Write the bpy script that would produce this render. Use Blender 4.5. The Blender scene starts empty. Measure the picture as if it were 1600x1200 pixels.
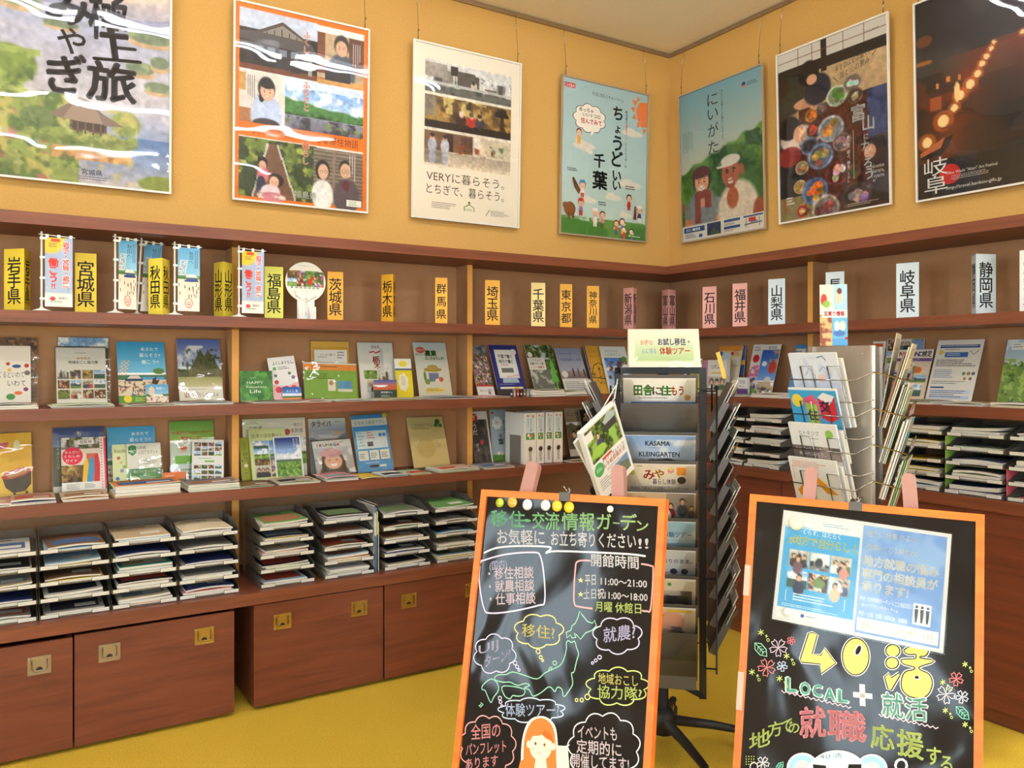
import bpy, math, random
import numpy as np
from mathutils import Matrix, Vector

SC = bpy.context.scene
COL = SC.collection

# ------------------------------------------------------------------ camera
F, VY, YAW = 1281.8, 572.2, 0.5611
CX, CY, CZ = -4.095, -4.387, 1.577
cam = bpy.data.cameras.new('camera')
cam.sensor_width = 36.0
cam.lens = F / 1600 * 36
cam.shift_y = -(600 - VY) / 1600
cam.clip_start = 0.05
cam_o = bpy.data.objects.new('camera', cam)
COL.objects.link(cam_o)
cam_o.location = (CX, CY, CZ)
cam_o.rotation_euler = (math.pi / 2, 0, -YAW)
SC.camera = cam_o

# ------------------------------------------------------------------ light, exposure
SC.view_settings.view_transform = 'Standard'
SC.view_settings.look = 'None'
SC.view_settings.exposure = 0.12
SC.view_settings.gamma = 1.0
WORLD_STRENGTH = 13.0
TUBE_STRENGTH = 41.0
DOWNLIGHT_W = 26.0
SUN_STRENGTH = 14.0
world = bpy.data.worlds.new('daylight')
SC.world = world
world.use_nodes = True
bg = world.node_tree.nodes['Background']
bg.inputs[0].default_value = (0.80, 0.90, 1.0, 1)
bg.inputs[1].default_value = WORLD_STRENGTH
sun = bpy.data.lights.new('sun', 'SUN')
sun.energy = SUN_STRENGTH
sun.angle = math.radians(1.5)
sun.color = (1.0, 0.93, 0.82)
sun_o = bpy.data.objects.new('sun', sun)
COL.objects.link(sun_o)
SUN_DIR = Vector((1.3, 6.4, -3.15)).normalized()
sun_o.rotation_euler = SUN_DIR.to_track_quat('-Z', 'Y').to_euler()
sun_o.location = (-4, -12, 6)

R = random.Random(7)
PI = math.pi

# ------------------------------------------------------------------ pixel -> place helpers (real distances)
FW = (math.sin(YAW), math.cos(YAW))
RT = (math.cos(YAW), -math.sin(YAW))

def ray(x, y):
    a = (x - 800) / F
    return (FW[0] + RT[0] * a, FW[1] + RT[1] * a, -(y - VY) / F)

def on(w, x, y, d):
    """wall coordinate s (grows to the right) and height z on the plane d in front of wall w"""
    r = ray(x, y)
    if w == 'L':
        t = (-d - CY) / r[1]
        return CX + r[0] * t, CZ + r[2] * t
    t = (-d - CX) / r[0]
    return -(CY + r[1] * t), CZ + r[2] * t

def at_depth(x, y, dep):
    r = ray(x, y)
    return Vector((CX + r[0] * dep, CY + r[1] * dep, CZ + r[2] * dep))

def wpos(w, s, d, z):
    return (s, -d, z) if w == 'L' else (-d, -s, z)

WROT = {'L': 0.0, 'R': -PI / 2}

# ------------------------------------------------------------------ colours
def lin(c):
    return c / 12.92 if c <= 0.04045 else ((c + 0.055) / 1.055) ** 2.4

def C(c):
    """hex or 0-255 triple -> sRGB 0-1 triple"""
    if isinstance(c, str):
        c = c.lstrip('#')
        return tuple(int(c[i:i + 2], 16) / 255 for i in (0, 2, 4))
    return tuple(v / 255 for v in c)

def L4(c):
    c = C(c)
    return (lin(c[0]), lin(c[1]), lin(c[2]), 1.0)

# ------------------------------------------------------------------ materials
def mat(name):
    m = bpy.data.materials.new(name)
    m.use_nodes = True
    nt = m.node_tree
    return m, nt, nt.nodes['Principled BSDF']

def plain(name, col, rough=0.5, metal=0.0, spec=0.5, noise=0.0, scale=60, bump=0.0):
    m, nt, b = mat(name)
    b.inputs['Base Color'].default_value = L4(col)
    b.inputs['Roughness'].default_value = rough
    b.inputs['Metallic'].default_value = metal
    b.inputs['Specular IOR Level'].default_value = spec
    if noise or bump:
        tc = nt.nodes.new('ShaderNodeTexCoord')
        n = nt.nodes.new('ShaderNodeTexNoise')
        n.inputs['Scale'].default_value = scale
        n.inputs['Detail'].default_value = 4
        nt.links.new(tc.outputs['Object'], n.inputs['Vector'])
        if noise:
            mx = nt.nodes.new('ShaderNodeMix'); mx.data_type = 'RGBA'
            c = C(col)
            mx.inputs[6].default_value = L4(tuple(max(0, v * (1 - noise)) * 255 for v in c))
            mx.inputs[7].default_value = L4(tuple(min(1, v * (1 + noise)) * 255 for v in c))
            nt.links.new(n.outputs['Fac'], mx.inputs[0])
            nt.links.new(mx.outputs[2], b.inputs['Base Color'])
        if bump:
            bp = nt.nodes.new('ShaderNodeBump')
            bp.inputs['Strength'].default_value = bump
            bp.inputs['Distance'].default_value = 0.004
            nt.links.new(n.outputs['Fac'], bp.inputs['Height'])
            nt.links.new(bp.outputs['Normal'], b.inputs['Normal'])
    return m

def wood(name, dark, light, rough=0.4, stretch=(1.2, 26, 26), spec=0.4):
    m, nt, b = mat(name)
    tc = nt.nodes.new('ShaderNodeTexCoord')
    mp = nt.nodes.new('ShaderNodeMapping')
    mp.inputs['Scale'].default_value = stretch
    n = nt.nodes.new('ShaderNodeTexNoise')
    n.inputs['Scale'].default_value = 1.6
    n.inputs['Detail'].default_value = 8
    n.inputs['Roughness'].default_value = 0.62
    n.inputs['Distortion'].default_value = 0.6
    r = nt.nodes.new('ShaderNodeValToRGB')
    r.color_ramp.elements[0].position = 0.30; r.color_ramp.elements[0].color = L4(dark)
    r.color_ramp.elements[1].position = 0.68; r.color_ramp.elements[1].color = L4(light)
    nt.links.new(tc.outputs['Object'], mp.inputs['Vector'])
    nt.links.new(mp.outputs['Vector'], n.inputs['Vector'])
    nt.links.new(n.outputs['Fac'], r.inputs['Fac'])
    nt.links.new(r.outputs['Color'], b.inputs['Base Color'])
    b.inputs['Roughness'].default_value = rough
    b.inputs['Specular IOR Level'].default_value = spec
    return m

def attr_mat(name, rough=0.4, spec=0.4, coat=0.0, edge=False):
    m, nt, b = mat(name)
    a = nt.nodes.new('ShaderNodeVertexColor'); a.layer_name = 'Col'
    nt.links.new(a.outputs['Color'], b.inputs['Base Color'])
    b.inputs['Roughness'].default_value = rough
    b.inputs['Specular IOR Level'].default_value = spec
    b.inputs['Coat Weight'].default_value = coat
    return m

def clear(name, tint, gloss=1.0, rough=0.05, bump=0.0, scale=4.0, haze=0.0, hazecol=(200, 195, 185), stretch=(1, 1, 1), bdist=0.02, boost=1.0):
    """thin clear plastic: looks through, reflects by angle"""
    m, nt, b = mat(name)
    nt.nodes.remove(b)
    out = nt.nodes['Material Output']
    tr = nt.nodes.new('ShaderNodeBsdfTransparent'); tr.inputs[0].default_value = L4(tint)
    gl = nt.nodes.new('ShaderNodeBsdfGlossy'); gl.inputs['Roughness'].default_value = rough
    gl.inputs[0].default_value = (gloss, gloss, gloss, 1)
    fr = nt.nodes.new('ShaderNodeFresnel'); fr.inputs[0].default_value = 1.45
    mx = nt.nodes.new('ShaderNodeMixShader')
    ml = nt.nodes.new('ShaderNodeMath'); ml.operation = 'MULTIPLY'; ml.use_clamp = True
    ml.inputs[1].default_value = boost
    nt.links.new(fr.outputs[0], ml.inputs[0])
    nt.links.new(ml.outputs[0], mx.inputs[0])
    src = tr.outputs[0]
    if haze:
        df = nt.nodes.new('ShaderNodeBsdfDiffuse'); df.inputs[0].default_value = L4(hazecol)
        m2 = nt.nodes.new('ShaderNodeMixShader'); m2.inputs[0].default_value = haze
        nt.links.new(tr.outputs[0], m2.inputs[1]); nt.links.new(df.outputs[0], m2.inputs[2])
        src = m2.outputs[0]
    nt.links.new(src, mx.inputs[1]); nt.links.new(gl.outputs[0], mx.inputs[2])
    if bump:
        tc = nt.nodes.new('ShaderNodeTexCoord')
        mp = nt.nodes.new('ShaderNodeMapping'); mp.inputs['Scale'].default_value = stretch
        n = nt.nodes.new('ShaderNodeTexNoise'); n.inputs['Scale'].default_value = scale
        n.inputs['Detail'].default_value = 1.0
        bp = nt.nodes.new('ShaderNodeBump'); bp.inputs['Strength'].default_value = bump
        bp.inputs['Distance'].default_value = bdist
        nt.links.new(tc.outputs['Object'], mp.inputs[0]); nt.links.new(mp.outputs[0], n.inputs['Vector'])
        nt.links.new(n.outputs['Fac'], bp.inputs['Height'])
        nt.links.new(bp.outputs['Normal'], gl.inputs['Normal'])
    nt.links.new(mx.outputs[0], out.inputs[0])
    return m

def emit(name, col, st):
    m, nt, b = mat(name)
    nt.nodes.remove(b)
    e = nt.nodes.new('ShaderNodeEmission'); e.inputs[0].default_value = L4(col); e.inputs[1].default_value = st
    nt.links.new(e.outputs[0], nt.nodes['Material Output'].inputs[0])
    return m

M = {}
M['wall'] = plain('wall_ochre', (203, 158, 88), 0.85, spec=0.15, noise=0.05, scale=90, bump=0.12)
M['plaster'] = plain('plaster_beige', (240, 229, 208), 0.9, spec=0.1, noise=0.02, scale=40)
M['carpet'] = plain('carpet_mustard', (206, 172, 60), 0.95, spec=0.05, noise=0.16, scale=140, bump=0.7)
M['wood'] = wood('wood_red_brown', (102, 54, 35), (132, 74, 48))
M['woodbox'] = wood('wood_box', (98, 50, 34), (126, 68, 45), stretch=(1.0, 20, 14))
M['woodpanel'] = wood('wood_panel', (98, 50, 34), (124, 65, 43), stretch=(1.0, 20, 18))
M['tan'] = plain('tan_board', (176, 130, 92), 0.6, spec=0.2, noise=0.04, scale=30)
M['edge'] = plain('upright_edge_ochre', (232, 168, 84), 0.5, spec=0.3, noise=0.04, scale=30)
M['paper'] = attr_mat('printed_paper', 0.42, 0.35)
M['matte'] = attr_mat('matte_paper', 0.8, 0.1)
M['lam'] = attr_mat('laminated_print', 0.3, 0.4, coat=0.5)
M['cover'] = clear('acrylic_cover', (255, 255, 255), 1.0, 0.02, bump=0.10, scale=3.0, stretch=(1, 1, 1.7), bdist=0.03)
M['sleeve'] = clear('clear_sleeve', (252, 252, 250), 1.0, 0.06, bump=0.5, scale=12, bdist=0.012)
M['laminate'] = clear('laminate_film', (252, 252, 250), 1.0, 0.12, bump=0.16, scale=16, bdist=0.006, boost=0.7)
M['tray'] = clear('smoky_tray_plastic', (215, 208, 198), 0.8, 0.12, haze=0.16, hazecol=(200, 190, 176))
M['lip'] = clear('smoky_pocket_lip', (236, 234, 230), 0.8, 0.15, haze=0.03)
M['glass'] = clear('window_glass', (245, 250, 250), 1.0, 0.0)
M['greyplastic'] = plain('grey_pocket_plastic', (92, 88, 85), 0.45)
M['blackmetal'] = plain('black_metal', (38, 37, 38), 0.45, spec=0.4)
M['silver'] = plain('brushed_silver', (196, 188, 178), 0.35, metal=0.75)
M['chrome'] = plain('chrome_wire', (168, 164, 160), 0.18, metal=1.0)
M['frame'] = plain('poster_frame_white', (226, 220, 208), 0.35, spec=0.5)
M['alu'] = plain('poster_frame_alu', (188, 172, 148), 0.35, metal=0.5)
M['brass'] = plain('brass_handle', (190, 160, 92), 0.3, metal=0.9)
M['steel'] = plain('dull_steel_handle', (170, 158, 140), 0.35, metal=0.9)
M['dark'] = plain('dark_recess', (40, 30, 25), 0.6)
M['white'] = plain('white_plastic', (238, 236, 230), 0.4)
M['orange'] = wood('orange_frame_wood', (232, 104, 22), (248, 132, 34), 0.35, (2, 12, 12), 0.5)
M['peg'] = plain('pinkish_easel_wood', (178, 132, 122), 0.55, noise=0.06, scale=20)
M['tape'] = plain('pale_tape', (245, 190, 170), 0.4)
M['tubes'] = emit('tube_glow', (244, 246, 255), TUBE_STRENGTH)
M['bulb'] = emit('downlight_glow', (255, 226, 180), 22.0)

def film_mat():
    m, nt, b = mat('blackboard_film')
    b.inputs['Base Color'].default_value = L4((30, 27, 28))
    b.inputs['Roughness'].default_value = 0.10
    b.inputs['Specular IOR Level'].default_value = 0.30
    tc = nt.nodes.new('ShaderNodeTexCoord')
    n = nt.nodes.new('ShaderNodeTexNoise'); n.inputs['Scale'].default_value = 2.6; n.inputs['Detail'].default_value = 1.5
    n.inputs['Distortion'].default_value = 0.9
    bp = nt.nodes.new('ShaderNodeBump'); bp.inputs['Strength'].default_value = 0.32; bp.inputs['Distance'].default_value = 0.04
    nt.links.new(tc.outputs['Object'], n.inputs['Vector']); nt.links.new(n.outputs['Fac'], bp.inputs['Height'])
    nt.links.new(bp.outputs['Normal'], b.inputs['Normal'])
    return m
M['film'] = film_mat()
M['ink'] = attr_mat('marker_ink', 0.6, 0.2)

# ------------------------------------------------------------------ text outlines
_tc = bpy.data.curves.new('lettering', 'FONT')
_to = bpy.data.objects.new('lettering', _tc)
_GL = {}

def glyphs(s, bold=0.0, shear=0.0):
    k = (s, bold, shear)
    if k in _GL:
        return _GL[k]
    if _to.name not in COL.objects:
        COL.objects.link(_to)
    _tc.body = s; _tc.offset = bold; _tc.shear = shear; _tc.resolution_u = 2
    bpy.context.view_layer.update()
    dg = bpy.context.evaluated_depsgraph_get()
    me = bpy.data.meshes.new_from_object(_to.evaluated_get(dg))
    v = np.array([p.co[:2] for p in me.vertices]) if len(me.vertices) else np.zeros((0, 2))
    f = [tuple(p.vertices) for p in me.polygons]
    bpy.data.meshes.remove(me)
    _GL[k] = (v, f)
    return _GL[k]

# ------------------------------------------------------------------ mesh builder
class MB:
    def __init__(s):
        s.v = []; s.f = []; s.c = []; s.m = []; s.sm = []

    def add(s, vs, fs, col=(255, 255, 255), mi=0, smooth=False):
        b = len(s.v)
        s.v.extend(tuple(p) for p in vs)
        c = L4(col) if not (isinstance(col, list)) else None
        if c:
            s.c.extend([c] * len(vs))
        else:
            s.c.extend(col)
        for f in fs:
            s.f.append(tuple(i + b for i in f)); s.m.append(mi); s.sm.append(smooth)

    def box(s, x0, x1, y0, y1, z0, z1, col=(255, 255, 255), mi=0, T=None):
        vs = [(x0, y0, z0), (x1, y0, z0), (x1, y1, z0), (x0, y1, z0), (x0, y0, z1), (x1, y0, z1), (x1, y1, z1), (x0, y1, z1)]
        if T is not None:
            vs = [tuple(T @ Vector(p)) for p in vs]
        s.add(vs, [(0, 3, 2, 1), (4, 5, 6, 7), (0, 1, 5, 4), (1, 2, 6, 5), (2, 3, 7, 6), (3, 0, 4, 7)], col, mi)

    def prism(s, pts, z0, z1, col=(255, 255, 255), mi=0, T=None):
        """pts counter-clockwise seen from above"""
        n = len(pts)
        vs = [(p[0], p[1], z0) for p in pts] + [(p[0], p[1], z1) for p in pts]
        if T is not None:
            vs = [tuple(T @ Vector(p)) for p in vs]
        s.add(vs, [tuple(range(n - 1, -1, -1)), tuple(range(n, 2 * n))] + [(i, (i + 1) % n, (i + 1) % n + n, i + n) for i in range(n)], col, mi)

    def tube(s, pts, r, n=8, col=(255, 255, 255), mi=0, r2=None):
        P = [Vector(p) for p in pts]
        rings = []
        for i, p in enumerate(P):
            d = (P[min(i + 1, len(P) - 1)] - P[max(i - 1, 0)]).normalized()
            a = d.cross(Vector((0, 0, 1)))
            if a.length < 1e-3: a = d.cross(Vector((1, 0, 0)))
            a.normalize(); b = d.cross(a)
            rr = r if r2 is None else r + (r2 - r) * i / max(1, len(P) - 1)
            rings.append([tuple(p + (a * math.cos(2 * PI * k / n) + b * math.sin(2 * PI * k / n)) * rr) for k in range(n)])
        vs = [q for g in rings for q in g]
        fs = []
        for i in range(len(P) - 1):
            for k in range(n):
                fs.append((i * n + k, i * n + (k + 1) % n, (i + 1) * n + (k + 1) % n, (i + 1) * n + k))
        fs.append(tuple(range(n))); fs.append(tuple(range((len(P) - 1) * n, len(P) * n))[::-1])
        s.add(vs, fs, col, mi, True)

    def lathe(s, prof, n=20, c=(0, 0, 0), col=(255, 255, 255), mi=0, T=None):
        vs = [(c[0] + r * math.cos(2 * PI * k / n), c[1] + r * math.sin(2 * PI * k / n), c[2] + z) for r, z in prof for k in range(n)]
        if T is not None: vs = [tuple(T @ Vector(p)) for p in vs]
        m = len(prof)
        fs = [(i * n + k, i * n + (k + 1) % n, (i + 1) * n + (k + 1) % n, (i + 1) * n + k) for i in range(m - 1) for k in range(n)]
        fs.append(tuple(range(n))[::-1]); fs.append(tuple(range((m - 1) * n, m * n)))
        s.add(vs, fs, col, mi, True)

    def build(s, name, mats, parent=None, smooth=None):
        me = bpy.data.meshes.new(name)
        me.from_pydata(s.v, [], s.f)
        for m in (mats if isinstance(mats, (list, tuple)) else [mats]):
            me.materials.append(m)
        me.polygons.foreach_set('material_index', s.m)
        me.polygons.foreach_set('use_smooth', s.sm)
        a = me.color_attributes.new('Col', 'FLOAT_COLOR', 'POINT')
        a.data.foreach_set('color', np.array(s.c, dtype=np.float32).ravel())
        me.update()
        o = bpy.data.objects.new(name, me)
        COL.objects.link(o)
        if parent is not None: o.parent = parent
        return o

def thing(name, label, cat, loc=(0, 0, 0), rot=0.0, group=None):
    o = bpy.data.objects.new(name, None); COL.objects.link(o)
    o.empty_display_size = 0.05
    o.location = loc
    o.rotation_euler = (0, 0, rot) if not isinstance(rot, tuple) else rot
    return tag(o, label, cat, group)

def tag(o, label, cat, group=None):
    o['label'] = label; o['category'] = cat
    if group: o['group'] = group
    return o

def struct(o):
    o['kind'] = 'structure'
    return o

def dup(root, loc=None, rot=None):
    r = root.copy(); COL.objects.link(r)
    if loc is not None: r.location = loc
    if rot is not None: r.rotation_euler = rot
    for ch in list(root.children):
        c = ch.copy(); COL.objects.link(c); c.parent = r
        for g in list(ch.children):
            d = g.copy(); COL.objects.link(d); d.parent = c
    return r

# ------------------------------------------------------------------ value noise
def vnoise(u, v, seed):
    rs = np.random.RandomState(seed); n = 64
    g = rs.rand(n, n)
    iu = np.floor(u).astype(int); iv = np.floor(v).astype(int)
    fu = u - iu; fv = v - iv
    fu = fu * fu * (3 - 2 * fu); fv = fv * fv * (3 - 2 * fv)
    a = g[iv % n, iu % n]; b = g[iv % n, (iu + 1) % n]; c = g[(iv + 1) % n, iu % n]; d = g[(iv + 1) % n, (iu + 1) % n]
    return (a * (1 - fu) + b * fu) * (1 - fv) + (c * (1 - fu) + d * fu) * fv

def fbm(u, v, seed, o=3):
    t = 0; a = 0.5; s = 0
    for i in range(o):
        t = t + a * vnoise(u * 2 ** i, v * 2 ** i, seed + i); s += a; a *= 0.5
    return t / s

# ------------------------------------------------------------------ printed sheets: raster picture layer + crisp vector layers
class Sheet:
    """W x H metres; u to the right and v down, both 0..1; T(x, z, layer) -> 3-D point with x, z in metres from the lower left"""
    def __init__(s, mb, W, H, T, nx=24, ny=None, mi=0):
        s.mb = mb; s.W = W; s.H = H; s.T = T; s.mi = mi
        s.nx = max(3, int(nx)); s.ny = max(3, int(ny or nx * H / W))
        s.img = np.ones((s.ny, s.nx, 3))
        s.U, s.V = np.meshgrid(np.linspace(0, 1, s.nx), np.linspace(0, 1, s.ny))
        s.lay = 1; s.raster = True

    # raster
    def f(s, c): s.img[:] = C(c)
    def mask(s, m, c, a=1.0):
        m = (m * a)[..., None]
        s.img = s.img * (1 - m) + np.array(C(c)) * m
    def win(s, u0, v0, u1, v1): return ((s.U >= u0) & (s.U <= u1) & (s.V >= v0) & (s.V <= v1)).astype(float)
    def g(s, c0, c1, u0=0, v0=0, u1=1, v1=1):
        w = s.win(u0, v0, u1, v1)[..., None]; k = np.clip((s.V - v0) / max(1e-6, v1 - v0), 0, 1)[..., None]
        s.img = s.img * (1 - w) + (np.array(C(c0)) * (1 - k) + np.array(C(c1)) * k) * w
    def r(s, u0, v0, u1, v1, c, a=1.0): s.mask(s.win(u0, v0, u1, v1), c, a)
    def e(s, cu, cv, ru, rv, c, a=1.0, w=None):
        d = ((s.U - cu) / ru) ** 2 + ((s.V - cv) / rv) ** 2
        m = np.clip((1.15 - d) / 0.3, 0, 1)
        if w: m = m * s.win(*w)
        s.mask(m, c, a)
    def n(s, u0, v0, u1, v1, c, sc, th=0.55, seed=1, a=1.0, soft=0.12, st=1.0):
        nz = fbm(s.U * sc + seed * 3.1, s.V * sc * s.H / s.W * st + seed * 1.7, seed)
        s.mask(np.clip((nz - th) / soft, 0, 1) * s.win(u0, v0, u1, v1), c, a)
    def hill(s, u0, v0, u1, v1, base, amp, c, seed=1, sc=3.0, a=1.0):
        x = (s.U - u0) / max(1e-6, u1 - u0)
        h = base - amp * (fbm(x * sc + seed, x * 0 + seed * .37, seed) - 0.3)
        vv = (s.V - v0) / max(1e-6, v1 - v0)
        s.mask(np.clip((vv - h) * 30, 0, 1) * s.win(u0, v0, u1, v1), c, a)
    def person(s, cu, cv, k, shirt, hair=(40, 30, 28), skin=(226, 178, 146), w=None):
        ky = k * s.W / s.H
        s.e(cu, cv + 1.75 * ky, k * 0.95, ky * 1.3, shirt, w=w)
        s.e(cu, cv - .1 * ky, k * .52, ky * .68, hair, w=w)
        s.e(cu, cv + .12 * ky, k * .40, ky * .52, skin, w=w)
    def ph(s, kind, u0, v0, u1, v1, seed=1):
        dv = v1 - v0; du = u1 - u0
        q = lambda a, b, c, d: (u0 + du * a, v0 + dv * b, u0 + du * c, v0 + dv * d)
        if kind in ('mount', 'field', 'sea', 'rice'):
            s.g((120, 165, 215), (225, 235, 240), *q(0, 0, 1, .6)); s.n(*q(0, 0, 1, .5), (250, 250, 250), 5 / max(du, .2), .52, seed)
        if kind == 'mount':
            s.hill(u0, v0, u1, v1, .5, .5, (78, 98, 120), seed); s.hill(u0, v0, u1, v1, .68, .2, (70, 110, 52), seed + 1, 5)
            s.g((120, 150, 70), (80, 112, 48), *q(0, .78, 1, 1))
        elif kind == 'field':
            s.g((110, 155, 60), (70, 120, 40), *q(0, .52, 1, 1)); s.hill(u0, v0, u1, v1, .55, .12, (60, 92, 50), seed, 6)
            s.g((140, 175, 80), (92, 140, 52), *q(0, .62, 1, 1)); s.n(*q(0, .6, 1, 1), (180, 200, 110), 12, .55, seed)
        elif kind == 'sea':
            s.g((60, 110, 170), (110, 160, 200), *q(0, .5, 1, 1)); s.hill(u0, v0, u1, v1, .52, .15, (70, 100, 90), seed, 4)
        elif kind == 'rice':
            s.hill(u0, v0, u1, v1, .42, .45, (74, 128, 62), seed, 2.2); s.hill(u0, v0, u1, v1, .56, .1, (40, 62, 36), seed + 2, 9)
            s.g((150, 150, 165), (96, 92, 108), *q(0, .58, 1, 1)); s.n(*q(0, .6, 1, 1), (70, 66, 78), 14, .5, seed); s.n(*q(0, .66, 1, 1), (120, 150, 80), 18, .66, seed + 5)
        elif kind == 'forest':
            s.r(u0, v0, u1, v1, (52, 70, 38)); s.n(u0, v0, u1, v1, (112, 132, 58), 14, .5, seed); s.n(u0, v0, u1, v1, (170, 170, 80), 22, .64, seed + 3)
        elif kind == 'autumn':
            s.r(u0, v0, u1, v1, (110, 84, 50)); s.n(u0, v0, u1, v1, (172, 136, 72), 10, .48, seed); s.n(u0, v0, u1, v1, (58, 48, 40), 9, .6, seed + 2); s.n(*q(.2, 0, .7, .5), (205, 180, 110), 16, .55, seed + 4)
        elif kind == 'town':
            s.g((226, 224, 220), (205, 200, 190), u0, v0, u1, v1); rr = random.Random(seed)
            for i in range(9):
                a = rr.random() * .85; h = .2 + rr.random() * .5; cc = rr.choice([(92, 86, 80), (150, 140, 128), (60, 56, 54), (190, 180, 166), (120, 104, 90)])
                s.r(*q(a, .85 - h, a + .08 + rr.random() * .14, .85), cc)
            s.r(*q(0, .82, 1, 1), (130, 124, 118)); s.n(u0, v0, u1, v1, (70, 66, 62), 20, .66, seed, .7)
        elif kind == 'night':
            s.r(u0, v0, u1, v1, (36, 26, 24)); s.n(u0, v0, u1, v1, (190, 90, 30), 9, .64, seed); s.n(u0, v0, u1, v1, (250, 200, 110), 14, .74, seed + 1)
        elif kind == 'flowers':
            s.r(u0, v0, u1, v1, (84, 92, 60))
            for i, cc in enumerate([(206, 90, 140), (226, 150, 60), (150, 110, 180), (232, 216, 220), (70, 104, 50)]): s.n(u0, v0, u1, v1, cc, 13, .58, seed + i)
        elif kind == 'food':
            s.r(u0, v0, u1, v1, (92, 50, 36)); rr = random.Random(seed)
            for i in range(7):
                a, b = rr.random(), rr.random(); s.e(u0 + du * a, v0 + dv * b, du * .14, dv * .14, (230, 224, 210), w=(u0, v0, u1, v1))
                s.e(u0 + du * a, v0 + dv * b, du * .1, dv * .1, rr.choice([(200, 90, 40), (190, 150, 70), (90, 120, 60), (160, 50, 44)]), w=(u0, v0, u1, v1))
        elif kind == 'people':
            s.g((206, 200, 186), (160, 150, 130), u0, v0, u1, v1); rr = random.Random(seed)
            for i in range(3):
                s.person(u0 + du * (.22 + .28 * i), v0 + dv * (.35 + .1 * rr.random()), du * .2, rr.choice([(200, 60, 50), (60, 80, 130), (230, 230, 225), (90, 120, 80), (60, 56, 60)]), w=(u0, v0, u1, v1))
        elif kind == 'sky':
            s.g((80, 130, 205), (200, 220, 240), u0, v0, u1, v1); s.n(u0, v0, u1, v1, (252, 252, 255), 4, .55, seed)
        elif kind == 'grass':
            s.r(u0, v0, u1, v1, (104, 148, 62)); s.n(u0, v0, u1, v1, (150, 186, 90), 16, .5, seed); s.n(u0, v0, u1, v1, (60, 104, 44), 14, .6, seed + 1)
        s.tex(u0, v0, u1, v1, seed, .22, 30 / max(du, .3))
    def tex(s, u0, v0, u1, v1, seed=1, k=.34, sc=26):
        w = s.win(u0, v0, u1, v1)
        m = 1 + k * (fbm(s.U * sc + seed, s.V * sc * s.H / s.W + seed * 2.3, seed + 40, 2) - .5) * 1.6
        s.img = s.img * (1 - w[..., None]) + np.clip(s.img * m[..., None], 0, 1) * w[..., None]
    def face(s, u, v, r, tilt=0.0, c=(70, 44, 36)):
        """eyes, brows, nose and a smile on a printed face; r = its half width as a share of the sheet's width"""
        q = s.W / s.H
        for d in (-.42, .42):
            s.E(u + d * r, v - .08 * r * q, r * .13, c, r * .10 * q, 10, True)
            s.stroke([(u + (d - .2) * r, v - .34 * r * q), (u + d * r, v - .42 * r * q), (u + (d + .2) * r, v - .34 * r * q)], r * .07 * s.W, c)
        s.stroke([(u + .02 * r, v), (u + .1 * r, v + .24 * r * q), (u - .04 * r, v + .27 * r * q)], r * .05 * s.W, (190, 130, 100))
        s.P([(u - .38 * r, v + .48 * r * q), (u + .38 * r, v + .48 * r * q), (u + .2 * r, v + .68 * r * q), (u - .2 * r, v + .68 * r * q)], (248, 238, 230), True)
        s.stroke([(u - .42 * r, v + .46 * r * q), (u, v + .56 * r * q), (u + .42 * r, v + .46 * r * q)], r * .08 * s.W, (176, 80, 70))
        s.stroke([(u - .38 * r, v + .5 * r * q), (u, v + .74 * r * q), (u + .38 * r, v + .5 * r * q)], r * .08 * s.W, (190, 96, 84))
        s.lay += 1
    def grid(s, u0, v0, u1, v1, nx, ny, seed=1, gap=.012, kinds=('mount', 'people', 'field', 'food', 'town', 'flowers', 'forest', 'sea', 'autumn')):
        rr = random.Random(seed)
        for j in range(ny):
            for i in range(nx):
                a = u0 + (u1 - u0) * i / nx; b = v0 + (v1 - v0) * j / ny
                s.ph(rr.choice(kinds), a + gap, b + gap, a + (u1 - u0) / nx - gap, b + (v1 - v0) / ny - gap, rr.randint(1, 50))
    def flush(s):
        I = np.clip(s.img, 0, 1)
        I = np.where(I <= .04045, I / 12.92, ((I + .055) / 1.055) ** 2.4)
        if np.allclose(I, I[0, 0]):
            s.mb.add([s.T(0, s.H, 0), s.T(s.W, s.H, 0), s.T(s.W, 0, 0), s.T(0, 0, 0)], [(0, 3, 2, 1)], [tuple(I[0, 0]) + (1.0,)] * 4, s.mi); return
        vs = [s.T(s.W * i / (s.nx - 1), s.H * (1 - j / (s.ny - 1)), 0) for j in range(s.ny) for i in range(s.nx)]
        fs = [(j * s.nx + i, (j + 1) * s.nx + i, (j + 1) * s.nx + i + 1, j * s.nx + i + 1) for j in range(s.ny - 1) for i in range(s.nx - 1)]
        cs = [tuple(c) + (1.0,) for c in I.reshape(-1, 3)]
        s.mb.add(vs, fs, cs, s.mi)

    # vector
    def P(s, pts, c, keep=False):
        vs = [s.T(u * s.W, (1 - v) * s.H, s.lay) for u, v in pts]
        a = sum(pts[i][0] * pts[(i + 1) % len(pts)][1] - pts[(i + 1) % len(pts)][0] * pts[i][1] for i in range(len(pts)))
        s.mb.add(vs, [tuple(range(len(vs))) if a < 0 else tuple(range(len(vs)))[::-1]], c, s.mi)
        if not keep: s.lay += 1
    def Rc(s, u0, v0, u1, v1, c, keep=False): s.P([(u0, v0), (u1, v0), (u1, v1), (u0, v1)], c, keep)
    def E(s, cu, cv, r, c, rv=None, n=20, keep=False):
        """r as a share of the width"""
        rv = r * s.W / s.H if rv is None else rv
        s.P([(cu + r * math.cos(2 * PI * k / n), cv + rv * math.sin(2 * PI * k / n)) for k in range(n)], c, keep)
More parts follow.
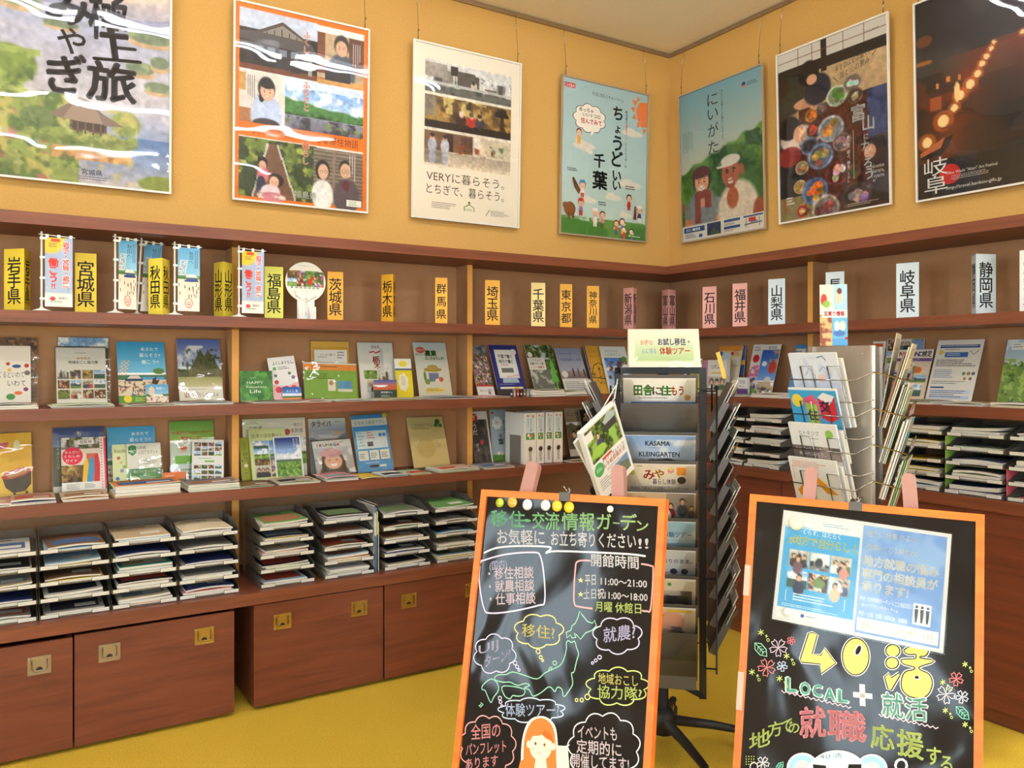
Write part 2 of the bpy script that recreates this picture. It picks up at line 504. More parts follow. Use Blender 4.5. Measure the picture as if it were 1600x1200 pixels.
    def stroke(s, pts, w, c, closed=False, n_round=0):
        """w in metres; pts in u, v"""
        q = [np.array((u * s.W, (1 - v) * s.H)) for u, v in pts]
        m = len(q); Lf = []; Rr = []
        for i in range(m):
            a = q[(i - 1) % m] if closed or i > 0 else q[i]
            b = q[(i + 1) % m] if closed or i < m - 1 else q[i]
            d = b - a; l = np.hypot(*d) or 1e-9; nn = np.array((-d[1], d[0])) / l * w / 2
            Lf.append(q[i] + nn); Rr.append(q[i] - nn)
        vs = [s.T(p[0], p[1], s.lay) for p in Lf] + [s.T(p[0], p[1], s.lay) for p in Rr]
        rng = range(m if closed else m - 1)
        s.mb.add(vs, [(i, i + m, (i + 1) % m + m, (i + 1) % m) for i in rng], c, s.mi)
        s.lay += 0
    def taff(s, txt, p0, p1, up, c, bold=0.0, lay=None):
        """text with its baseline from p0 to p1 (u, v) and its height vector up (u, v)"""
        v, fs = glyphs(txt)
        if not len(v): return
        if bold > .007:                      # heavier strokes: the letter laid down several times, slightly shifted
            for i in range(5):
                a = i * 2 * PI / 5 + .3; e = bold * .85
                s._lay(v + np.array((math.cos(a) * e, math.sin(a) * e)), fs, v, p0, p1, up, c, lay)
        s._lay(v, fs, v, p0, p1, up, c, lay)
    def _lay(s, v, fs, vr, p0, p1, up, c, lay):
        x0, x1 = vr[:, 0].min(), vr[:, 0].max()
        k = (v[:, 0] - x0) / max(1e-6, x1 - x0); h = (v[:, 1] + 0.06) / 0.86
        u = p0[0] + (p1[0] - p0[0]) * k + up[0] * h; w = p0[1] + (p1[1] - p0[1]) * k + up[1] * h
        s.mb.add([s.T(a * s.W, (1 - b) * s.H, lay or s.lay) for a, b in zip(u, w)], fs, c, s.mi)
    def t(s, txt, u, v, h, c=(40, 36, 36), w=None, bold=0.0, al='c', rot=0.0):
        """centre (u, v), height h as a share of the sheet's height; w = total width as a share of the sheet's width"""
        g_, fs = glyphs(txt)
        if not len(g_): return
        tw = g_[:, 0].max() - g_[:, 0].min()
        wd = w if w else tw * (h / .86) * s.H / s.W
        u0 = u - wd / 2 if al == 'c' else (u if al == 'l' else u - wd)
        dv = math.tan(rot) * wd * s.W / s.H
        s.taff(txt, (u0, v + h / 2 + dv / 2), (u0 + wd, v + h / 2 - dv / 2), (0, -h), c, bold)
    def v(s, txt, u, v0, h, c=(40, 36, 36), bold=0.0, pitch=1.12, sx=1.0):
        """vertical text from the top v0; h = glyph height share"""
        wd = h * s.H / s.W * sx
        for i, ch in enumerate(txt):
            if ch == ' ': continue
            vc = v0 + h * (.5 + i * pitch)
            if ch in 'ー〜~':
                s.stroke([(u, vc - h * .42), (u + wd * .04, vc + h * .42)], h * s.H * .1, c); continue
            g_, fs = glyphs(ch)
            if not len(g_): continue
            sc = h / .86
            cx_ = (g_[:, 0].max() + g_[:, 0].min()) / 2; cy_ = 0.38
            if ch in '、。': cx_, cy_ = -.1, -.1 + .0
            for e in ((0, 0),) if bold < .007 else ((-bold, 0), (bold, 0), (0, bold), (0, -bold)):
                vs = [s.T((u + (a + e[0] - cx_) * sc * s.H / s.W * sx) * s.W, (1 - vc + (b + e[1] - cy_) * sc) * s.H, s.lay) for a, b in g_]
                s.mb.add(vs, fs, c, s.mi)
    def lines(s, u0, v0, u1, v1, n, c=(120, 116, 112), seed=1, fill=.45, vert=False):
        """rows of print too small to read"""
        rr = random.Random(seed)
        for i in range(n):
            if vert:
                a = u0 + (u1 - u0) * i / n; b_ = a + (u1 - u0) / n * fill; end = v0 + (v1 - v0) * (.6 + .4 * rr.random())
                st = min((b_ - a) * s.W / s.H, (v1 - v0) / 5); p_ = v0
                while p_ < end:
                    s.Rc(a, p_, b_, p_ + st * .8, c, True); p_ += st * 1.25
            else:
                a = v0 + (v1 - v0) * i / n; b_ = a + (v1 - v0) / n * fill; end = u0 + (u1 - u0) * (.6 + .4 * rr.random())
                st = max((b_ - a) * s.H / s.W, (u1 - u0) / 30); p_ = u0
                while p_ < end:
                    l = st * rr.choice((.8, .8, 1.7)); s.Rc(p_, a, min(p_ + l, end), b_, c, True); p_ += l + st * .35
        s.lay += 1
    def cloud(s, cu, cv, ru, rv, n, c, w=None, fill=None, ph=0.0):
        pts = cloud_pts(cu, cv, ru, rv, n, ph)
        if fill: s.P(pts, fill)
        if w: s.stroke(pts, w, c, True); s.lay += 1

def cloud_pts(cu, cv, ru, rv, n, ph=0.0, bump=.16, k=7):
    pts = []
    for i in range(n * k):
        a = 2 * PI * i / (n * k) + ph
        b = 1 + bump * abs(math.sin((a - ph) * n / 2)) - bump * .5
        pts.append((cu + ru * b * math.cos(a), cv + rv * b * math.sin(a)))
    return pts

EPS = 0.00007

# ================================================================== the room
HC = 3.816
RX, RY = -9.0, -9.0
WT = 0.12
def slab(name, x0, x1, y0, y1, z0, z1, m):
    b = MB(); b.box(x0, x1, y0, y1, z0, z1); return struct(b.build(name, m))
slab('floor', RX, 0, RY, 0, -0.1, 0, M['carpet'])
slab('ceiling', RX, 0, RY, 0, HC, HC + .1, M['plaster'])
slab('wall_left', RX, WT, 0, WT, 0, HC, M['wall'])
slab('wall_right', 0, WT, RY, 0, 0, HC, M['wall'])

def window_wall(name, length, spans, z0, place, first):
    """a wall along local x with openings; local y is its thickness, outward positive"""
    b = MB()
    xs = 0.0
    for a, c, z1 in spans:
        b.box(xs, a, 0, WT, 0, HC)
        b.box(a, c, 0, WT, 0, z0); b.box(a, c, 0, WT, z1, HC)
        xs = c
    b.box(xs, length, 0, WT, 0, HC)
    o = struct(b.build(name, M['plaster'])); o.matrix_world = place
    for i, (a, c, z1) in enumerate(spans):
        fb = MB()
        t = .05
        fb.box(a, a + t, .02, .1, z0, z1); fb.box(c - t, c, .02, .1, z0, z1)
        fb.box(a + t, c - t, .02, .1, z0, z0 + t); fb.box(a + t, c - t, .02, .1, z1 - t, z1)
        m_ = (a + c) / 2
        fb.box(m_ - .02, m_ + .02, .03, .09, z0 + t, z1 - t)
        w = struct(fb.build('window_%d' % (first + i), M['white'])); w.matrix_world = place
        for (p, q) in ((a + t, m_ - .02), (m_ + .02, c - t)):
            g = MB(); g.box(p, q, .055, .061, z0 + t, z1 - t)
            g.build('pane', M['glass'], w)
# back wall (behind the camera) and side wall, both with windows
window_wall('wall_back', 9.0, [(.5, 2.1, 2.9), (2.7, 4.3, 2.9), (6.35, 7.75, 3.2)], .75, Matrix.Translation((RX, RY, 0)) @ Matrix(((1, 0, 0, 0), (0, -1, 0, 0), (0, 0, 1, 0), (0, 0, 0, 1))), 1)
window_wall('wall_side', 9.0, [(1.0, 2.6, 2.9), (4.2, 5.6, 2.9), (6.9, 7.9, 2.9)], .8, Matrix.Translation((RX, RY, 0)) @ Matrix(((0, -1, 0, 0), (1, 0, 0, 0), (0, 0, 1, 0), (0, 0, 0, 1))), 4)

# daylight enters through the windows: sampling portals in the openings
def portal(loc, rot, sx, sy):
    l = bpy.data.lights.new('window_portal', 'AREA'); l.shape = 'RECTANGLE'; l.size = sx; l.size_y = sy
    l.cycles.is_portal = True
    o = bpy.data.objects.new('window_portal', l); COL.objects.link(o); o.location = loc; o.rotation_euler = rot
for a, c in [(.5, 2.1), (2.7, 4.3), (6.35, 7.75)]:
    portal((RX + (a + c) / 2, RY - .14, 1.975), (PI / 2, 0, 0), c - a, 2.45)
for a, c in [(1.0, 2.6), (4.2, 5.6), (6.9, 7.9)]:
    portal((RX - .14, RY + (a + c) / 2, 1.85), (PI / 2, 0, -PI / 2), c - a, 2.1)

# picture rail under the ceiling, where the poster wires hang
b = MB(); b.box(RX, -.012, -.014, -.002, HC - .03, HC - .004, (150, 126, 96))
struct(b.build('trim_1', plain('rail_metal', (150, 124, 92), .4, metal=.4)))
b = MB(); b.box(-.014, -.002, RY, -.016, HC - .03, HC - .004)
struct(b.build('trim_2', bpy.data.materials['rail_metal']))

# ceiling lamps: twin tube fittings in rows along the left wall direction
def tube_light(label, loc):
    t = thing('tube_light', label, 'ceiling light', loc, 0, 'twin tube ceiling lights')
    h = MB(); h.prism([(-.62, -.09), (.62, -.09), (.62, .09), (-.62, .09)], .03, .06)
    h.box(-.62, .62, -.03, .03, .0, .03)
    h.build('housing', M['white'], t)
    for s in (-1, 1):
        q = MB(); q.tube([(-.59, s * .06, .0), (.59, s * .06, .0)], .013, 10)
        q.build('tube', M['tubes'], t)
    return t
rowname = ['nearest the left wall', 'above the camera', 'in the rear of the room']
for j, y in enumerate((-1.75, -4.3, -6.8)):
    for i, x in enumerate((-4.25, -2.95, -1.65)):
        tube_light('white twin tube ceiling light, %s of the row %s' % (['window end', 'middle', 'right-wall end'][i], rowname[j]), (x, y, HC - .062))
k = 0
for x, y, nm in ((-2.6, -.95, 'between left wall and first tube row, towards the middle'), (-4.4, -2.9, 'between the first two tube rows, window side'), (-2.3, -2.9, 'between the first two tube rows, middle'), (-.8, -1.3, 'closest to the room corner'), (-.9, -3.6, 'along the right wall')):
    t = thing('downlight', 'round warm ceiling downlight ' + nm, 'ceiling light', (x, y, HC), 0, 'round downlights')
    q = MB(); q.lathe([(.085, 0), (.105, 0), (.105, -.012), (.085, -.012)], 20); q.build('trim_ring', M['white'], t)
    q = MB(); q.lathe([(.0, -.004), (.084, -.004), (.084, -.010), (.0, -.010)], 20); q.build('lens', M['bulb'], t)

# ================================================================== shelves
Z5B, Z5 = .489, .543
Z4B, Z4 = .940, .992
Z3B, Z3 = 1.346, 1.396
Z2B, Z2 = 1.762, 1.812
Z1B, Z1 = 2.175, 2.227
DS, DU, D5 = .39, .15, .60     # board depth, upright depth, counter depth
BP = .010                      # back panel thickness
LL = -6.4                      # the left shelf runs on past the frame

bl = thing('bookshelf', 'built-in red-brown wooden bookshelf along the left wall, full of brochures', 'bookshelf')
def board(par, x0, x1, d, z0, z1, m='wood', name='shelf'):
    q = MB(); q.box(x0, x1, -d, -BP, z0, z1); return q.build(name, M[m], par)
q = MB(); q.box(LL, -.0115, -BP, -.0005, Z5B, Z1B); q.build('back_panel', M['tan'], bl)
for z0, z1 in ((Z4B, Z4), (Z3B, Z3), (Z2B, Z2), (Z1B, Z1)):
    board(bl, LL, -.0115, DS, z0, z1)
board(bl, LL, -.0115, D5, Z5B, Z5, name='counter')
UT = .034
def upright(par, s0, spans):
    for z0, z1 in spans:
        q = MB(); q.box(s0, s0 + UT, -DU + .004, -BP, z0, z1)
        o = q.build('upright', M['tan'], par)
        q = MB(); q.box(s0, s0 + UT, -DU, -DU + .004, z0, z1); q.build('edge_strip', M['edge'], o)
SPL = ((Z5, Z4B), (Z4, Z3B), (Z3, Z2B), (Z2, Z1B))
U1 = on('L', 362.5, 600, DU)[0]; U2 = on('L', 730.5, 600, DU)[0]
U0 = U1 - (U2 - U1)
for u in (U0, U1, U2): upright(bl, u, SPL)

br = thing('bookshelf', 'built-in wooden bookshelf along the right wall with closed panel base', 'bookshelf', (0, 0, 0), -PI / 2)
SR = 5.0
q = MB(); q.box(.0105, SR, -BP, -.0005, .95, Z1B); q.build('back_panel', M['tan'], br)
for z0, z1 in ((Z3B, Z3), (Z2B, Z2), (Z1B, Z1)):
    board(br, DS + .001, SR, DS, z0, z1)
board(br, DS + .001, SR, .41, Z4B, Z4)
UR = on('R', 1262, 500, DU)[0]
upright(br, UR, ((Z4, Z3B), (Z3, Z2B), (Z2, Z1B)))
upright(br, UR + 2.02, ((Z4, Z3B), (Z3, Z2B), (Z2, Z1B)))
seams = [.62, 1.32, on('R', 1507, 850, .40)[0], on('R', 1507, 850, .40)[0] + .9, SR]
for i in range(4):
    q = MB(); q.box(seams[i] + .002, seams[i + 1] - .002, -.398, -.37, .075, Z4B); q.build('base_panel', M['woodpanel'], br)
q = MB(); q.box(.62, SR, -.365, -.34, 0, .9); q.build('plinth', M['wood'], br)

# wooden boxes on the floor under the left counter
def storage_box(s0, s1, top, label, metal):
    t = thing('storage_box', label, 'storage box', ((s0 + s1) / 2, -D5 + .01, 0), 0, 'storage boxes under the counter')
    w = (s1 - s0) / 2; z0 = .018
    q = MB()
    q.box(-w, w, 0, .018, z0, top)
    q.box(-w, -w + .018, .018, .5, z0, top); q.box(w - .018, w, .018, .5, z0, top)
    q.box(-w + .018, w - .018, .482, .5, z0, top); q.box(-w + .018, w - .018, .018, .482, z0, z0 + .018)
    for sx in (-1, 1):
        for yy in (.05, .43):
            q.box(sx * (w - .06) - .02, sx * (w - .06) + .02, yy, yy + .04, 0, z0)
    q.build('body', M['woodbox'], t)
    for sx in metal:
        hx = sx[0]
        h = MB(); hw, hh = .041, .036
        zc = sx[2]
        h.box(hx - hw, hx + hw, -.003, 0, zc - hh, zc + hh)
        for a, c in ((-hw, -hw + .005), (hw - .005, hw)): h.box(hx + a, hx + c, -.006, -.003, zc - hh, zc + hh)
        for a, c in ((-hh, -hh + .005), (hh - .005, hh)): h.box(hx - hw + .005, hx + hw - .005, -.006, -.003, zc + a, zc + c)
        for a, c in ((-.018, .008), (.018, .008)): h.box(hx + a - .005, hx + a + .005, -.009, -.003, zc + .022, zc + .028)
        for a in (-1, 1):
            for e in (-1, 1): h.lathe([(0, 0), (.003, 0), (.003, .002), (0, .002)], 8, T=Matrix.Translation((hx + a * (hw - .006), -.006, zc + e * (hh - .006))) @ Matrix.Rotation(PI / 2, 4, 'X'))
        o = h.build('handle', M[sx[1]], t)
        p = MB(); p.tube([(hx - .027, -.008, zc + .022), (hx - .027, -.008, zc - .012), (hx - .018, -.008, zc - .021), (hx + .018, -.008, zc - .021), (hx + .027, -.008, zc - .012), (hx + .027, -.008, zc + .022)], .0028, 6)
        p.build('pull', M[sx[1]], o)
        p = MB(); p.prism([(.012 * math.cos(PI * k / 8), .012 * math.sin(PI * k / 8)) for k in range(9)], 0, .0012, T=Matrix.Translation((hx, -.003, zc - .018)) @ Matrix.Rotation(PI / 2, 4, 'X'))
        p.build('finger_hole', M['dark'], o)
    return t
BD = D5 - .01
def bx(x, y): return on('L', x, y, BD)[0]
def hd(x, y, c): s, z = on('L', x, y, BD); return s, z, c
def box_from(x0, x1, top, label, hs):
    s0, s1 = bx(x0, 1000), bx(x1, 1000); c = (s0 + s1) / 2
    storage_box(s0, s1, top, label, [(hd(x, y, m)[0] - c, m, hd(x, y, m)[1]) for x, y, m in hs])
box_from(-165, 113.5, .468, 'red-brown wooden floor box with dull steel flush handle, leftmost under the counter', [(61.5, 1039, 'steel'), (-90, 1075, 'steel')])
box_from(116.5, 366, .474, 'red-brown wooden floor box with one steel and one brass flush handle', [(171, 1019, 'steel'), (319, 993, 'brass')])
box_from(397, 598.5, .482, 'red-brown wooden floor box with two brass handles, just right of the dark gap', [(441, 970.5, 'brass'), (561, 950.5, 'brass')])
box_from(601, 815, .484, 'red-brown wooden floor box partly hidden behind the left blackboard', [(638.5, 938, 'brass'), (737, 921, 'brass')])
box_from(818, 985, .484, 'red-brown wooden floor box in the corner behind the black rack', [])

# ================================================================== posters
TXT = (38, 34, 36)
def poster(label, w, s0, s1, zb, design, n=120, fr='frame', hooks=True, H=1.03, tilt=.030):
    W = s1 - s0
    t = thing('framed_poster', label, 'poster', wpos(w, (s0 + s1) / 2, .036, zb), (math.atan2(tilt, H), 0, WROT[w]), 'framed posters on the upper walls')
    # local: x right, y into the wall, z up; tilted so that the top hangs away from the wall
    f = .010
    q = MB()
    q.box(-W / 2, W / 2, -.001, .012, 0, f); q.box(-W / 2, W / 2, -.001, .012, H - f, H)
    q.box(-W / 2, -W / 2 + f, -.001, .012, f, H - f); q.box(W / 2 - f, W / 2, -.001, .012, f, H - f)
    q.build('frame', M[fr], t)
    q = MB(); q.box(-W / 2 + f, W / 2 - f, .0095, .0125, f, H - f, (190, 180, 160))
    pw, ph_ = W - 2 * f, H - 2 * f
    sh = Sheet(q, pw, ph_, lambda x, z, l: (x - pw / 2, .0092 - l * EPS, z + f), n)
    design(sh); sh.flush()
    q.build('print', M['paper'], t)
    q = MB(); q.add([(-pw / 2, .0035, f), (pw / 2, .0035, f), (pw / 2, .0035, H - f), (-pw / 2, .0035, H - f)], [(0, 1, 2, 3)])
    q.build('acrylic_cover', M['cover'], t)
    if hooks:
        ztop = HC - .03 - zb
        for x in (-W * .46, W * .46):
            q = MB()
            q.tube([(x, .004, H), (x, .004, H + .05), (x + .006, -.0, H + .058)], .0035, 6, (150, 130, 100))
            q.tube([(x, .002, H + .05), (x, .035, ztop)], .0016, 5, (150, 120, 80))
            q.build('hanging_wire', M['chrome'], t)
    return t

def d_miyagi(s):
    s.g((222, 196, 170), (176, 172, 186), 0, 0, 1, .22); s.e(.5, .06, .5, .07, (226, 206, 182), .8)
    s.hill(0, .08, 1, .3, .55, .5, (140, 138, 158), 3, 3); s.g((176, 178, 196), (196, 186, 186), 0, .22, 1, .62)
    s.g((196, 188, 190), (150, 164, 196), 0, .6, 1, .8); s.g((150, 156, 184), (196, 186, 186), 0, .78, 1, 1); s.g((96, 130, 176), (180, 178, 190), .5, .76, 1, .97)
    s.n(0, .2, 1, .75, (206, 200, 206), 3, .52, 5, .7, st=4)
    for (a, b_, c, d, sd) in ((.12, .20, .12, .035, 1), (.0, .16, .06, .03, 2), (.88, .27, .14, .03, 3), (.35, .28, .1, .02, 4), (.82, .42, .09, .03, 5), (.94, .38, .06, .03, 7), (.93, .5, .09, .025, 6)):
        s.e(a, b_ + d * .9, c * 1.0, d * .8, (206, 172, 130)); s.e(a, b_, c, d, (122, 134, 104)); s.n(a - c, b_ - d, a + c, b_ + d, (160, 170, 120), 16, .55, sd, .8)
    s.r(0, .62, .45, 1, (150, 160, 84)); s.n(0, .6, .5, 1, (186, 176, 96), 8, .45, 9); s.n(0, .6, .5, 1, (104, 126, 62), 9, .55, 12); s.n(0, .66, .3, 1, (176, 108, 92), 12, .68, 19)
    s.e(.06, .5, .16, .09, (128, 146, 60)); s.n(-.1, .42, .24, .62, (160, 172, 84), 12, .5, 4); s.n(0, .42, .2, .62, (92, 112, 50), 14, .62, 8)
    s.r(.3, .78, .76, .89, (210, 164, 104)); s.n(.3, .78, .76, .89, (170, 118, 70), 20, .6, 31, st=.3)
    s.r(.4, .70, .62, .78, (92, 72, 62)); s.e(.5, .80, .3, .04, (120, 134, 66)); s.n(.2, .76, .8, .84, (150, 160, 84), 14, .5, 33)
    s.e(.73, .70, .09, .06, (140, 152, 84)); s.n(.63, .64, .82, .76, (186, 180, 110), 12, .5, 22)
    s.e(.22, .72, .1, .05, (116, 134, 80)); s.e(.95, .97, .14, .04, (140, 150, 60))
    s.n(0, .6, .8, 1, (206, 196, 130), 22, .62, 44, .6); s.n(0, .6, .5, 1, (74, 98, 48), 20, .62, 46, .6); s.tex(0, 0, 1, 1, 3, .16, 30)
    s.P([(.46, .60), (.28, .70), (.36, .71), (.62, .72), (.72, .715), (.60, .67), (.50, .61)], (138, 116, 104)); s.P([(.46, .60), (.40, .66), (.36, .71), (.60, .72), (.56, .66)], (164, 140, 122))
    s.Rc(.42, .715, .60, .75, (74, 58, 52))
    for i in range(4): s.Rc(.44 + i * .045, .715, .452 + i * .045, .77, (110, 84, 70))
    ink = (62, 56, 60)
    s.taff('極', (.51, .315), (.74, .30), (0, -.215), ink, .03)
    s.taff('上', (.54, .42), (.82, .40), (-.02, -.105), ink, .035); s.taff('旅', (.50, .60), (.79, .595), (0, -.17), ink, .035)
    s.taff('み', (.27, .285), (.52, .27), (0, -.16), ink, .04); s.taff('や', (.33, .41), (.49, .41), (0, -.115), ink, .02); s.taff('ぎ', (.28, .605), (.50, .58), (-.01, -.165), ink, .04)
    s.t('宮城県', .53, .945, .026, (52, 48, 60), bold=.01); s.lines(.45, .965, .7, .985, 2, (110, 108, 118), 3)

def d_fukushima(s):
    s.f((240, 236, 228)); o = (236, 124, 22)
    s.r(0, 0, 1, .025, o); s.r(0, 0, .028, 1, o); s.r(.972, 0, 1, 1, o); s.r(0, .985, 1, 1, o)
    # old wooden house
    s.r(.03, .02, .6, .32, (205, 212, 222)); s.r(.03, .12, .6, .32, (58, 50, 46)); s.n(.03, .12, .6, .32, (36, 32, 30), 16, .5, 4)
    s.r(.6, .06, .97, .32, (196, 170, 134)); s.r(.6, .06, .66, .28, (122, 72, 40)); s.n(.62, .2, .97, .33, (70, 64, 60), 7, .5, 2); s.r(.85, .06, .97, .25, (110, 72, 50))
    s.person(.79, .12, .115, (84, 92, 100), (70, 60, 54)); s.r(.60, .30, .97, .36, (212, 160, 92)); s.n(.6, .3, .97, .36, (170, 110, 56), 9, .55, 12)
    s.r(.66, .24, .86, .31, (52, 48, 50)); s.r(.03, .3, .6, .33, (120, 66, 40))
    # young woman by white wall
    s.r(.03, .335, .36, .60, (224, 214, 202)); s.r(.03, .35, .08, .44, (196, 158, 90)); s.r(.03, .53, .16, .6, (170, 116, 70))
    s.e(.225, .555, .115, .11, (196, 206, 226)); s.e(.225, .60, .10, .03, (60, 56, 60)); s.e(.225, .415, .062, .06, (34, 28, 28)); s.e(.19, .46, .022, .03, (34, 28, 28)); s.e(.23, .43, .05, .048, (230, 184, 152)); s.e(.232, .397, .053, .02, (34, 28, 28))
    s.r(.36, .335, .97, .66, (230, 232, 232)); s.ph('rice', .36, .365, .97, .645, 6); s.r(.36, .335, .97, .38, (216, 226, 234)); s.n(.36, .48, .97, .52, (60, 62, 60), 30, .62, 9)
    s.r(.03, .60, .97, .675, o)
    # path through bushes, two children
    s.ph('forest', .03, .68, .6, .985, 3)
    for k in range(18):
        v = .70 + k * .0155; w = .035 + k * .0075; s.r(.27 - w * .8, v, .27 + w, v + .018, (122, 84, 58)); s.r(.27 - w * .8 - .015, v, .27 - w * .8, v + .018, (206, 200, 190)); s.r(.27 + w, v, .27 + w + .014, v + .018, (206, 200, 190))
    s.e(.2, .80, .035, .03, (30, 26, 26)); s.e(.2, .815, .026, .024, (226, 178, 146)); s.e(.205, .865, .045, .04, (210, 120, 130)); s.e(.19, .92, .035, .05, (52, 56, 80))
    s.e(.30, .885, .055, .035, (36, 28, 28)); s.e(.285, .895, .036, .03, (232, 186, 156)); s.e(.26, .945, .07, .035, (236, 214, 216)); s.e(.27, .975, .1, .025, (206, 130, 140))
    s.n(.15, .94, .4, .985, (240, 230, 220), 24, .6, 5)
    # couple before a slatted door
    s.r(.58, .685, .97, .985, (112, 98, 86))
    for k in range(14): s.r(.58, .69 + k * .02, .97, .697 + k * .02, (150, 136, 118))
    s.r(.73, .685, .75, .985, (150, 130, 110))
    s.e(.65, .80, .056, .055, (30, 26, 26)); s.e(.655, .808, .04, .042, (232, 190, 160)); s.e(.65, .935, .085, .085, (234, 230, 222)); s.e(.83, .775, .05, .045, (40, 34, 32)); s.e(.83, .79, .042, .042, (226, 180, 146)); s.e(.84, .93, .105, .10, (96, 84, 92)); s.e(.835, .87, .03, .03, (110, 50, 60))
    s.tex(0, 0, 1, 1, 5, .12, 40)
    s.face(.79, .128, .040); s.face(.23, .437, .046); s.face(.2, .822, .024); s.face(.285, .90, .032); s.face(.655, .815, .038); s.face(.83, .797, .04)
    # house, crisp
    s.P([(.13, .135), (.34, .055), (.56, .145)], (88, 74, 62)); s.P([(.19, .13), (.34, .075), (.50, .135)], (150, 140, 128))
    for k in range(5): s.Rc(.22 + k * .055, .095 + abs(k - 2) * .012, .228 + k * .055, .135, (70, 58, 50), True)
    s.lay += 1
    s.P([(.03, .14), (.13, .13), (.56, .145), (.60, .20), (.03, .18)], (92, 84, 80))
    for k in range(6): s.Rc(.06 + k * .085, .20, .115 + k * .085, .235, (120, 128, 136), True)
    s.lay += 1
    s.Rc(.05, .2, .058, .31, (40, 34, 30)); s.Rc(.40, .24, .47, .31, (46, 40, 38)); s.Rc(.53, .20, .56, .31, (170, 160, 146))
    oc = (240, 110, 40)
    for txt, v0 in (('ふくしま', .075), ('ふるさと', .34), ('暮らし', .665)):
        s.v(txt, .52, v0, .036, (250, 240, 226), .045); s.lay += 1; s.v(txt, .52, v0, .036, oc, .012); s.lay += 1
    s.t('一人ひとりに、ふくしま移住物語', .50, .637, .042, (108, 44, 16), w=.86)
    s.t('福島県', .52, .945, .036, (250, 246, 236), bold=.02)
    s.lines(.09, .36, .15, .48, 4, (110, 100, 96), 5, .4, True); s.lines(.88, .09, .95, .22, 4, (226, 216, 200), 6, .4, True); s.lines(.86, .70, .92, .86, 3, (226, 216, 206), 7, .4, True)
    s.Rc(.84, .945, .96, .98, (246, 242, 232)); s.lines(.86, .952, .95, .978, 3, (150, 170, 110), 3)
    for c_, v_ in (((.655, .808), 0), ((.83, .79), 0)):
        for dx in (-.016, .018): s.E(c_[0] + dx, c_[1], .013, (60, 50, 48), n=12)
        for dx in (-.016, .018): s.E(c_[0] + dx, c_[1], .0105, (226, 186, 156), n=12)

def d_tochigi(s):
    s.f((236, 224, 202))
    s.ph('town', .10, .085, .92, .265, 5); s.r(.10, .085, .92, .13, (216, 212, 206)); s.r(.10, .205, .92, .222, (196, 194, 186)); s.r(.10, .225, .92, .268, (112, 110, 100)); s.n(.1, .22, .92, .268, (70, 76, 66), 12, .55, 8)
    s.r(.33, .10, .40, .155, (60, 54, 50)); s.r(.39, .12, .56, .20, (96, 88, 80)); s.r(.10, .10, .30, .18, (170, 160, 146)); s.r(.79, .155, .83, .21, (96, 90, 86)); s.e(.55, .19, .03, .022, (210, 196, 180)); s.e(.545, .172, .016, .012, (70, 50, 40))
    s.ph('autumn', .10, .285, .92, .475, 3); s.r(.10, .43, .92, .475, (46, 38, 34)); s.n(.62, .29, .92, .35, (40, 34, 32), 8, .5, 6); s.r(.1, .29, .2, .40, (150, 150, 150), .5)
    for u, c_, h in ((.435, (66, 40, 34), (206, 196, 180)), (.53, (186, 50, 40), (110, 96, 90)), (.61, (74, 72, 74), (52, 40, 36))):
        s.e(u, .405, .045, .035, c_); s.e(u, .372, .022, .018, (214, 168, 138)); s.e(u, .363, .024, .013, h)
    s.r(.10, .49, .92, .69, (212, 196, 172)); s.r(.10, .49, .55, .60, (126, 92, 66)); s.r(.30, .50, .36, .60, (66, 48, 40)); s.r(.43, .505, .55, .59, (96, 72, 60)); s.r(.56, .50, .62, .56, (224, 216, 200)); s.r(.68, .51, .92, .60, (206, 192, 162))
    s.n(.4, .55, .78, .615, (150, 70, 50), 20, .55, 3); s.n(.7, .53, .92, .6, (96, 120, 90), 14, .6, 5); s.g((176, 160, 140), (222, 204, 176), .10, .61, .92, .69); s.r(.1, .6, .3, .68, (110, 96, 84), .6)
    for u, c_ in ((.17, (176, 180, 188)), (.285, (196, 194, 196))):
        s.e(u, .575, .04, .045, c_); s.e(u, .645, .03, .04, (170, 172, 180)); s.e(u, .525, .022, .018, (208, 164, 136)); s.e(u, .517, .022, .012, (60, 44, 40))
    s.tex(.1, .08, .92, .69, 7, .18, 40)
    s.t('ベリー', .26, .70, .013, (110, 90, 80))
    s.t('VERYに暮らそう。', .49, .755, .056, (66, 52, 46), w=.74); s.t('とちぎで、暮らそう。', .49, .83, .056, (66, 52, 46), w=.74)
    s.P([(.47, .94), (.47, .915), (.52, .895), (.57, .915), (.57, .94), (.562, .94), (.562, .918), (.52, .902), (.478, .918), (.478, .94)], (110, 140, 70))
    s.E(.52, .888, .012, (90, 140, 60), n=10); s.lines(.17, .905, .40, .945, 4, (130, 116, 104), 2); s.lines(.73, .92, .92, .955, 5, (140, 126, 114), 3)
    s.lines(.48, .925, .56, .94, 2, (130, 150, 96), 5); s.stroke([(.68, .955), (.72, .915)], .004, (90, 80, 70))

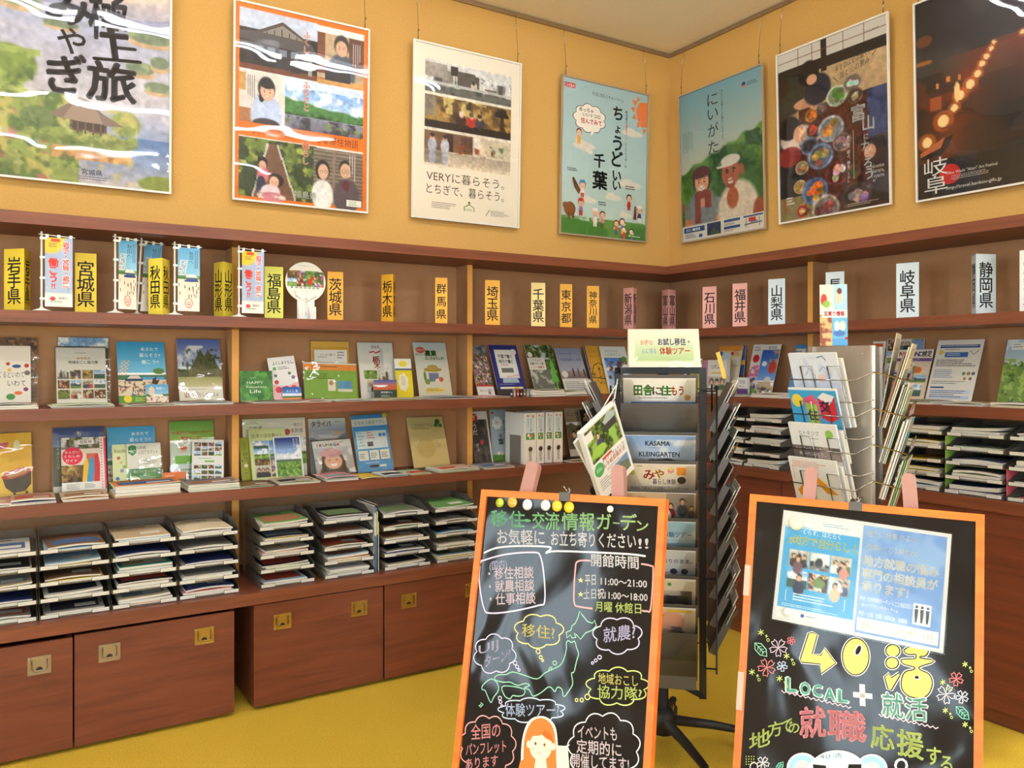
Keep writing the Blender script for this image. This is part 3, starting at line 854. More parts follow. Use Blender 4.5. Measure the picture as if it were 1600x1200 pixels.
def toon(s, u, v, k, shirt, hair, pants, hat=None, skin=(240, 200, 170)):
    W_, H_ = s.W, s.H; r = lambda c: k * c
    s.P([(u - r(.5), v + r(1.0) * W_ / H_), (u + r(.5), v + r(1.0) * W_ / H_), (u + r(.7), v + r(2.3) * W_ / H_), (u - r(.7), v + r(2.3) * W_ / H_)], shirt)
    s.P([(u - r(.55), v + r(2.2) * W_ / H_), (u + r(.55), v + r(2.2) * W_ / H_), (u + r(.5), v + r(3.4) * W_ / H_), (u + r(.1), v + r(3.4) * W_ / H_), (u, v + r(2.6) * W_ / H_), (u - r(.1), v + r(3.4) * W_ / H_), (u - r(.5), v + r(3.4) * W_ / H_)], pants)
    s.stroke([(u + r(.5), v + r(1.2) * W_ / H_), (u + r(1.3), v + r(.5) * W_ / H_)], r(.35) * W_, skin); s.stroke([(u - r(.5), v + r(1.2) * W_ / H_), (u - r(1.1), v + r(1.9) * W_ / H_)], r(.35) * W_, skin); s.lay += 1
    s.E(u, v - r(.1) * W_ / H_, r(.98), hair, n=14); s.E(u, v + r(.15) * W_ / H_, r(.8), skin, n=14)
    if hat: s.P([(u - r(1), v - r(.3) * W_ / H_), (u - r(.7), v - r(1.1) * W_ / H_), (u + r(.7), v - r(1.1) * W_ / H_), (u + r(1), v - r(.3) * W_ / H_)], hat)
    s.E(u - r(.3), v + r(.1) * W_ / H_, r(.09), TXT, n=6, keep=True); s.E(u + r(.3), v + r(.1) * W_ / H_, r(.09), TXT, n=6)
    s.stroke([(u - r(.25), v + r(.5) * W_ / H_), (u, v + r(.62) * W_ / H_), (u + r(.25), v + r(.5) * W_ / H_)], r(.1) * W_, (180, 70, 60)); s.lay += 1

def d_chiba(s):
    s.g((178, 202, 200), (206, 220, 208)); s.hill(0, .8, 1, 1, .5, .25, (88, 142, 62), 2, 3); s.n(0, .88, 1, 1, (112, 160, 74), 6, .5, 4)
    for cu, cv, ru, rv in ((.25, .42, .13, .025), (.82, .28, .13, .02), (.8, .63, .14, .025), (.6, .73, .1, .02), (.33, .77, .09, .015), (.76, .84, .08, .015)):
        s.e(cu, cv, ru, rv, (232, 222, 206)); s.e(cu - .03, cv - .015, ru * .5, rv * .9, (232, 222, 206))
    oc = (240, 140, 70)
    s.P([(.9, .06), (1, .05), (1, .22), (.93, .225), (.88, .18), (.86, .12)], oc)
    for a, b_ in (((.81, .05), (.86, .075)), ((.79, .11), (.84, .115)), ((.81, .175), (.855, .16)), ((.88, .235), (.9, .2)), ((.87, .02), (.89, .05)), ((.96, .27), (.97, .235))):
        d = np.array(b_) - np.array(a); nn = np.array((-d[1] * 1.4, d[0] * .8)) * .5; s.P([a, tuple(np.array(b_) + nn), tuple(np.array(b_) - nn)], oc)
    s.Rc(.02, .03, .14, .06, (206, 30, 50)); s.t('CHIBA', .08, .045, .026, (250, 246, 240), w=.11)
    s.t('ちばに住もうキャンペーン', .52, .07, .024, w=.37, rot=-.03)
    s.P(cloud_pts(.31, .235, .18, .09, 9), (52, 50, 52)); s.P(cloud_pts(.31, .235, .173, .086, 9), (250, 238, 222)); s.P([(.33, .31), (.385, .30), (.325, .35)], (250, 238, 222))
    s.t('めっちゃ', .27, .185, .026, w=.16, bold=.015); s.t('いいトコロ', .33, .215, .024, w=.2, bold=.015); s.t('住んでみて', .33, .255, .032, (214, 40, 70), w=.24, bold=.03)
    for i, ch in enumerate('ちょうどいい'):
        s.t(ch, .64, [.165, .265, .365, .47, .58, .645][i], [.09, .06, .10, .10, .075, .07][i], (50, 52, 54), bold=.035)
    s.t('千', .43, .50, .085, (50, 52, 54), bold=.04); s.t('葉', .44, .63, .11, (50, 52, 54), bold=.04)
    s.v('移住者の', .745, .135, .02); s.v('満足ライフ', .745, .225, .02, (210, 40, 60)); s.v('とことんリサーチ', .745, .345, .02)
    # small drawn people: one on a little plane, others on the grass
    s.P([(.16, .37), (.24, .41), (.36, .45), (.33, .47), (.2, .43), (.15, .39)], (236, 224, 206)); s.P([(.24, .42), (.33, .38), (.29, .43)], (226, 212, 194)); s.P([(.23, .43), (.24, .48), (.27, .44)], (226, 212, 194))
    toon(s, .19, .335, .032, (236, 170, 60), (120, 66, 40), (236, 170, 60))
    toon(s, .24, .67, .036, (236, 226, 214), (60, 40, 36), (206, 90, 50), (110, 160, 200)); s.P([(.12, .64), (.14, .63), (.22, .71), (.2, .74), (.15, .70)], (120, 70, 50))
    s.E(.1, .84, .065, (150, 96, 50)); s.E(.05, .82, .03, (150, 96, 50)); s.Rc(.08, .86, .10, .91, (130, 80, 42)); s.Rc(.13, .86, .15, .90, (130, 80, 42))
    toon(s, .225, .79, .036, (150, 130, 180), (120, 70, 40), (206, 60, 50), (206, 60, 44))
    toon(s, .39, .845, .038, (240, 230, 216), (230, 220, 206), (240, 230, 216), (240, 232, 220)); toon(s, .475, .855, .034, (214, 150, 150), (120, 66, 40), (120, 110, 60))
    toon(s, .79, .72, .034, (196, 60, 60), (70, 40, 36), (196, 60, 60)); toon(s, .92, .79, .036, (70, 70, 120), (60, 50, 50), (240, 232, 220), (240, 232, 220)); s.P([(.845, .86), (.86, .77), (.875, .77), (.885, .86)], (120, 70, 50))
    toon(s, .64, .90, .03, (206, 110, 100), (150, 80, 40), (90, 110, 160)); toon(s, .71, .885, .032, (120, 150, 190), (110, 60, 40), (206, 170, 90)); toon(s, .73, .935, .026, (206, 60, 50), (120, 66, 40), (206, 60, 50)); toon(s, .82, .945, .026, (110, 150, 70), (70, 44, 36), (90, 100, 150))
    s.lines(.06, .575, .2, .6, 2, (90, 90, 90), 3); s.lines(.84, .975, .97, .985, 1, (230, 240, 226), 3); s.lines(.42, .77, .52, .80, 2, (90, 90, 90), 5); s.lines(.74, .64, .86, .67, 2, (90, 90, 90), 6)

def d_niigata(s):
    s.g((132, 178, 186), (214, 200, 172), 0, 0, 1, .6)
    sky = s.img.copy(); x = s.U; top = .53 - .19 * x + .01 * np.sin(x * 30); s.mask(np.clip((s.V - top) * 60, 0, 1), (74, 116, 44)); s.n(0, .34, 1, .9, (110, 150, 60), 9, .52, 3); s.n(0, .36, 1, .9, (46, 84, 34), 10, .56, 7)
    s.mask(np.clip((s.V - top - .2) * 8, 0, .7), (66, 104, 40)); s.n(0, .75, .3, .9, (170, 100, 50), 8, .5, 5); s.e(.92, .39, .05, .02, (60, 84, 40))
    kk = np.clip((top - s.V) * 50 + .5, 0, 1)[..., None]; s.img = s.img * (1 - kk) + sky * kk
    # young woman, denim shirt, maroon cap and towel
    s.e(.27, .86, .22, .20, (134, 140, 136)); s.e(.09, .93, .06, .13, (208, 130, 92)); s.e(.48, .93, .06, .13, (208, 130, 92)); s.e(.10, .80, .07, .06, (134, 140, 136)); s.e(.46, .80, .07, .06, (134, 140, 136))
    s.e(.265, .605, .115, .09, (40, 32, 32)); s.e(.262, .62, .088, .082, (228, 160, 122)); s.e(.255, .555, .115, .04, (110, 40, 36)); s.e(.2, .575, .08, .018, (92, 34, 32))
    s.r(.17, .70, .24, .89, (150, 62, 48)); s.r(.30, .70, .38, .80, (150, 62, 48)); s.e(.27, .70, .1, .03, (150, 62, 48)); s.e(.262, .66, .04, .018, (246, 240, 232)); s.e(.27, .76, .03, .03, (220, 150, 116))
    # older man, white shirt, white headband
    s.e(.70, .86, .24, .20, (226, 208, 184)); s.e(.94, .92, .075, .12, (170, 84, 54)); s.e(.64, .77, .07, .07, (190, 110, 74)); s.e(.62, .60, .105, .1, (184, 104, 70)); s.e(.745, .60, .03, .035, (170, 92, 62)); s.e(.62, .525, .115, .035, (222, 212, 196)); s.e(.62, .685, .05, .02, (160, 80, 56)); s.e(.62, .668, .03, .010, (240, 230, 214))
    s.e(.58, .59, .02, .007, (70, 44, 36)); s.e(.66, .585, .02, .007, (70, 44, 36)); s.e(.55, .555, .1, .01, (226, 216, 200))
    s.tex(0, .56, 1, .9, 4, .13, 40); s.r(0, .90, 1, 1, (236, 226, 210))
    for k, ch in enumerate('にいがた'): s.t(ch, .42, [.096, .19, .30, .41][k], .085, (44, 40, 40), w=.13, bold=.006)
    s.v('あなたの暮らしが豊かになるよう。', .535, .055, .0195, (60, 56, 54))
    s.E(.79, .075, .022, (40, 70, 130)); s.P([(.77, .08), (.81, .08), (.805, .09), (.79, .096), (.775, .09)], (236, 120, 90)); s.lines(.83, .07, .97, .095, 2, (70, 80, 90), 3)
    s.lines(.03, .26, .17, .44, 6, (110, 120, 116), 4, .35, True)
    s.face(.262, .625, .082); s.face(.615, .607, .095, c=(60, 36, 30))
    bl_ = (46, 84, 140)
    s.Rc(.02, .91, .29, .945, bl_); s.t('移住', .08, .928, .02, (240, 240, 236)); s.lines(.13, .918, .28, .94, 1, (230, 232, 236), 3, .8)
    s.Rc(.32, .905, .49, .985, (40, 56, 92)); s.P([(.34, .985), (.40, .94), (.47, .97), (.49, .985)], (64, 84, 70))
    s.Rc(.53, .905, .72, .922, bl_); s.lines(.53, .93, .70, .945, 2, (120, 116, 110), 4); s.Rc(.53, .95, .72, .967, bl_); s.lines(.53, .972, .70, .985, 2, (120, 116, 110), 5)
    s.Rc(.76, .905, .98, .915, bl_); s.Rc(.82, .92, .90, .945, (206, 50, 44)); s.stroke([(.77, .96), (.97, .955)], .008, (110, 110, 110)); s.stroke([(.79, .92), (.79, .98)], .006, (150, 150, 146)); s.stroke([(.94, .92), (.94, .98)], .006, (150, 150, 146)); s.stroke([(.84, .95), (.92, .945)], .006, (60, 120, 190)); s.lay += 1
    s.lines(.04, .955, .2, .985, 3, (120, 116, 112), 8); s.Rc(.215, .965, .26, .985, (40, 90, 170))

def d_toyama(s):
    s.f((70, 50, 42)); s.r(0, 0, 1, .15, (222, 214, 200)); s.r(0, .10, 1, .16, (52, 38, 32)); s.g((206, 176, 132), (190, 158, 116), .1, .16, 1, .42); s.r(.42, 0, .47, .18, (56, 40, 34))
    for u in (.2, .33, .62, .8): s.r(u, 0, u + .008, .1, (130, 90, 64))
    s.r(0, .05, 1, .056, (130, 90, 64))
    s.r(.2, .36, .85, 1, (84, 40, 32)); s.r(.82, .36, 1, .62, (64, 80, 120)); s.n(.82, .36, 1, .62, (44, 56, 92), 8, .5, 4)
    s.r(.0, .66, .26, .86, (46, 42, 46)); s.r(0, .86, .3, 1, (150, 130, 84)); s.n(.8, .6, 1, .92, (70, 66, 74), 9, .5, 8); s.r(.25, .9, .5, 1, (142, 134, 84))
    # people round the low table, seen from above
    s.e(.10, .26, .16, .12, (56, 58, 50)); s.e(.03, .2, .08, .06, (50, 34, 28)); s.e(.27, .33, .12, .03, (214, 160, 126)); s.e(.36, .36, .05, .025, (214, 160, 126))
    s.e(.38, .27, .13, .09, (44, 46, 62)); s.e(.30, .165, .10, .075, (40, 30, 28)); s.e(.33, .205, .05, .03, (220, 168, 134))
    s.e(.18, .52, .17, .075, (224, 206, 190)); s.e(.1, .45, .11, .07, (36, 26, 26)); s.e(.2, .5, .06, .05, (226, 176, 140)); s.e(.1, .62, .12, .06, (150, 50, 44)); s.e(.33, .55, .07, .02, (226, 176, 140)); s.e(.9, .66, .13, .035, (44, 40, 44)); s.e(.84, .70, .05, .04, (206, 150, 116))
    rr = random.Random(3)
    dishes = [(.56, .345, .095, (206, 220, 190), (96, 140, 70)), (.70, .30, .085, (170, 150, 130), (224, 214, 200)), (.72, .375, .07, (120, 90, 70), (196, 176, 150)), (.32, .41, .06, (190, 130, 60), (224, 150, 50)), (.35, .50, .075, (90, 40, 34), (206, 60, 40)), (.50, .52, .12, (186, 190, 196), (220, 130, 50)), (.30, .585, .085, (130, 140, 170), (70, 44, 36)), (.60, .61, .085, (150, 120, 110), (230, 160, 150)), (.40, .66, .12, (140, 156, 190), (214, 170, 96)), (.22, .70, .065, (200, 180, 140), (170, 110, 76)), (.20, .81, .065, (214, 180, 120), (230, 160, 70)), (.34, .85, .125, (110, 136, 186), (230, 150, 50)), (.55, .78, .11, (110, 46, 40), (236, 190, 190)), (.44, .965, .13, (176, 160, 140), (150, 70, 70)), (.22, .955, .06, (190, 60, 40), (236, 170, 110)), (.72, .93, .13, (86, 70, 66), (196, 160, 150)), (.76, .62, .06, (90, 50, 40), (60, 40, 36)), (.74, .50, .055, (70, 60, 56), (130, 90, 60)), (.70, .79, .06, (110, 80, 70), (70, 90, 50)), (.42, .39, .05, (90, 100, 120), (160, 130, 100))]
    for u, v, k, a, c_ in dishes:
        kv = k * .62
        s.e(u, v, k, kv, a); s.e(u, v, k * .82, kv * .82, tuple(x * .72 for x in a))
        for i in range(9):
            a_ = rr.random() * 6.3; d_ = rr.random() ** .6 * .55
            s.e(u + k * d_ * math.cos(a_), v + kv * d_ * math.sin(a_), k * (.2 + .14 * rr.random()), kv * (.18 + .14 * rr.random()), tuple(min(255, x * (.7 + .45 * rr.random())) for x in c_))
    s.n(.42, .53, .6, .57, (90, 110, 50), 20, .6, 9)
    s.tex(0, .15, 1, 1, 6, .16, 34); s.tex(.2, .42, .85, 1, 9, .45, 18); s.tex(.2, .36, .85, 1, 19, .4, 40)
    ik = (44, 34, 32)
    s.t('手をのばせば届く、', .70, .178, .034, ik, w=.30, rot=.2); s.t('海と山の恵み', .72, .222, .034, ik, w=.26, rot=.2); s.stroke([(.53, .235), (.575, .27)], .004, ik); s.stroke([(.87, .19), (.905, .165)], .004, ik); s.lay += 1
    wh = (250, 246, 238)
    for ch, u, v, h in (('富', .745, .475, .085), ('山', .83, .545, .075), ('に', .81, .615, .032), ('カ', .80, .665, .055), ('エ', .83, .71, .045), ('ろ', .82, .76, .055), ('う', .83, .82, .06), ('。', .87, .85, .04)):
        s.t(ch, u, v, h, wh, bold=.02)
    s.v('食べる、遊ぶ、帰る、くらし', .655, .585, .018, wh); s.stroke([(.70, .56), (.70, .83)], .002, wh)
    for k, w_ in enumerate(('Noette', 'Norare,', 'Toyama')): s.t(w_, .90, .785 + k * .026, .026, wh, w=.11, bold=.015)
    s.t('くらしのたび', .87, .05, .014, (60, 40, 36), w=.12); s.lines(.06, .86, .15, .91, 3, wh, 4); s.lines(.64, .965, .95, .985, 2, (206, 190, 170), 5)
    s.stroke([(.03, .86), (.05, .95)], .006, (206, 60, 40))

def d_gifu(s):
    s.f((38, 30, 28)); s.n(0, 0, 1, .45, (78, 74, 66), 3.2, .42, 5, .9, .3); s.n(.1, .0, 1, .3, (112, 108, 96), 3.5, .58, 15, .7, .2); s.e(.06, .2, .06, .03, (150, 80, 20), .7); s.e(.05, .31, .07, .012, (200, 120, 30), .8)
    s.r(0, .38, .2, .66, (46, 30, 24)); s.n(0, .36, .45, .6, (110, 50, 20), 9, .55, 8, .8)
    s.mask(np.clip(1 - np.abs(s.U - .34 - (.55 - s.V) * .55) * 3.2, 0, 1) * s.win(0, .32, 1, .92), (150, 58, 20), .7)
    s.mask(np.clip(1 - np.abs(s.U - .86 - (s.V - .45) * .9) * 3, 0, 1) * s.win(.5, .3, 1, .6), (170, 64, 22), .7)
    s.n(.1, .45, 1, .85, (66, 40, 30), 4, .45, 22, .6, st=3); s.r(0, .82, 1, 1, (34, 30, 30)); s.n(.0, .8, 1, 1, (52, 46, 44), 5, .5, 6, .6)
    for u, v, k in ((.07, .715, .035), (.19, .625, .04), (.27, .575, .025), (.31, .52, .03), (.38, .48, .03), (.43, .44, .022), (.46, .40, .02), (.49, .37, .018), (.52, .34, .015), (.54, .315, .012), (.72, .31, .016), (.77, .33, .02), (.82, .35, .024), (.87, .375, .03), (.93, .40, .035), (.99, .43, .03)):
        s.e(u, v, k * 1.9, k * 1.3, (226, 110, 30), .6); s.e(u, v, k, k * .75, (255, 226, 160)); s.e(u + k, v + k * .9, k * 1.5, k * .25, (120, 60, 30), .8)
    for u, v in ((.14, .43), (.22, .41), (.3, .42)): s.r(u, v, u + .02, v + .025, (226, 140, 50))
    s.r(.1, .5, .18, .56, (176, 84, 34)); s.e(.29, .50, .02, .05, (255, 220, 150))
    s.P([(.02, .78), (.2, .715), (.26, .70), (.22, .76), (.17, .79), (.02, .80)], (30, 20, 18)); s.P([(.02, .765), (.2, .705), (.17, .755), (.02, .785)], (200, 110, 60))
    s.E(.23, .895, .075, (206, 40, 30), .05)
    wh = (240, 236, 226)
    s.t('岐', .13, .845, .085, wh, w=.17); s.t('阜', .13, .935, .085, wh, w=.17)
    s.t('Mino Washi "Akari" Art Festival', .38, .888, .018, wh, w=.34); s.lines(.24, .905, .58, .93, 3, (190, 180, 170), 4); s.t('http://travel.kankou-gifu.jp', .39, .962, .02, wh, w=.37)

def pz(w, x0, yb0): return on(w, x0, yb0, .036)
def by_right(label, w, x1, y1, W, design, **k):
    a = pz(w, x1, y1); return poster(label, w, a[0] - W, a[0], a[1], design, **k)
def by_left(label, w, x0, y0, W, design, **k):
    a = pz(w, x0, y0); return poster(label, w, a[0], a[0] + W, a[1], design, **k)
PW = .745
by_right('white-framed watercolour poster of an island bay with big black brush characters', 'L', 267.5, 303.5, PW, d_miyagi, n=130)
by_left('orange-bordered poster collage with a wooden house, rice field and smiling couple', 'L', 363.1, 311.5, PW, d_fukushima, n=150)
by_left('cream poster with three stacked town and autumn photos reading VERYに暮らそう', 'L', 643, 339, PW, d_tochigi, n=130)
by_left('pale blue cartoon poster reading ちょうどいい千葉 nearest the corner', 'L', 874.5, 365, PW, d_chiba, n=90, fr='alu')
by_left('field photo poster of a capped woman and an older man laughing, reading にいがた', 'R', 1064.2, 381, PW, d_niigata, n=110, fr='alu')
by_left('poster of a family table crowded with dishes, lettered 富山 in white', 'R', 1217, 351, PW, d_toyama, n=150)
by_left('dark night-street poster with glowing paper lanterns, lettered 岐阜', 'R', 1431, 317, PW, d_gifu, n=110)

# ================================================================== top shelf: prefecture signs, mini banners, fan
def head_of(x): return math.atan2(x - 800, F) + YAW

def prism_sign(w, txt, colname, col, x0, x1, yt, ridge, label, d=.27, glare=False):
    xm = (x0 + x1) / 2
    s, zt = on(w, xm, yt, d)
    px, py, _ = wpos(w, s, d, 0)
    hd_ = head_of(xm)
    dep = (px - CX) * FW[0] + (py - CY) * FW[1]
    k = dep / F / math.cos(math.atan((xm - 800) / F))          # metres per pixel across the line of sight (roughly)
    wd = (x1 - x0) * dep / F
    if ridge:
        r = (ridge - x0) / (x1 - x0)
        best = min((abs(math.cos(math.radians(120) - a) / max(1e-4, math.cos(a) + math.cos(math.radians(120) - a)) - (1 - r)), a) for a in [math.radians(q * .5) for q in range(61, 180)])
        al = best[1]
        a = wd / (math.cos(al) + math.cos(math.radians(120) - al))
        rot = -hd_ - al       # left face turned away to the left
    else:
        base = 0.0 if w == 'L' else PI / 2
        nrm = base + (hd_ - base) * .55
        a = wd / math.cos(hd_ - nrm); rot = -nrm
    h = zt - Z2
    t = thing('prism_sign', label, 'sign', (px, py, Z2 + .0008), rot, 'prefecture name signs on the top shelf')
    th = 0.0
    q = MB()
    # triangle: front (left) face from A to B along local x, third corner behind
    A = (-a / 2, 0); B = (a / 2, 0); Cc = (0, a * .866)
    pts = [A, B, Cc]
    q.prism(pts, 0, h, col)
    for (p, e) in ((A, B), (B, Cc), (Cc, A)):
        ux, uy = (e[0] - p[0]) / a, (e[1] - p[1]) / a
        nx_, ny_ = uy, -ux
        sh = Sheet(q, a, h, lambda x, z, l, p=p, ux=ux, uy=uy, nx_=nx_, ny_=ny_: (p[0] + ux * x + nx_ * (.0003 + l * EPS), p[1] + uy * x + ny_ * (.0003 + l * EPS), z), 3)
        n = len(txt); hh = min(.74 * a / h, .76 / (n * 1.08))
        if n > 3: hh = .76 / (n * 1.08)
        sh.v(txt, .5, .13 + (0 if n > 3 else .01), hh, (42, 34, 28), pitch=(.74 / hh - 1) / (n - 1), bold=.012)
    o = q.build('card', M['paper'], t)
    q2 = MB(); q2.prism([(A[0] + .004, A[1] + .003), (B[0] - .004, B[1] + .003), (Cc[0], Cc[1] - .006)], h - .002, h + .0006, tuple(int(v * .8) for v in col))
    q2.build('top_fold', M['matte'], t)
    return t
YEL, YEL2, LIME, ORG, CRM_GLARE, PNK, PALE = (232, 200, 44), (238, 214, 76), (224, 222, 92), (236, 172, 46), (240, 214, 140), (232, 168, 156), (214, 226, 230)  # the cream puts the glare on the 千葉県 sign into its card colour
for w, txt, cn, c_, x0, x1, yt, rg in (
    ('L', '岩手県', 'yellow', YEL, 4, 40, 389, 31), ('L', '宮城県', 'yellow', YEL, 119, 149, 396, None), ('L', '秋田県', 'light yellow', YEL2, 227, 258, 404, 247),
    ('L', '山形県', 'yellow', YEL2, 327, 356, 410, 341), ('L', '福島県', 'lime yellow', LIME, 414, 442, 417, None), ('L', '茨城県', 'orange', ORG, 512, 536, 425, None),
    ('L', '栃木県', 'orange', ORG, 594, 616, 429, 612), ('L', '群馬県', 'orange', ORG, 680, 699, 434, None), ('L', '埼玉県', 'orange', ORG, 758, 781, 438, None),
    ('L', '千葉県', 'cream', CRM_GLARE, 830, 852, 442, None), ('L', '東京都', 'orange', ORG, 875, 894, 444, None), ('L', '神奈川県', 'orange', ORG, 917, 936, 447, None),
    ('L', '新潟県', 'pink', PNK, 971, 992, 450, 986), ('L', '富山県', 'pink', PNK, 1029, 1050, 453, 1039),
    ('R', '石川県', 'pink', PNK, 1098, 1119, 448, None), ('R', '福井県', 'pink', PNK, 1145, 1167, 443, None), ('R', '山梨県', 'pale blue', PALE, 1201, 1226, 436, None),
    ('R', '長野県', 'pale blue', PALE, 1291, 1318, 425, None), ('R', '岐阜県', 'pale blue', PALE, 1402, 1434, 411, None), ('R', '静岡県', 'pale blue', PALE, 1505, 1538, 399, 1511),
    ('R', '愛知県', 'white', (236, 234, 228), 1596, 1630, 390, None)):
    prism_sign(w, txt, cn, c_, x0, x1, yt, rg, d=.345 if txt == '秋田県' else .27, label='%s upright card sign lettered %s on the top shelf' % (cn, txt))

def mini_banner(xp0, xb0, xb1, yt, yb, kind, label, d=.355, lean=0.0, yaw=0.0, xp1=None):
    s, zt = on('L', xp0, yt, d)
    t = thing('mini_banner', label, 'banner', (s, -d, Z2 + .0008), yaw, 'small shop banners on the top shelf')
    px = abs(on('L', xp0 + 1, yt, d)[0] - s)
    h = min(zt - Z2, Z1B - Z2 - .004); w = (xb1 - xb0) * px
    top = h * (1 - 8 / (yb - yt)); bot = .02
    q = MB(); q.lathe([(0, 0), (.034, 0), (.036, .003), (.026, .006), (.008, .012), (.006, .018), (0, .018)], 18); q.build('base', M['white'], t)
    q = MB(); q.tube([(0, 0, .012), (-lean * .5, 0, h * .5), (-lean, 0, h)], .0042, 8); q.build('pole', M['white'], t)
    q = MB(); q.tube([(-lean - .012, -.003, h - .012), (-lean + w + .022, -.003, h - .018)], .0022, 6)
    q.build('crossbar', M['white'], t)
    q = MB()
    H = top - bot
    off = .012
    sh = Sheet(q, w, H, lambda x, z, l: (off + x - lean * (bot + z) / h, -.004 - l * EPS - .006 * math.sin(x / w * 5 + z * 9) * .6, bot + z), 26, 50)
    if kind == 'work':
        sh.g((160, 176, 210), (176, 190, 214)); sh.r(0, .80, 1, 1, (238, 232, 222)); sh.n(0, .72, 1, .8, (190, 204, 226), 8, .5, 2)
        sh.e(.2, .0, .52, .23, (236, 196, 60)); sh.Rc(.22, .015, .55, .06, (226, 76, 44)); sh.lines(.14, .08, .48, .15, 3, (110, 90, 60), 2)
        for i, ch in enumerate('岩手・宮城・福島'):
            vv = .05 + i * .082
            sh.t(ch, .76, vv + .05, .088, (250, 244, 236), bold=.05); 
        sh.lay += 1
        for i, ch in enumerate('岩手・宮城・福島'):
            sh.t(ch, .76, .10 + i * .082, .08, (226, 60, 36), bold=.03)
        for i, ch in enumerate('働こう!!'[:3]): sh.t(ch, .30, .36 + i * .115, .115, (226, 60, 36), bold=.04)
        sh.t('!!', .30, .70, .09, (226, 60, 36), bold=.04); sh.t('で', .84, .745, .05, (70, 60, 60))
        sh.E(.28, .885, .1, (214, 40, 40), .03); sh.t('復興庁', .65, .875, .035, (60, 56, 56), w=.34); sh.lines(.18, .92, .8, .95, 1, (110, 150, 110), 3)
    else:
        sh.g((92, 160, 204), (140, 196, 222), 0, 0, 1, .45); sh.r(0, .44, 1, .5, (92, 150, 96)); sh.r(0, .45, .4, .55, (70, 120, 60)); sh.g((236, 222, 200), (244, 236, 224), 0, .5, 1, 1)
        rr = random.Random(3)
        for j in range(9):
            for i in range(4): sh.Rc(.06 + i * .095 + j * .012 - .04, .42 - j * .028, .06 + i * .095 + j * .012 + .02, .42 - j * .028 + .017, rr.choice([(240, 226, 190), (236, 150, 90), (244, 236, 216)]), True)
        sh.lay += 1
        sh.P([(.36, .47), (.42, .42), (.78, .42), (.92, .47)], (226, 220, 206)); sh.Rc(.4, .47, .9, .51, (70, 90, 120)); sh.Rc(.3, .51, .95, .535, (40, 70, 140))
        for i in range(26):
            u, v = rr.random() * .9 + .04, .54 + rr.random() * .2; sh.Rc(u, v, u + .04, v + .05, rr.choice([(60, 60, 80), (190, 60, 50), (90, 130, 80), (230, 220, 200), (70, 110, 160)]), True)
        sh.lay += 1
        sh.v('秋田へ', .62, .06, .06, (60, 70, 90)); sh.lines(.78, .05, .95, .32, 2, (70, 90, 110), 2, .5, True)
        sh.stroke([(.5 + .17 * math.cos(k * PI / 8), .87 + .07 * math.sin(k * PI / 8)) for k in range(16)], .003, (226, 80, 60), True); sh.lay += 1
        sh.Rc(.42, .885, .58, .90, (226, 80, 60)); sh.stroke([(.40, .85), (.44, .865), (.5, .85), (.56, .865), (.6, .85)], .0025, (226, 80, 60)); sh.lay += 1
        sh.lines(.36, .95, .64, .965, 1, (226, 110, 90), 2)
    sh.flush()
    q.build('banner', M['paper'], t)
    q = MB()
    for z in (.16, .42, .68, .92): q.box(-lean * (z * h) / h - .007, off + .008 - lean * z, -.0065, .006, z * h - .006, z * h + .004)
    for x in (.08, .5, .94): q.box(off + w * x - lean - .006, off + w * x - lean + .006, -.006, -.0015, top - .002, h - .010)
    q.build('loop', M['white'], t)
    return t
mini_banner(65, 69, 113, 362, 483, 'work', 'white-poled mini banner reading 働こう!! between the 岩手県 and 宮城県 signs')
mini_banner(180, 183, 214, 366, 489, 'fest', 'mini banner with festival picture, first one right of the 宮城県 sign', yaw=.25)
mini_banner(214, 219, 250, 371, 490, 'fest', 'tilted mini festival banner half hidden by the 秋田県 sign', d=.25, lean=-.022, yaw=.3)
mini_banner(273, 277, 312, 378, 493, 'fest', 'upright mini festival banner between the 秋田県 and 山形県 signs')
mini_banner(373.5, 376, 411, 384, 496, 'work', 'white-poled mini banner reading 働こう!! just left of the 福島県 sign')

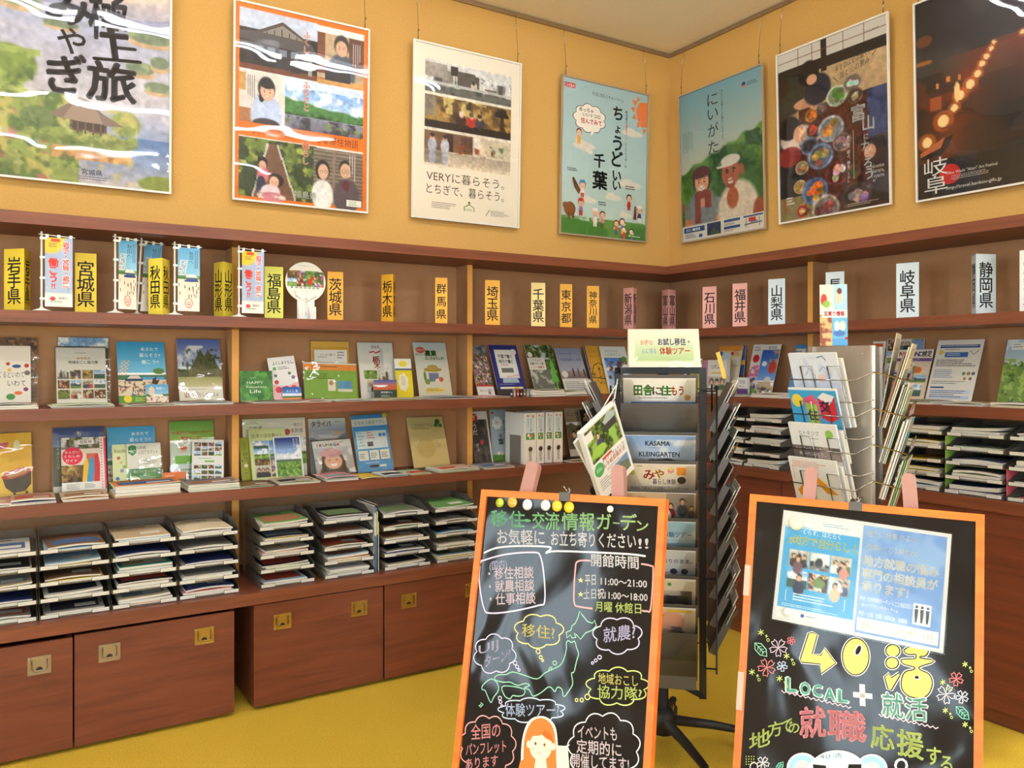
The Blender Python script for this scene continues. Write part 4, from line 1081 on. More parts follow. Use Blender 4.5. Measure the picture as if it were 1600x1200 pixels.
def fan():
    d = .26; s, z = on('L', 477.5, 441, d); px = abs(on('L', 478.5, 441, d)[0] - s)
    rx, rz = 31.5 * px, 30.5 * px
    t = thing('paper_fan', 'round white paper fan with photo strip standing in a white holder', 'fan', (s, -d, Z2 + .0008), 0)
    zc = z - Z2
    q = MB()
    q.prism([(rx * math.cos(2 * PI * k / 40), rz * math.sin(2 * PI * k / 40)) for k in range(40)], -.0015, .0015, (240, 236, 226), T=Matrix.Translation((0, 0, zc)) @ Matrix.Rotation(PI / 2, 4, 'X'))
    sh = Sheet(q, 2 * rx, 2 * rz, lambda x, zz, l: (x - rx, -.0021 - l * EPS, zc - rz + zz), 5)
    Wp, v0, v1 = .95, .25, .64
    pic = MB()
    sub = Sheet(q, 2 * rx * .9, 2 * rz * .40, lambda x, zz, l: (x - rx * .9, -.0019 - l * EPS, zc - rz * .24 + zz), 34)
    sub.ph('autumn', 0, 0, .25, .5, 3); sub.ph('flowers', .25, 0, .5, .5, 4); sub.ph('grass', .5, 0, .75, .5, 5); sub.ph('flowers', .75, 0, 1, 1, 8); sub.ph('field', 0, .5, .25, 1, 6); sub.ph('food', .25, .5, .5, 1, 7); sub.ph('grass', .5, .5, .75, 1, 9); sub.e(.62, .7, .07, .2, (206, 40, 40)); sub.e(.68, .45, .05, .15, (206, 50, 40))
    sub.flush()
    sh.E(.16, .645, .022, (60, 80, 150)); 
    for i in range(6): sh.Rc(.24 + i * .105, .63, .31 + i * .105, .665, (150, 146, 140), True)
    sh.lay += 1; sh.E(.24, .77, .04, (214, 214, 208)); sh.lines(.42, .72, .58, .735, 1, (170, 170, 166), 2); sh.lines(.3, .09, .7, .11, 1, (150, 170, 200), 3)
    q.build('leaf', M['paper'], t)
    q = MB()
    q.tube([(-.055, -.004, zc - rz * .66), (-.02, -.006, zc - rz * .86), (0, -.006, zc - rz * .98)], .004, 6); q.tube([(.055, -.004, zc - rz * .66), (.02, -.006, zc - rz * .86), (0, -.006, zc - rz * .98)], .004, 6)
    q.tube([(0, -.006, zc - rz * .8), (0, -.010, .03)], .007, 8, r2=.005)
    q.build('handle', M['white'], t)
    q = MB(); hw = 13.5 * px
    q.box(-hw, hw, -.005, -.0025, 0, zc - rz * .9); q.box(-hw, -.012, -.03, -.027, 0, zc - rz * 1.25); q.box(.012, hw, -.03, -.027, 0, zc - rz * 1.25); q.box(-hw, hw, -.03, .02, 0, .003)
    q.build('holder', M['white'], t)
fan()

# ================================================================== brochures leaning on the shelves
NB = [0]
def brochure(label, w, x0, x1, yt, z, design, d0=.145, d1=.035, th=.004, cat='brochure', n=None, sleeve=False, roll=0.0, name='brochure', curl=0.0, yaw=0.0, group=None, mat_='paper', zlift=0.0):
    z = z + zlift
    xm = (x0 + x1) / 2
    dm = (d0 + d1) / 2
    s0 = on(w, x0, yt, dm)[0]; s1 = on(w, x1, yt, dm)[0]
    W = s1 - s0; s = (s0 + s1) / 2
    zt = on(w, xm, yt, d1)[1]
    H = math.hypot(zt - z, d0 - d1 - th)
    tilt = math.atan2(d0 - d1 - th, zt - z)
    x, y, zz = wpos(w, s, d0, z + .0008 + th * math.sin(tilt) + abs(math.sin(roll)) * W / 2)
    t = thing(name, label, cat, (x, y, zz), (-tilt, roll, WROT[w] + yaw), group)
    q = MB()
    q.box(-W / 2, W / 2, .0004, th, 0, H, (232, 228, 218))
    nx = max(n or 0, 12, int((x1 - x0) * .8))
    cv = lambda zf: -curl * (zf ** 2)
    sh = Sheet(q, W, H, lambda a, b_, l: (a - W / 2, -.0001 - l * EPS + cv(b_ / H), b_), nx)
    design(sh); sh.flush()
    q.build('cover' if not sleeve else 'sheet', M[mat_], t)
    if sleeve:
        q = MB(); e = .006
        q.box(-W / 2 - e, W / 2 + e, -.0045, -.0040, 0, H + e)
        if sleeve == 'stand': q.box(-W / 2 - e, W / 2 + e, -.014, -.0046, 0.0002, .0007)
        q.build('clear_sleeve', M['sleeve'], t)
    return t

def dz(*ops):
    """a design from short op tuples"""
    def f(s):
        for o in ops: getattr(s, o[0])(*o[1:-1], **o[-1]) if isinstance(o[-1], dict) else getattr(s, o[0])(*o[1:])
    return f
BK = (52, 46, 44); WH = (250, 248, 242)

# ---- second shelf, left bay
brochure('dark photo sheet in a clear sleeve behind the white illustrated booklet at the left edge', 'L', -4, 58, 528, Z3, dz(('f', (120, 84, 66)), ('n', 0, 0, 1, 1, (70, 50, 44), 7, .5, 3), ('n', 0, 0, 1, 1, (170, 130, 96), 11, .6, 4)), .07, .022, sleeve=True)
brochure('white booklet with small colourful drawings reading いわて at the left edge', 'L', -32, 48, 541, Z3, dz(('f', (232, 224, 208)), ('t', 'くるといわて', .62, .48, .1, BK, {'w': .5}), ('t', 'いわて', .72, .62, .1, BK, {'w': .36}), ('E', .72, .34, .09, (70, 90, 140), .03), ('E', .55, .30, .04, (196, 60, 50)), ('E', .92, .33, .05, (206, 70, 60)), ('E', .9, .72, .05, (140, 60, 120)), ('E', .75, .78, .08, (226, 110, 50), .03), ('E', .6, .84, .09, (80, 140, 70), .05), ('E', .93, .45, .06, (120, 110, 100)), ('E', .58, .40, .04, (226, 180, 80))), .15, .05)
brochure('mountain photo sheet in a clear stand behind the 地域おこし協力隊 booklet', 'L', 91, 170, 528, Z3, dz(('ph', 'mount', 0, 0, 1, 1, 4), ('r', 0, .15, 1, 1, (60, 66, 74)), ('t', 'ら', .5, .1, .05, WH), ('t', 'せ', .08, .13, .05, WH), ('t', 'ロ', .92, .13, .05, WH)), .08, .022, sleeve=True)
brochure('white booklet with a grid of twelve small photos reading 地域おこし協力隊', 'L', 88, 166, 544, Z3, dz(('f', (232, 226, 216)), ('grid', .02, .38, .98, .9, 4, 3, 5), ('t', 'みやぎの', .55, .19, .045, (226, 160, 60), {'bold': .03}), ('t', '地域おこし協力隊', .54, .26, .05, BK, {'w': .6, 'bold': .02}), ('lines', .38, .09, .72, .12, 1, (150, 140, 130))), .16, .05, n=48, sleeve='stand')
def d_akita(s):
    s.g((56, 150, 200), (120, 190, 220), 0, 0, 1, .5); s.r(0, .54, 1, .62, (60, 96, 60)); s.hill(0, .45, 1, .65, .5, .2, (70, 120, 80), 4); s.r(.5, .57, .95, .64, (90, 160, 210)); s.r(0, .62, 1, .88, (226, 206, 176)); s.n(0, .64, 1, .88, (120, 90, 80), 20, .58, 3); s.r(0, .87, 1, 1, (90, 150, 60)); s.e(.85, .48, .12, .05, (90, 130, 70))
    for j in range(8):
        for i in range(4): s.Rc(.02 + i * .045 + j * .01, .52 - j * .03, .05 + i * .045 + j * .01, .535 - j * .03, [(240, 210, 150), (230, 140, 80)][(i + j) % 2], True)
    s.lay += 1; s.P([(.18, .6), (.25, .55), (.42, .55), (.48, .6)], (214, 206, 196)); s.Rc(.14, .6, .5, .64, (60, 66, 90)); s.P([(.68, .68), (.72, .6), (.8, .57), (.78, .63), (.86, .62), (.8, .7)], (90, 60, 40))
    s.t('あきたで', .68, .12, .055, WH, w=.36); s.t('暮らそう!!', .68, .22, .06, WH, w=.44); s.t('働こう!!', .68, .33, .06, WH, w=.36)
    s.E(.18, .92, .085, (236, 206, 60)); s.lines(.33, .90, .75, .97, 3, (226, 220, 120), 4)
    rr = random.Random(5)
    for i in range(22): u, v = rr.random() * .95, .68 + rr.random() * .14; s.Rc(u, v, u + .025, v + .045, rr.choice([(60, 60, 90), (200, 60, 50), (90, 130, 80), (236, 226, 206), (60, 110, 170)]), True)
brochure('sky-blue booklet reading あきたで暮らそう!! with festival crowd picture', 'L', 184, 259, 535, Z3, d_akita, .15, .03, n=44)
brochure('small blue card standing on the lower right of the あきたで暮らそう booklet', 'L', 228, 263, 601, Z3, dz(('g', (90, 160, 210), (150, 200, 220), 0, 0, 1, .6), ('r', 0, .5, 1, .62, (70, 110, 70)), ('r', 0, .62, 1, 1, (226, 210, 186)), ('n', 0, .62, 1, 1, (150, 70, 60), 12, .55, 3), ('e', .25, .35, .14, .25, (226, 200, 170)), ('P', [(.25, .62), (.35, .5), (.7, .5), (.8, .62)], (236, 226, 210)), ('t', '秋田へ', .65, .2, .12, WH)), .17, .15, cat='card', name='postcard')
def d_yamagata(s):
    s.ph('sky', 0, 0, 1, .6, 3); s.g((96, 116, 190), (190, 200, 226), 0, 0, 1, .45); s.n(0, .1, .6, .5, (240, 240, 245), 3, .5, 8)
    s.hill(0, .4, 1, .75, .3, .3, (60, 84, 60), 6, 3)
    for u0, u1, b in ((.28, .78, .12), (.44, .98, .12)):
        s.mask(np.clip((s.V - (.14 + np.abs(s.U - (u0 + u1) / 2) * 1.25)) * 30, 0, 1) * (s.V < .62), (92, 96, 60))
    s.n(.1, .15, 1, .65, (60, 70, 40), 16, .55, 5, .8); s.g((170, 170, 110), (214, 206, 170), 0, .6, 1, .76); s.r(0, .76, 1, 1, (236, 230, 222))
    s.t('山形', .22, .88, .08, (196, 60, 56), w=.2, bold=.02); s.t('暮らしのススメ', .62, .88, .07, BK, w=.54); s.lines(.18, .79, .85, .81, 1, (150, 146, 140)); s.lines(.4, .955, .66, .97, 1, (110, 106, 100))
brochure('cone-shaped twin tree photo sheet in a clear stand reading 暮らしのススメ', 'L', 278, 346, 531, Z3, d_yamagata, .13, .03, sleeve='stand', n=44)
# ---- second shelf, middle bay
brochure('small red box standing against the upright left of the green card', 'L', 375, 379, 598, Z3, dz(('f', (190, 60, 40)), ('r', 0, 0, 1, .25, (60, 40, 40))), .125, .105, .02, cat='box', name='small_box')
brochure('green square card reading HAPPY Fukushima Life', 'L', 375, 426, 580, Z3, dz(('f', (70, 130, 60)), ('n', 0, 0, 1, 1, (96, 160, 70), 6, .5, 2), ('n', 0, 0, 1, 1, (46, 104, 48), 8, .6, 7), ('t', 'HAPPY', .46, .38, .11, (226, 240, 214), {'w': .5}), ('t', 'Fukushima', .5, .52, .09, (226, 240, 214), {'w': .62}), ('t', 'Life', .46, .66, .14, (240, 248, 230), {'w': .34}), ('lines', .3, .22, .6, .25, 1, (200, 226, 190))), .16, .13, cat='card', name='greeting_card')
brochure('white and pink leaflet reading ふくしまぐらし, leaning slightly left', 'L', 426, 468, 560, Z3, dz(('g', (240, 240, 238), (240, 236, 236), 0, 0, 1, .5), ('r', 0, .62, 1, 1, (236, 190, 190)), ('e', .5, .58, .4, .1, (240, 238, 236)), ('t', 'ふくしまぐらし。', .55, .14, .08, BK, {'w': .8, 'bold': .02}), ('Rc', .14, .23, .26, .3, (90, 170, 90)), ('lines', .32, .23, .85, .31, 2, (90, 90, 90)), ('E', .2, .43, .06, (90, 120, 140)), ('E', .72, .40, .06, (110, 140, 90)), ('E', .84, .5, .07, (130, 110, 150)), ('E', .2, .58, .08, (190, 60, 60)), ('E', .23, .76, .12, (220, 70, 80)), ('E', .52, .76, .12, (220, 70, 80)), ('E', .8, .76, .12, (220, 70, 80))), .15, .09, n=14, roll=-.10)
brochure('small blue card with white snowy mountain before the ふくしまぐらし leaflet', 'L', 441, 471, 605, Z3, dz(('g', (40, 90, 170), (90, 150, 210), 0, 0, 1, .6), ('hill', 0, .3, 1, .8, .4, .3, (226, 232, 240), 3), ('r', 0, .68, 1, .8, (60, 110, 60)), ('r', 0, .8, 1, 1, (206, 130, 60)), ('t', 'ふくしま', .5, .3, .2, WH, {'w': .6})), .17, .15, cat='card', name='postcard')
brochure('yellow envelope in a clear bag, tallest item above the green landscape sheet', 'L', 487, 546, 534, Z3, dz(('f', (226, 172, 52)), ('r', 0, 0, 1, .1, (236, 190, 80)), ('t', 'うつくしま', .2, .1, .06, (236, 206, 130), {'w': .3})), .06, .022, sleeve=True, cat='envelope', name='envelope')
brochure('plain white leaflet standing before the yellow envelope', 'L', 492, 543, 547, Z3, dz(('f', (228, 222, 212)), ('t', 'ふくしまと暮らす', .4, .1, .05, BK, {'w': .5}), ('lines', .1, .14, .5, .17, 1), ('lines', .7, .04, .95, .2, 3, (120, 116, 110), 5)), .075, .042)
brochure('green landscape sheet with an orange top band in a clear bag', 'L', 474, 557, 569, Z3, dz(('f', (124, 172, 64)), ('r', 0, 0, 1, .2, (234, 140, 50)), ('r', 0, 0, 1, .04, (236, 232, 222)), ('Rc', .44, .46, .58, .78, (236, 226, 214)), ('Rc', .62, .5, .9, .8, (70, 150, 200)), ('Rc', .62, .72, .9, .8, (226, 220, 200)), ('E', .5, .56, .045, (190, 140, 110)), ('lines', .05, .3, .6, .48, 3, (70, 110, 40), 3), ('lines', .15, .09, .85, .15, 1, (120, 70, 30), 3)), .15, .10, sleeve=True, roll=.03)
brochure('white sheet with red brush letters 栃木 and three small photos in a sleeve', 'L', 561, 616, 536, Z3, dz(('f', (232, 228, 222)), ('ph', 'grass', .12, .5, .5, .66, 4), ('ph', 'people', .2, .68, .52, .88, 5), ('ph', 'town', .52, .46, .86, .74, 6), ('r', .62, .1, .7, .5, (206, 206, 206)), ('t', '閲覧用', .5, .08, .05, BK, {'w': .22}), ('t', '栃', .5, .31, .13, (206, 50, 70), {'bold': .03}), ('t', '木', .52, .42, .11, (206, 50, 70), {'bold': .03}), ('stroke', [(.32, .18), (.45, .16), (.5, .19), (.64, .15)], .008, (206, 50, 70))), .10, .028, sleeve=True)
brochure('small card with an orange mountain at sunset before the 栃木 sheet', 'L', 584, 620, 594, Z3, dz(('g', (70, 90, 160), (200, 120, 110), 0, 0, 1, .3), ('hill', 0, .1, 1, .6, .5, .4, (200, 100, 60), 4), ('r', 0, .55, 1, 1, (50, 66, 56)), ('t', '群馬暮らし', .55, .66, .09, WH, {'w': .5}), ('lines', .3, .8, .8, .93, 2, (190, 190, 180))), .165, .15, cat='card', name='postcard')
brochure('yellow leaflet with a white top band beside the 栃木 sheet', 'L', 618, 644, 561, Z3, dz(('f', (232, 210, 40)), ('r', 0, 0, 1, .26, (240, 236, 224)), ('e', .5, .13, .25, .08, (236, 214, 60)), ('r', 0, .26, 1, .29, (60, 90, 120)), ('cloud', .45, .6, .3, .22, 7, (240, 232, 200), {'fill': (242, 234, 200)}), ('lines', .34, .45, .6, .75, 3, (90, 80, 60), 3, .3, True)), .14, .09)
brochure('pale sheet reading 農業をはじめませんか with a straw hat and vegetables in a clear sleeve', 'L', 650, 701, 536, Z3, dz(('f', (228, 226, 214)), ('e', .5, .05, .6, .12, (214, 222, 220)), ('E', .2, .14, .14, (226, 70, 50), .055), ('t', '群馬で', .2, .14, .045, WH), ('t', '農業', .5, .2, .1, (70, 130, 60), {'bold': .05}), ('t', 'あなたも', .2, .22, .045, (60, 60, 60)), ('t', 'はじめませんか!', .6, .29, .06, (70, 130, 60), {'w': .56, 'bold': .04}), ('E', .5, .5, .28, (176, 150, 70), .04), ('E', .5, .46, .16, (190, 164, 84), .05), ('Rc', .36, .56, .66, .72, (110, 130, 170)), ('E', .3, .72, .08, (110, 150, 70)), ('E', .62, .72, .09, (236, 226, 206)), ('E', .72, .68, .07, (206, 80, 50)), ('E', .24, .62, .04, (80, 140, 60), .09), ('Rc', .2, .83, .8, .92, (236, 214, 130)), ('lines', .25, .85, .75, .9, 2, (100, 90, 60))), .13, .03, sleeve='stand')
# ---- second shelf, right of the second upright
brochure('flower field photo leaflet right beside the second upright', 'L', 739, 765, 540, Z3, dz(('ph', 'flowers', 0, 0, 1, .78, 3), ('r', 0, 0, 1, .2, (150, 150, 150)), ('n', 0, 0, 1, .2, (90, 90, 96), 6, .5, 4), ('r', 0, .78, 1, .82, (196, 60, 50)), ('r', 0, .82, 1, 1, (226, 222, 214)), ('t', 'はたらく群馬', .5, .89, .05, BK, {'w': .7}), ('E', .7, .94, .08, (150, 120, 90), .03)), .17, .03, n=18)
brochure('navy booklet with a white panel reading 千葉で働く地元で働く', 'L', 771, 815, 540, Z3, dz(('f', (56, 56, 126)), ('r', .16, .1, .86, .66, (240, 236, 226)), ('P', [(.26, .66), (.78, .66), (.82, .75), (.24, .75)], (176, 196, 206)), ('E', .84, .14, .1, (240, 232, 226)), ('t', '千葉で働く', .5, .23, .075, BK, {'w': .5, 'bold': .02}), ('t', '地元で働く', .5, .33, .075, BK, {'w': .5, 'bold': .02}), ('Rc', .28, .46, .7, .55, (120, 116, 112)), ('lines', .3, .39, .7, .43, 1, (206, 120, 60)), ('t', 'Renewal!', .66, .61, .05, (226, 80, 90), {'w': .46, 'rot': .15}), ('Rc', .1, .83, .9, .88, (240, 236, 226)), ('Rc', .6, .83, .76, .88, (236, 206, 60)), ('Rc', 0, .93, 1, 1, (230, 226, 220)), ('lines', .1, .77, .9, .81, 1, (140, 140, 190))), .17, .03, n=10)
brochure('leaflet with forest photo and bright green tree reading とうきょう林業サポート隊', 'L', 828, 870, 540, Z3, dz(('ph', 'forest', 0, 0, 1, 1, 7), ('n', .2, 0, .9, .3, (196, 206, 210), 6, .5, 3), ('r', 0, .5, .8, .95, (120, 120, 110)), ('n', 0, .5, .8, .95, (200, 196, 180), 8, .5, 6), ('Rc', 0, .26, .62, .50, (236, 230, 216)), ('t', 'とうきょう', .28, .31, .05, BK, {'w': .4}), ('t', '林業サポート隊', .3, .38, .055, (130, 70, 50), {'w': .5, 'bold': .02}), ('t', 'メンバー募集中!', .3, .45, .045, (214, 60, 50), {'w': .5, 'bold': .02}), ('E', .12, .2, .09, (236, 230, 220)), ('P', [(.84, .24), (.76, .42), (.8, .42), (.73, .56), (.78, .56), (.7, .76), (.84, .74), (.85, .9), (.9, .9), (.9, .74), (.99, .74), (.92, .56), (.96, .56), (.9, .42), (.93, .42)], (110, 190, 80))), .17, .03, n=26)
brochure('blue-grey leaflet with three walking people reading 四国暮らし体感', 'L', 875, 915, 545, Z3, dz(('g', (150, 160, 186), (176, 176, 186), 0, 0, 1, .5), ('g', (176, 150, 140), (130, 110, 104), 0, .5, 1, .66), ('r', 0, .66, 1, 1, (232, 228, 222)), ('t', '中国四国暮らし体感', .52, .25, .055, (70, 90, 150), {'w': .8}), ('lines', .15, .11, .85, .14, 1, (90, 110, 160)), ('Rc', .48, .44, .53, .62, (50, 50, 60)), ('Rc', .68, .44, .72, .62, (90, 90, 96)), ('Rc', .9, .46, .95, .62, (60, 56, 60)), ('E', .15, .57, .12, (236, 232, 222)), ('lines', .08, .73, .9, .97, 6, (150, 150, 140))), .17, .03, n=20)
brochure('orange and navy booklet with a black bridge drawing', 'L', 920, 945, 541, Z3, dz(('f', (226, 168, 60)), ('r', 0, 0, .08, 1, (50, 80, 140)), ('n', .1, .45, 1, .8, (50, 50, 56), 9, .6, 3), ('t', 'そうだ', .45, .12, .06, (190, 120, 60)), ('t', '海山いなか', .52, .22, .05, (190, 120, 60), {'w': .6}), ('stroke', [(.1, .62), (.35, .42), (.7, .36), (1, .44)], .006, (50, 46, 46)), ('stroke', [(.1, .66), (1, .7)], .006, (50, 46, 46)), ('n', .2, .75, 1, .95, (120, 170, 190), 5, .5, 6)), .16, .03)
brochure('white booklet with tree photo and green dot partly behind the tent card', 'L', 944, 984, 542, Z3, dz(('f', (232, 230, 222)), ('ph', 'sky', .08, .25, 1, .9, 3), ('n', .1, .25, 1, .7, (110, 70, 56), 6, .5, 4), ('t', '子どもたちと', .42, .1, .05, (70, 110, 70), {'w': .5}), ('t', 'いなかのこと', .45, .18, .06, (70, 110, 70), {'w': .6}), ('E', .85, .28, .1, (90, 150, 70))), .18, .065, n=22)
# ---- third shelf, left bay
brochure('yellow sheet with a black noodle bowl in a clear stand at the left edge', 'L', -22, 51, 678, Z4, dz(('f', (232, 182, 50)), ('n', 0, 0, 1, 1, (238, 196, 70), 4, .5, 2), ('P', [(.34, .68), (.98, .60), (.97, .82), (.84, .93), (.58, .95), (.42, .86)], (40, 34, 36)), ('P', [(.33, .69), (.45, .61), (.75, .555), (.97, .58), (.99, .62), (.84, .68), (.55, .73), (.36, .72)], (186, 60, 56)), ('P', [(.45, .68), (.6, .61), (.86, .60), (.9, .63), (.7, .68), (.5, .71)], (190, 150, 100)), ('Rc', .58, .95, .64, .99, (40, 34, 36)), ('Rc', .84, .93, .9, .98, (40, 34, 36)), ('E', .68, .2, .07, (236, 220, 190), .09), ('stroke', [(.3, .18), (.5, .16)], .012, (206, 70, 110)), ('stroke', [(.26, .23), (.48, .21)], .012, (206, 70, 110))), .10, .04, sleeve='stand', roll=-.02)
brochure('blue-sky mountain sheet in a clear stand behind the せんだい guide', 'L', 83, 163, 668, Z4, dz(('ph', 'mount', 0, 0, 1, .9, 2), ('g', (30, 60, 130), (90, 130, 190), 0, 0, 1, .3), ('r', 0, .3, 1, .9, (70, 84, 78)), ('r', 0, .9, 1, 1, (230, 226, 220)), ('t', 'ち', .5, .1, .07, WH), ('v', 'うみやまとくらす', .1, .2, .05, (190, 200, 190))), .08, .025, sleeve='stand')
def d_sendai(s):
    s.f((228, 216, 200)); s.ph('town', 0, 0, 1, .2, 5); s.n(0, 0, 1, .2, (90, 100, 60), 7, .5, 3); s.ph('autumn', 0, .5, .5, .8, 3); s.r(.55, .3, .8, .8, (206, 110, 90)); s.r(.86, 0, 1, 1, (236, 226, 216)); s.r(.95, .02, 1, .95, (222, 70, 96)); s.r(0, .8, .88, 1, (236, 230, 220))
    s.P([(.5, .42), (.58, .38), (.62, .6), (.52, .8), (.45, .8)], (236, 190, 60)); s.P([(.62, .40), (.7, .36), (.76, .5), (.68, .8), (.55, .8)], (80, 150, 190)); s.P([(.74, .33), (.82, .3), (.86, .5), (.84, .8), (.72, .8)], (206, 60, 60))
    s.E(.25, .33, .23, (226, 60, 84)); s.t('せんだい', .24, .26, .05, WH, w=.34); s.t('くらしの', .24, .33, .05, WH, w=.34); s.t('ガイド', .22, .41, .05, WH, w=.26)
    s.Rc(.38, .04, .72, .13, (240, 234, 224)); s.t('閲覧用', .55, .085, .06, BK, w=.26); s.lines(.1, .83, .4, .93, 5, (110, 104, 100), 2); s.lines(.5, .83, .74, .92, 4, (110, 104, 100), 4); s.lines(.88, .05, .93, .95, 18, (226, 110, 120), 5)
brochure('guide booklet with pink circle and coloured towers reading せんだいくらしのガイド', 'L', 96, 166, 684, Z4, d_sendai, .165, .06, n=40)
brochure('sky-blue あきた booklet standing behind the green-and-white leaflets', 'L', 168, 243, 667, Z4, d_akita, .08, .022, n=36)
brochure('narrow pale green leaflet with small walking figures', 'L', 176, 200, 695, Z4, dz(('f', (216, 224, 170)), ('t', 'Kocchi', .5, .14, .1, BK, {'w': .7}), ('E', .4, .3, .12, (206, 90, 80)), ('E', .55, .4, .1, (226, 180, 130)), ('E', .6, .58, .13, (150, 150, 200)), ('E', .3, .75, .13, (90, 110, 170)), ('E', .75, .5, .12, (150, 190, 80)), ('E', .6, .9, .1, (180, 120, 150))), .14, .075)
brochure('white leaflet with green lower half and shield mark reading LINE', 'L', 199, 252, 693, Z4, dz(('f', (236, 234, 228)), ('r', 0, .55, 1, 1, (60, 140, 80)), ('P', [(.04, .06), (.16, .03), (.28, .06), (.28, .2), (.16, .27), (.04, .2)], (60, 150, 90)), ('t', 'L', .16, .14, .12, WH, {'bold': .03}), ('t', 'LINE', .44, .09, .075, BK, {'w': .24}), ('t', '公式アカウント', .62, .2, .08, BK, {'w': .58}), ('lines', .48, .33, .9, .47, 4, (120, 116, 112)), ('t', '\\友だちになってね!/', .5, .61, .06, WH, {'w': .7}), ('E', .18, .76, .11, (190, 190, 110), .06), ('lines', .34, .7, .85, .84, 4, (190, 220, 190))), .165, .10, n=10, sleeve='stand')
brochure('green sheet with red letters reading ハッピーライフ支援センター in a clear sleeve', 'L', 266, 335, 658, Z4, dz(('g', (110, 170, 70), (150, 190, 80), 0, 0, 1, .3), ('r', 0, .34, 1, 1, (206, 220, 214)), ('n', 0, .3, .5, .5, (206, 190, 170), 6, .5, 4), ('Rc', .1, .55, .6, .68, (110, 180, 60)), ('t', 'やまがたハッピーライフ', .5, .19, .06, (214, 60, 50), {'w': .9, 'bold': .03}), ('t', '情報センター', .5, .28, .06, (214, 60, 50), {'w': .5, 'bold': .03}), ('E', .12, .78, .06, (206, 50, 50)), ('E', .12, .9, .06, (206, 50, 50)), ('lines', .22, .76, .8, .94, 3, (120, 130, 126)), ('E', .3, .43, .08, (226, 90, 60), .03)), .09, .025, sleeve=True)
brochure('white booklet printed with rows of small landscape photos', 'L', 297, 346, 689, Z4, dz(('f', (236, 234, 228)), ('grid', .06, .05, .94, .38, 4, 3, 3), ('grid', .06, .56, .94, .94, 4, 3, 8), ('lines', .2, .42, .84, .46, 1, (130, 170, 80)), ('Rc', .4, .48, .7, .52, (130, 180, 80))), .15, .07, n=34, yaw=-.1, roll=.05)
brochure('orange leaflet lying askew between the LINE leaflet and the photo booklet', 'L', 254, 291, 738, Z4, dz(('f', (226, 120, 60)), ('r', 0, .5, 1, 1, (120, 110, 80)), ('lines', .1, .2, .7, .4, 2, (250, 220, 190))), .172, .15)
# ---- third shelf, middle bay
brochure('narrow olive-green booklet at the left end of the middle bay', 'L', 375.5, 392, 684, Z4, dz(('f', (160, 164, 44)), ('v', '会津自然', .45, .1, .05, (90, 90, 30)), ('v', '移住', .5, .34, .1, (70, 80, 40)), ('E', .2, .55, .08, (110, 60, 110)), ('E', .75, .6, .06, (190, 60, 50)), ('E', .5, .66, .18, (230, 226, 200), .04), ('lines', .3, .82, .8, .86, 1, (80, 80, 40))), .12, .06)
brochure('white sheet in a clear bag reading 家民宿 behind the 会津 booklet', 'L', 380, 478, 654, Z4, dz(('f', (226, 220, 208)), ('r', 0, 0, .33, .3, (222, 224, 196)), ('t', '一東北の', .86, .12, .055, (90, 80, 60), {'w': .2}), ('t', '家民宿', .86, .22, .07, BK, {'w': .2}), ('lines', .05, .05, .3, .1, 2), ('t', '古民家', .2, .15, .05, BK, {'w': .22}), ('E', .7, .24, .05, (196, 60, 50)), ('ph', 'field', .5, .35, 1, .8, 4)), .07, .022, sleeve=True)
brochure('pale green booklet with field photos reading 会津の田舎暮らし', 'L', 391, 449, 670, Z4, dz(('f', (206, 216, 156)), ('ph', 'sea', .1, .24, .5, .42, 4), ('ph', 'sky', .52, .24, .95, .5, 5), ('ph', 'field', .1, .4, .5, .6, 7), ('ph', 'rice', .52, .44, .95, .62, 8), ('ph', 'autumn', .1, .6, .5, .95, 9), ('ph', 'people', .1, .72, .5, .95, 3), ('ph', 'flowers', .52, .62, .95, .95, 4), ('t', '会津の田舎暮らし', .5, .14, .075, (110, 104, 60), {'w': .86})), .165, .06, n=34)
brochure('white-framed photo sheet of blue sky over a green meadow', 'L', 429, 472, 682, Z4, dz(('f', (236, 234, 230)), ('ph', 'sky', .05, .03, .95, .6, 3), ('g', (40, 60, 130), (130, 160, 210), .05, .03, .95, .3), ('n', .05, .2, .95, .56, (230, 235, 240), 3, .5, 4), ('ph', 'grass', .05, .58, .95, .96, 3), ('r', .05, .55, .95, .6, (90, 110, 80)), ('v', 'ほどよくイイ', .86, .06, .045, WH), ('v', '住みやすい', .74, .06, .045, WH)), .17, .09, n=26, cat='print', name='photo_sheet')
brochure('sheet with a blue mountain drawing reading タライバ behind the smiling child', 'L', 484, 542, 654, Z4, dz(('g', (226, 224, 216), (160, 170, 186), 0, 0, 1, .2), ('g', (150, 164, 186), (176, 170, 170), 0, .2, 1, .5), ('hill', 0, .15, 1, .45, .75, .9, (90, 110, 140), 4, 2), ('r', 0, .42, 1, 1, (150, 160, 170)), ('t', 'タライバ', .34, .1, .1, (90, 76, 50), {'w': .52, 'bold': .03}), ('Rc', .7, .24, .82, .28, (226, 160, 60)), ('lines', .25, .3, .8, .36, 2, (230, 230, 230)), ('lines', .7, .06, .95, .08, 1)), .09, .022, sleeve='stand')
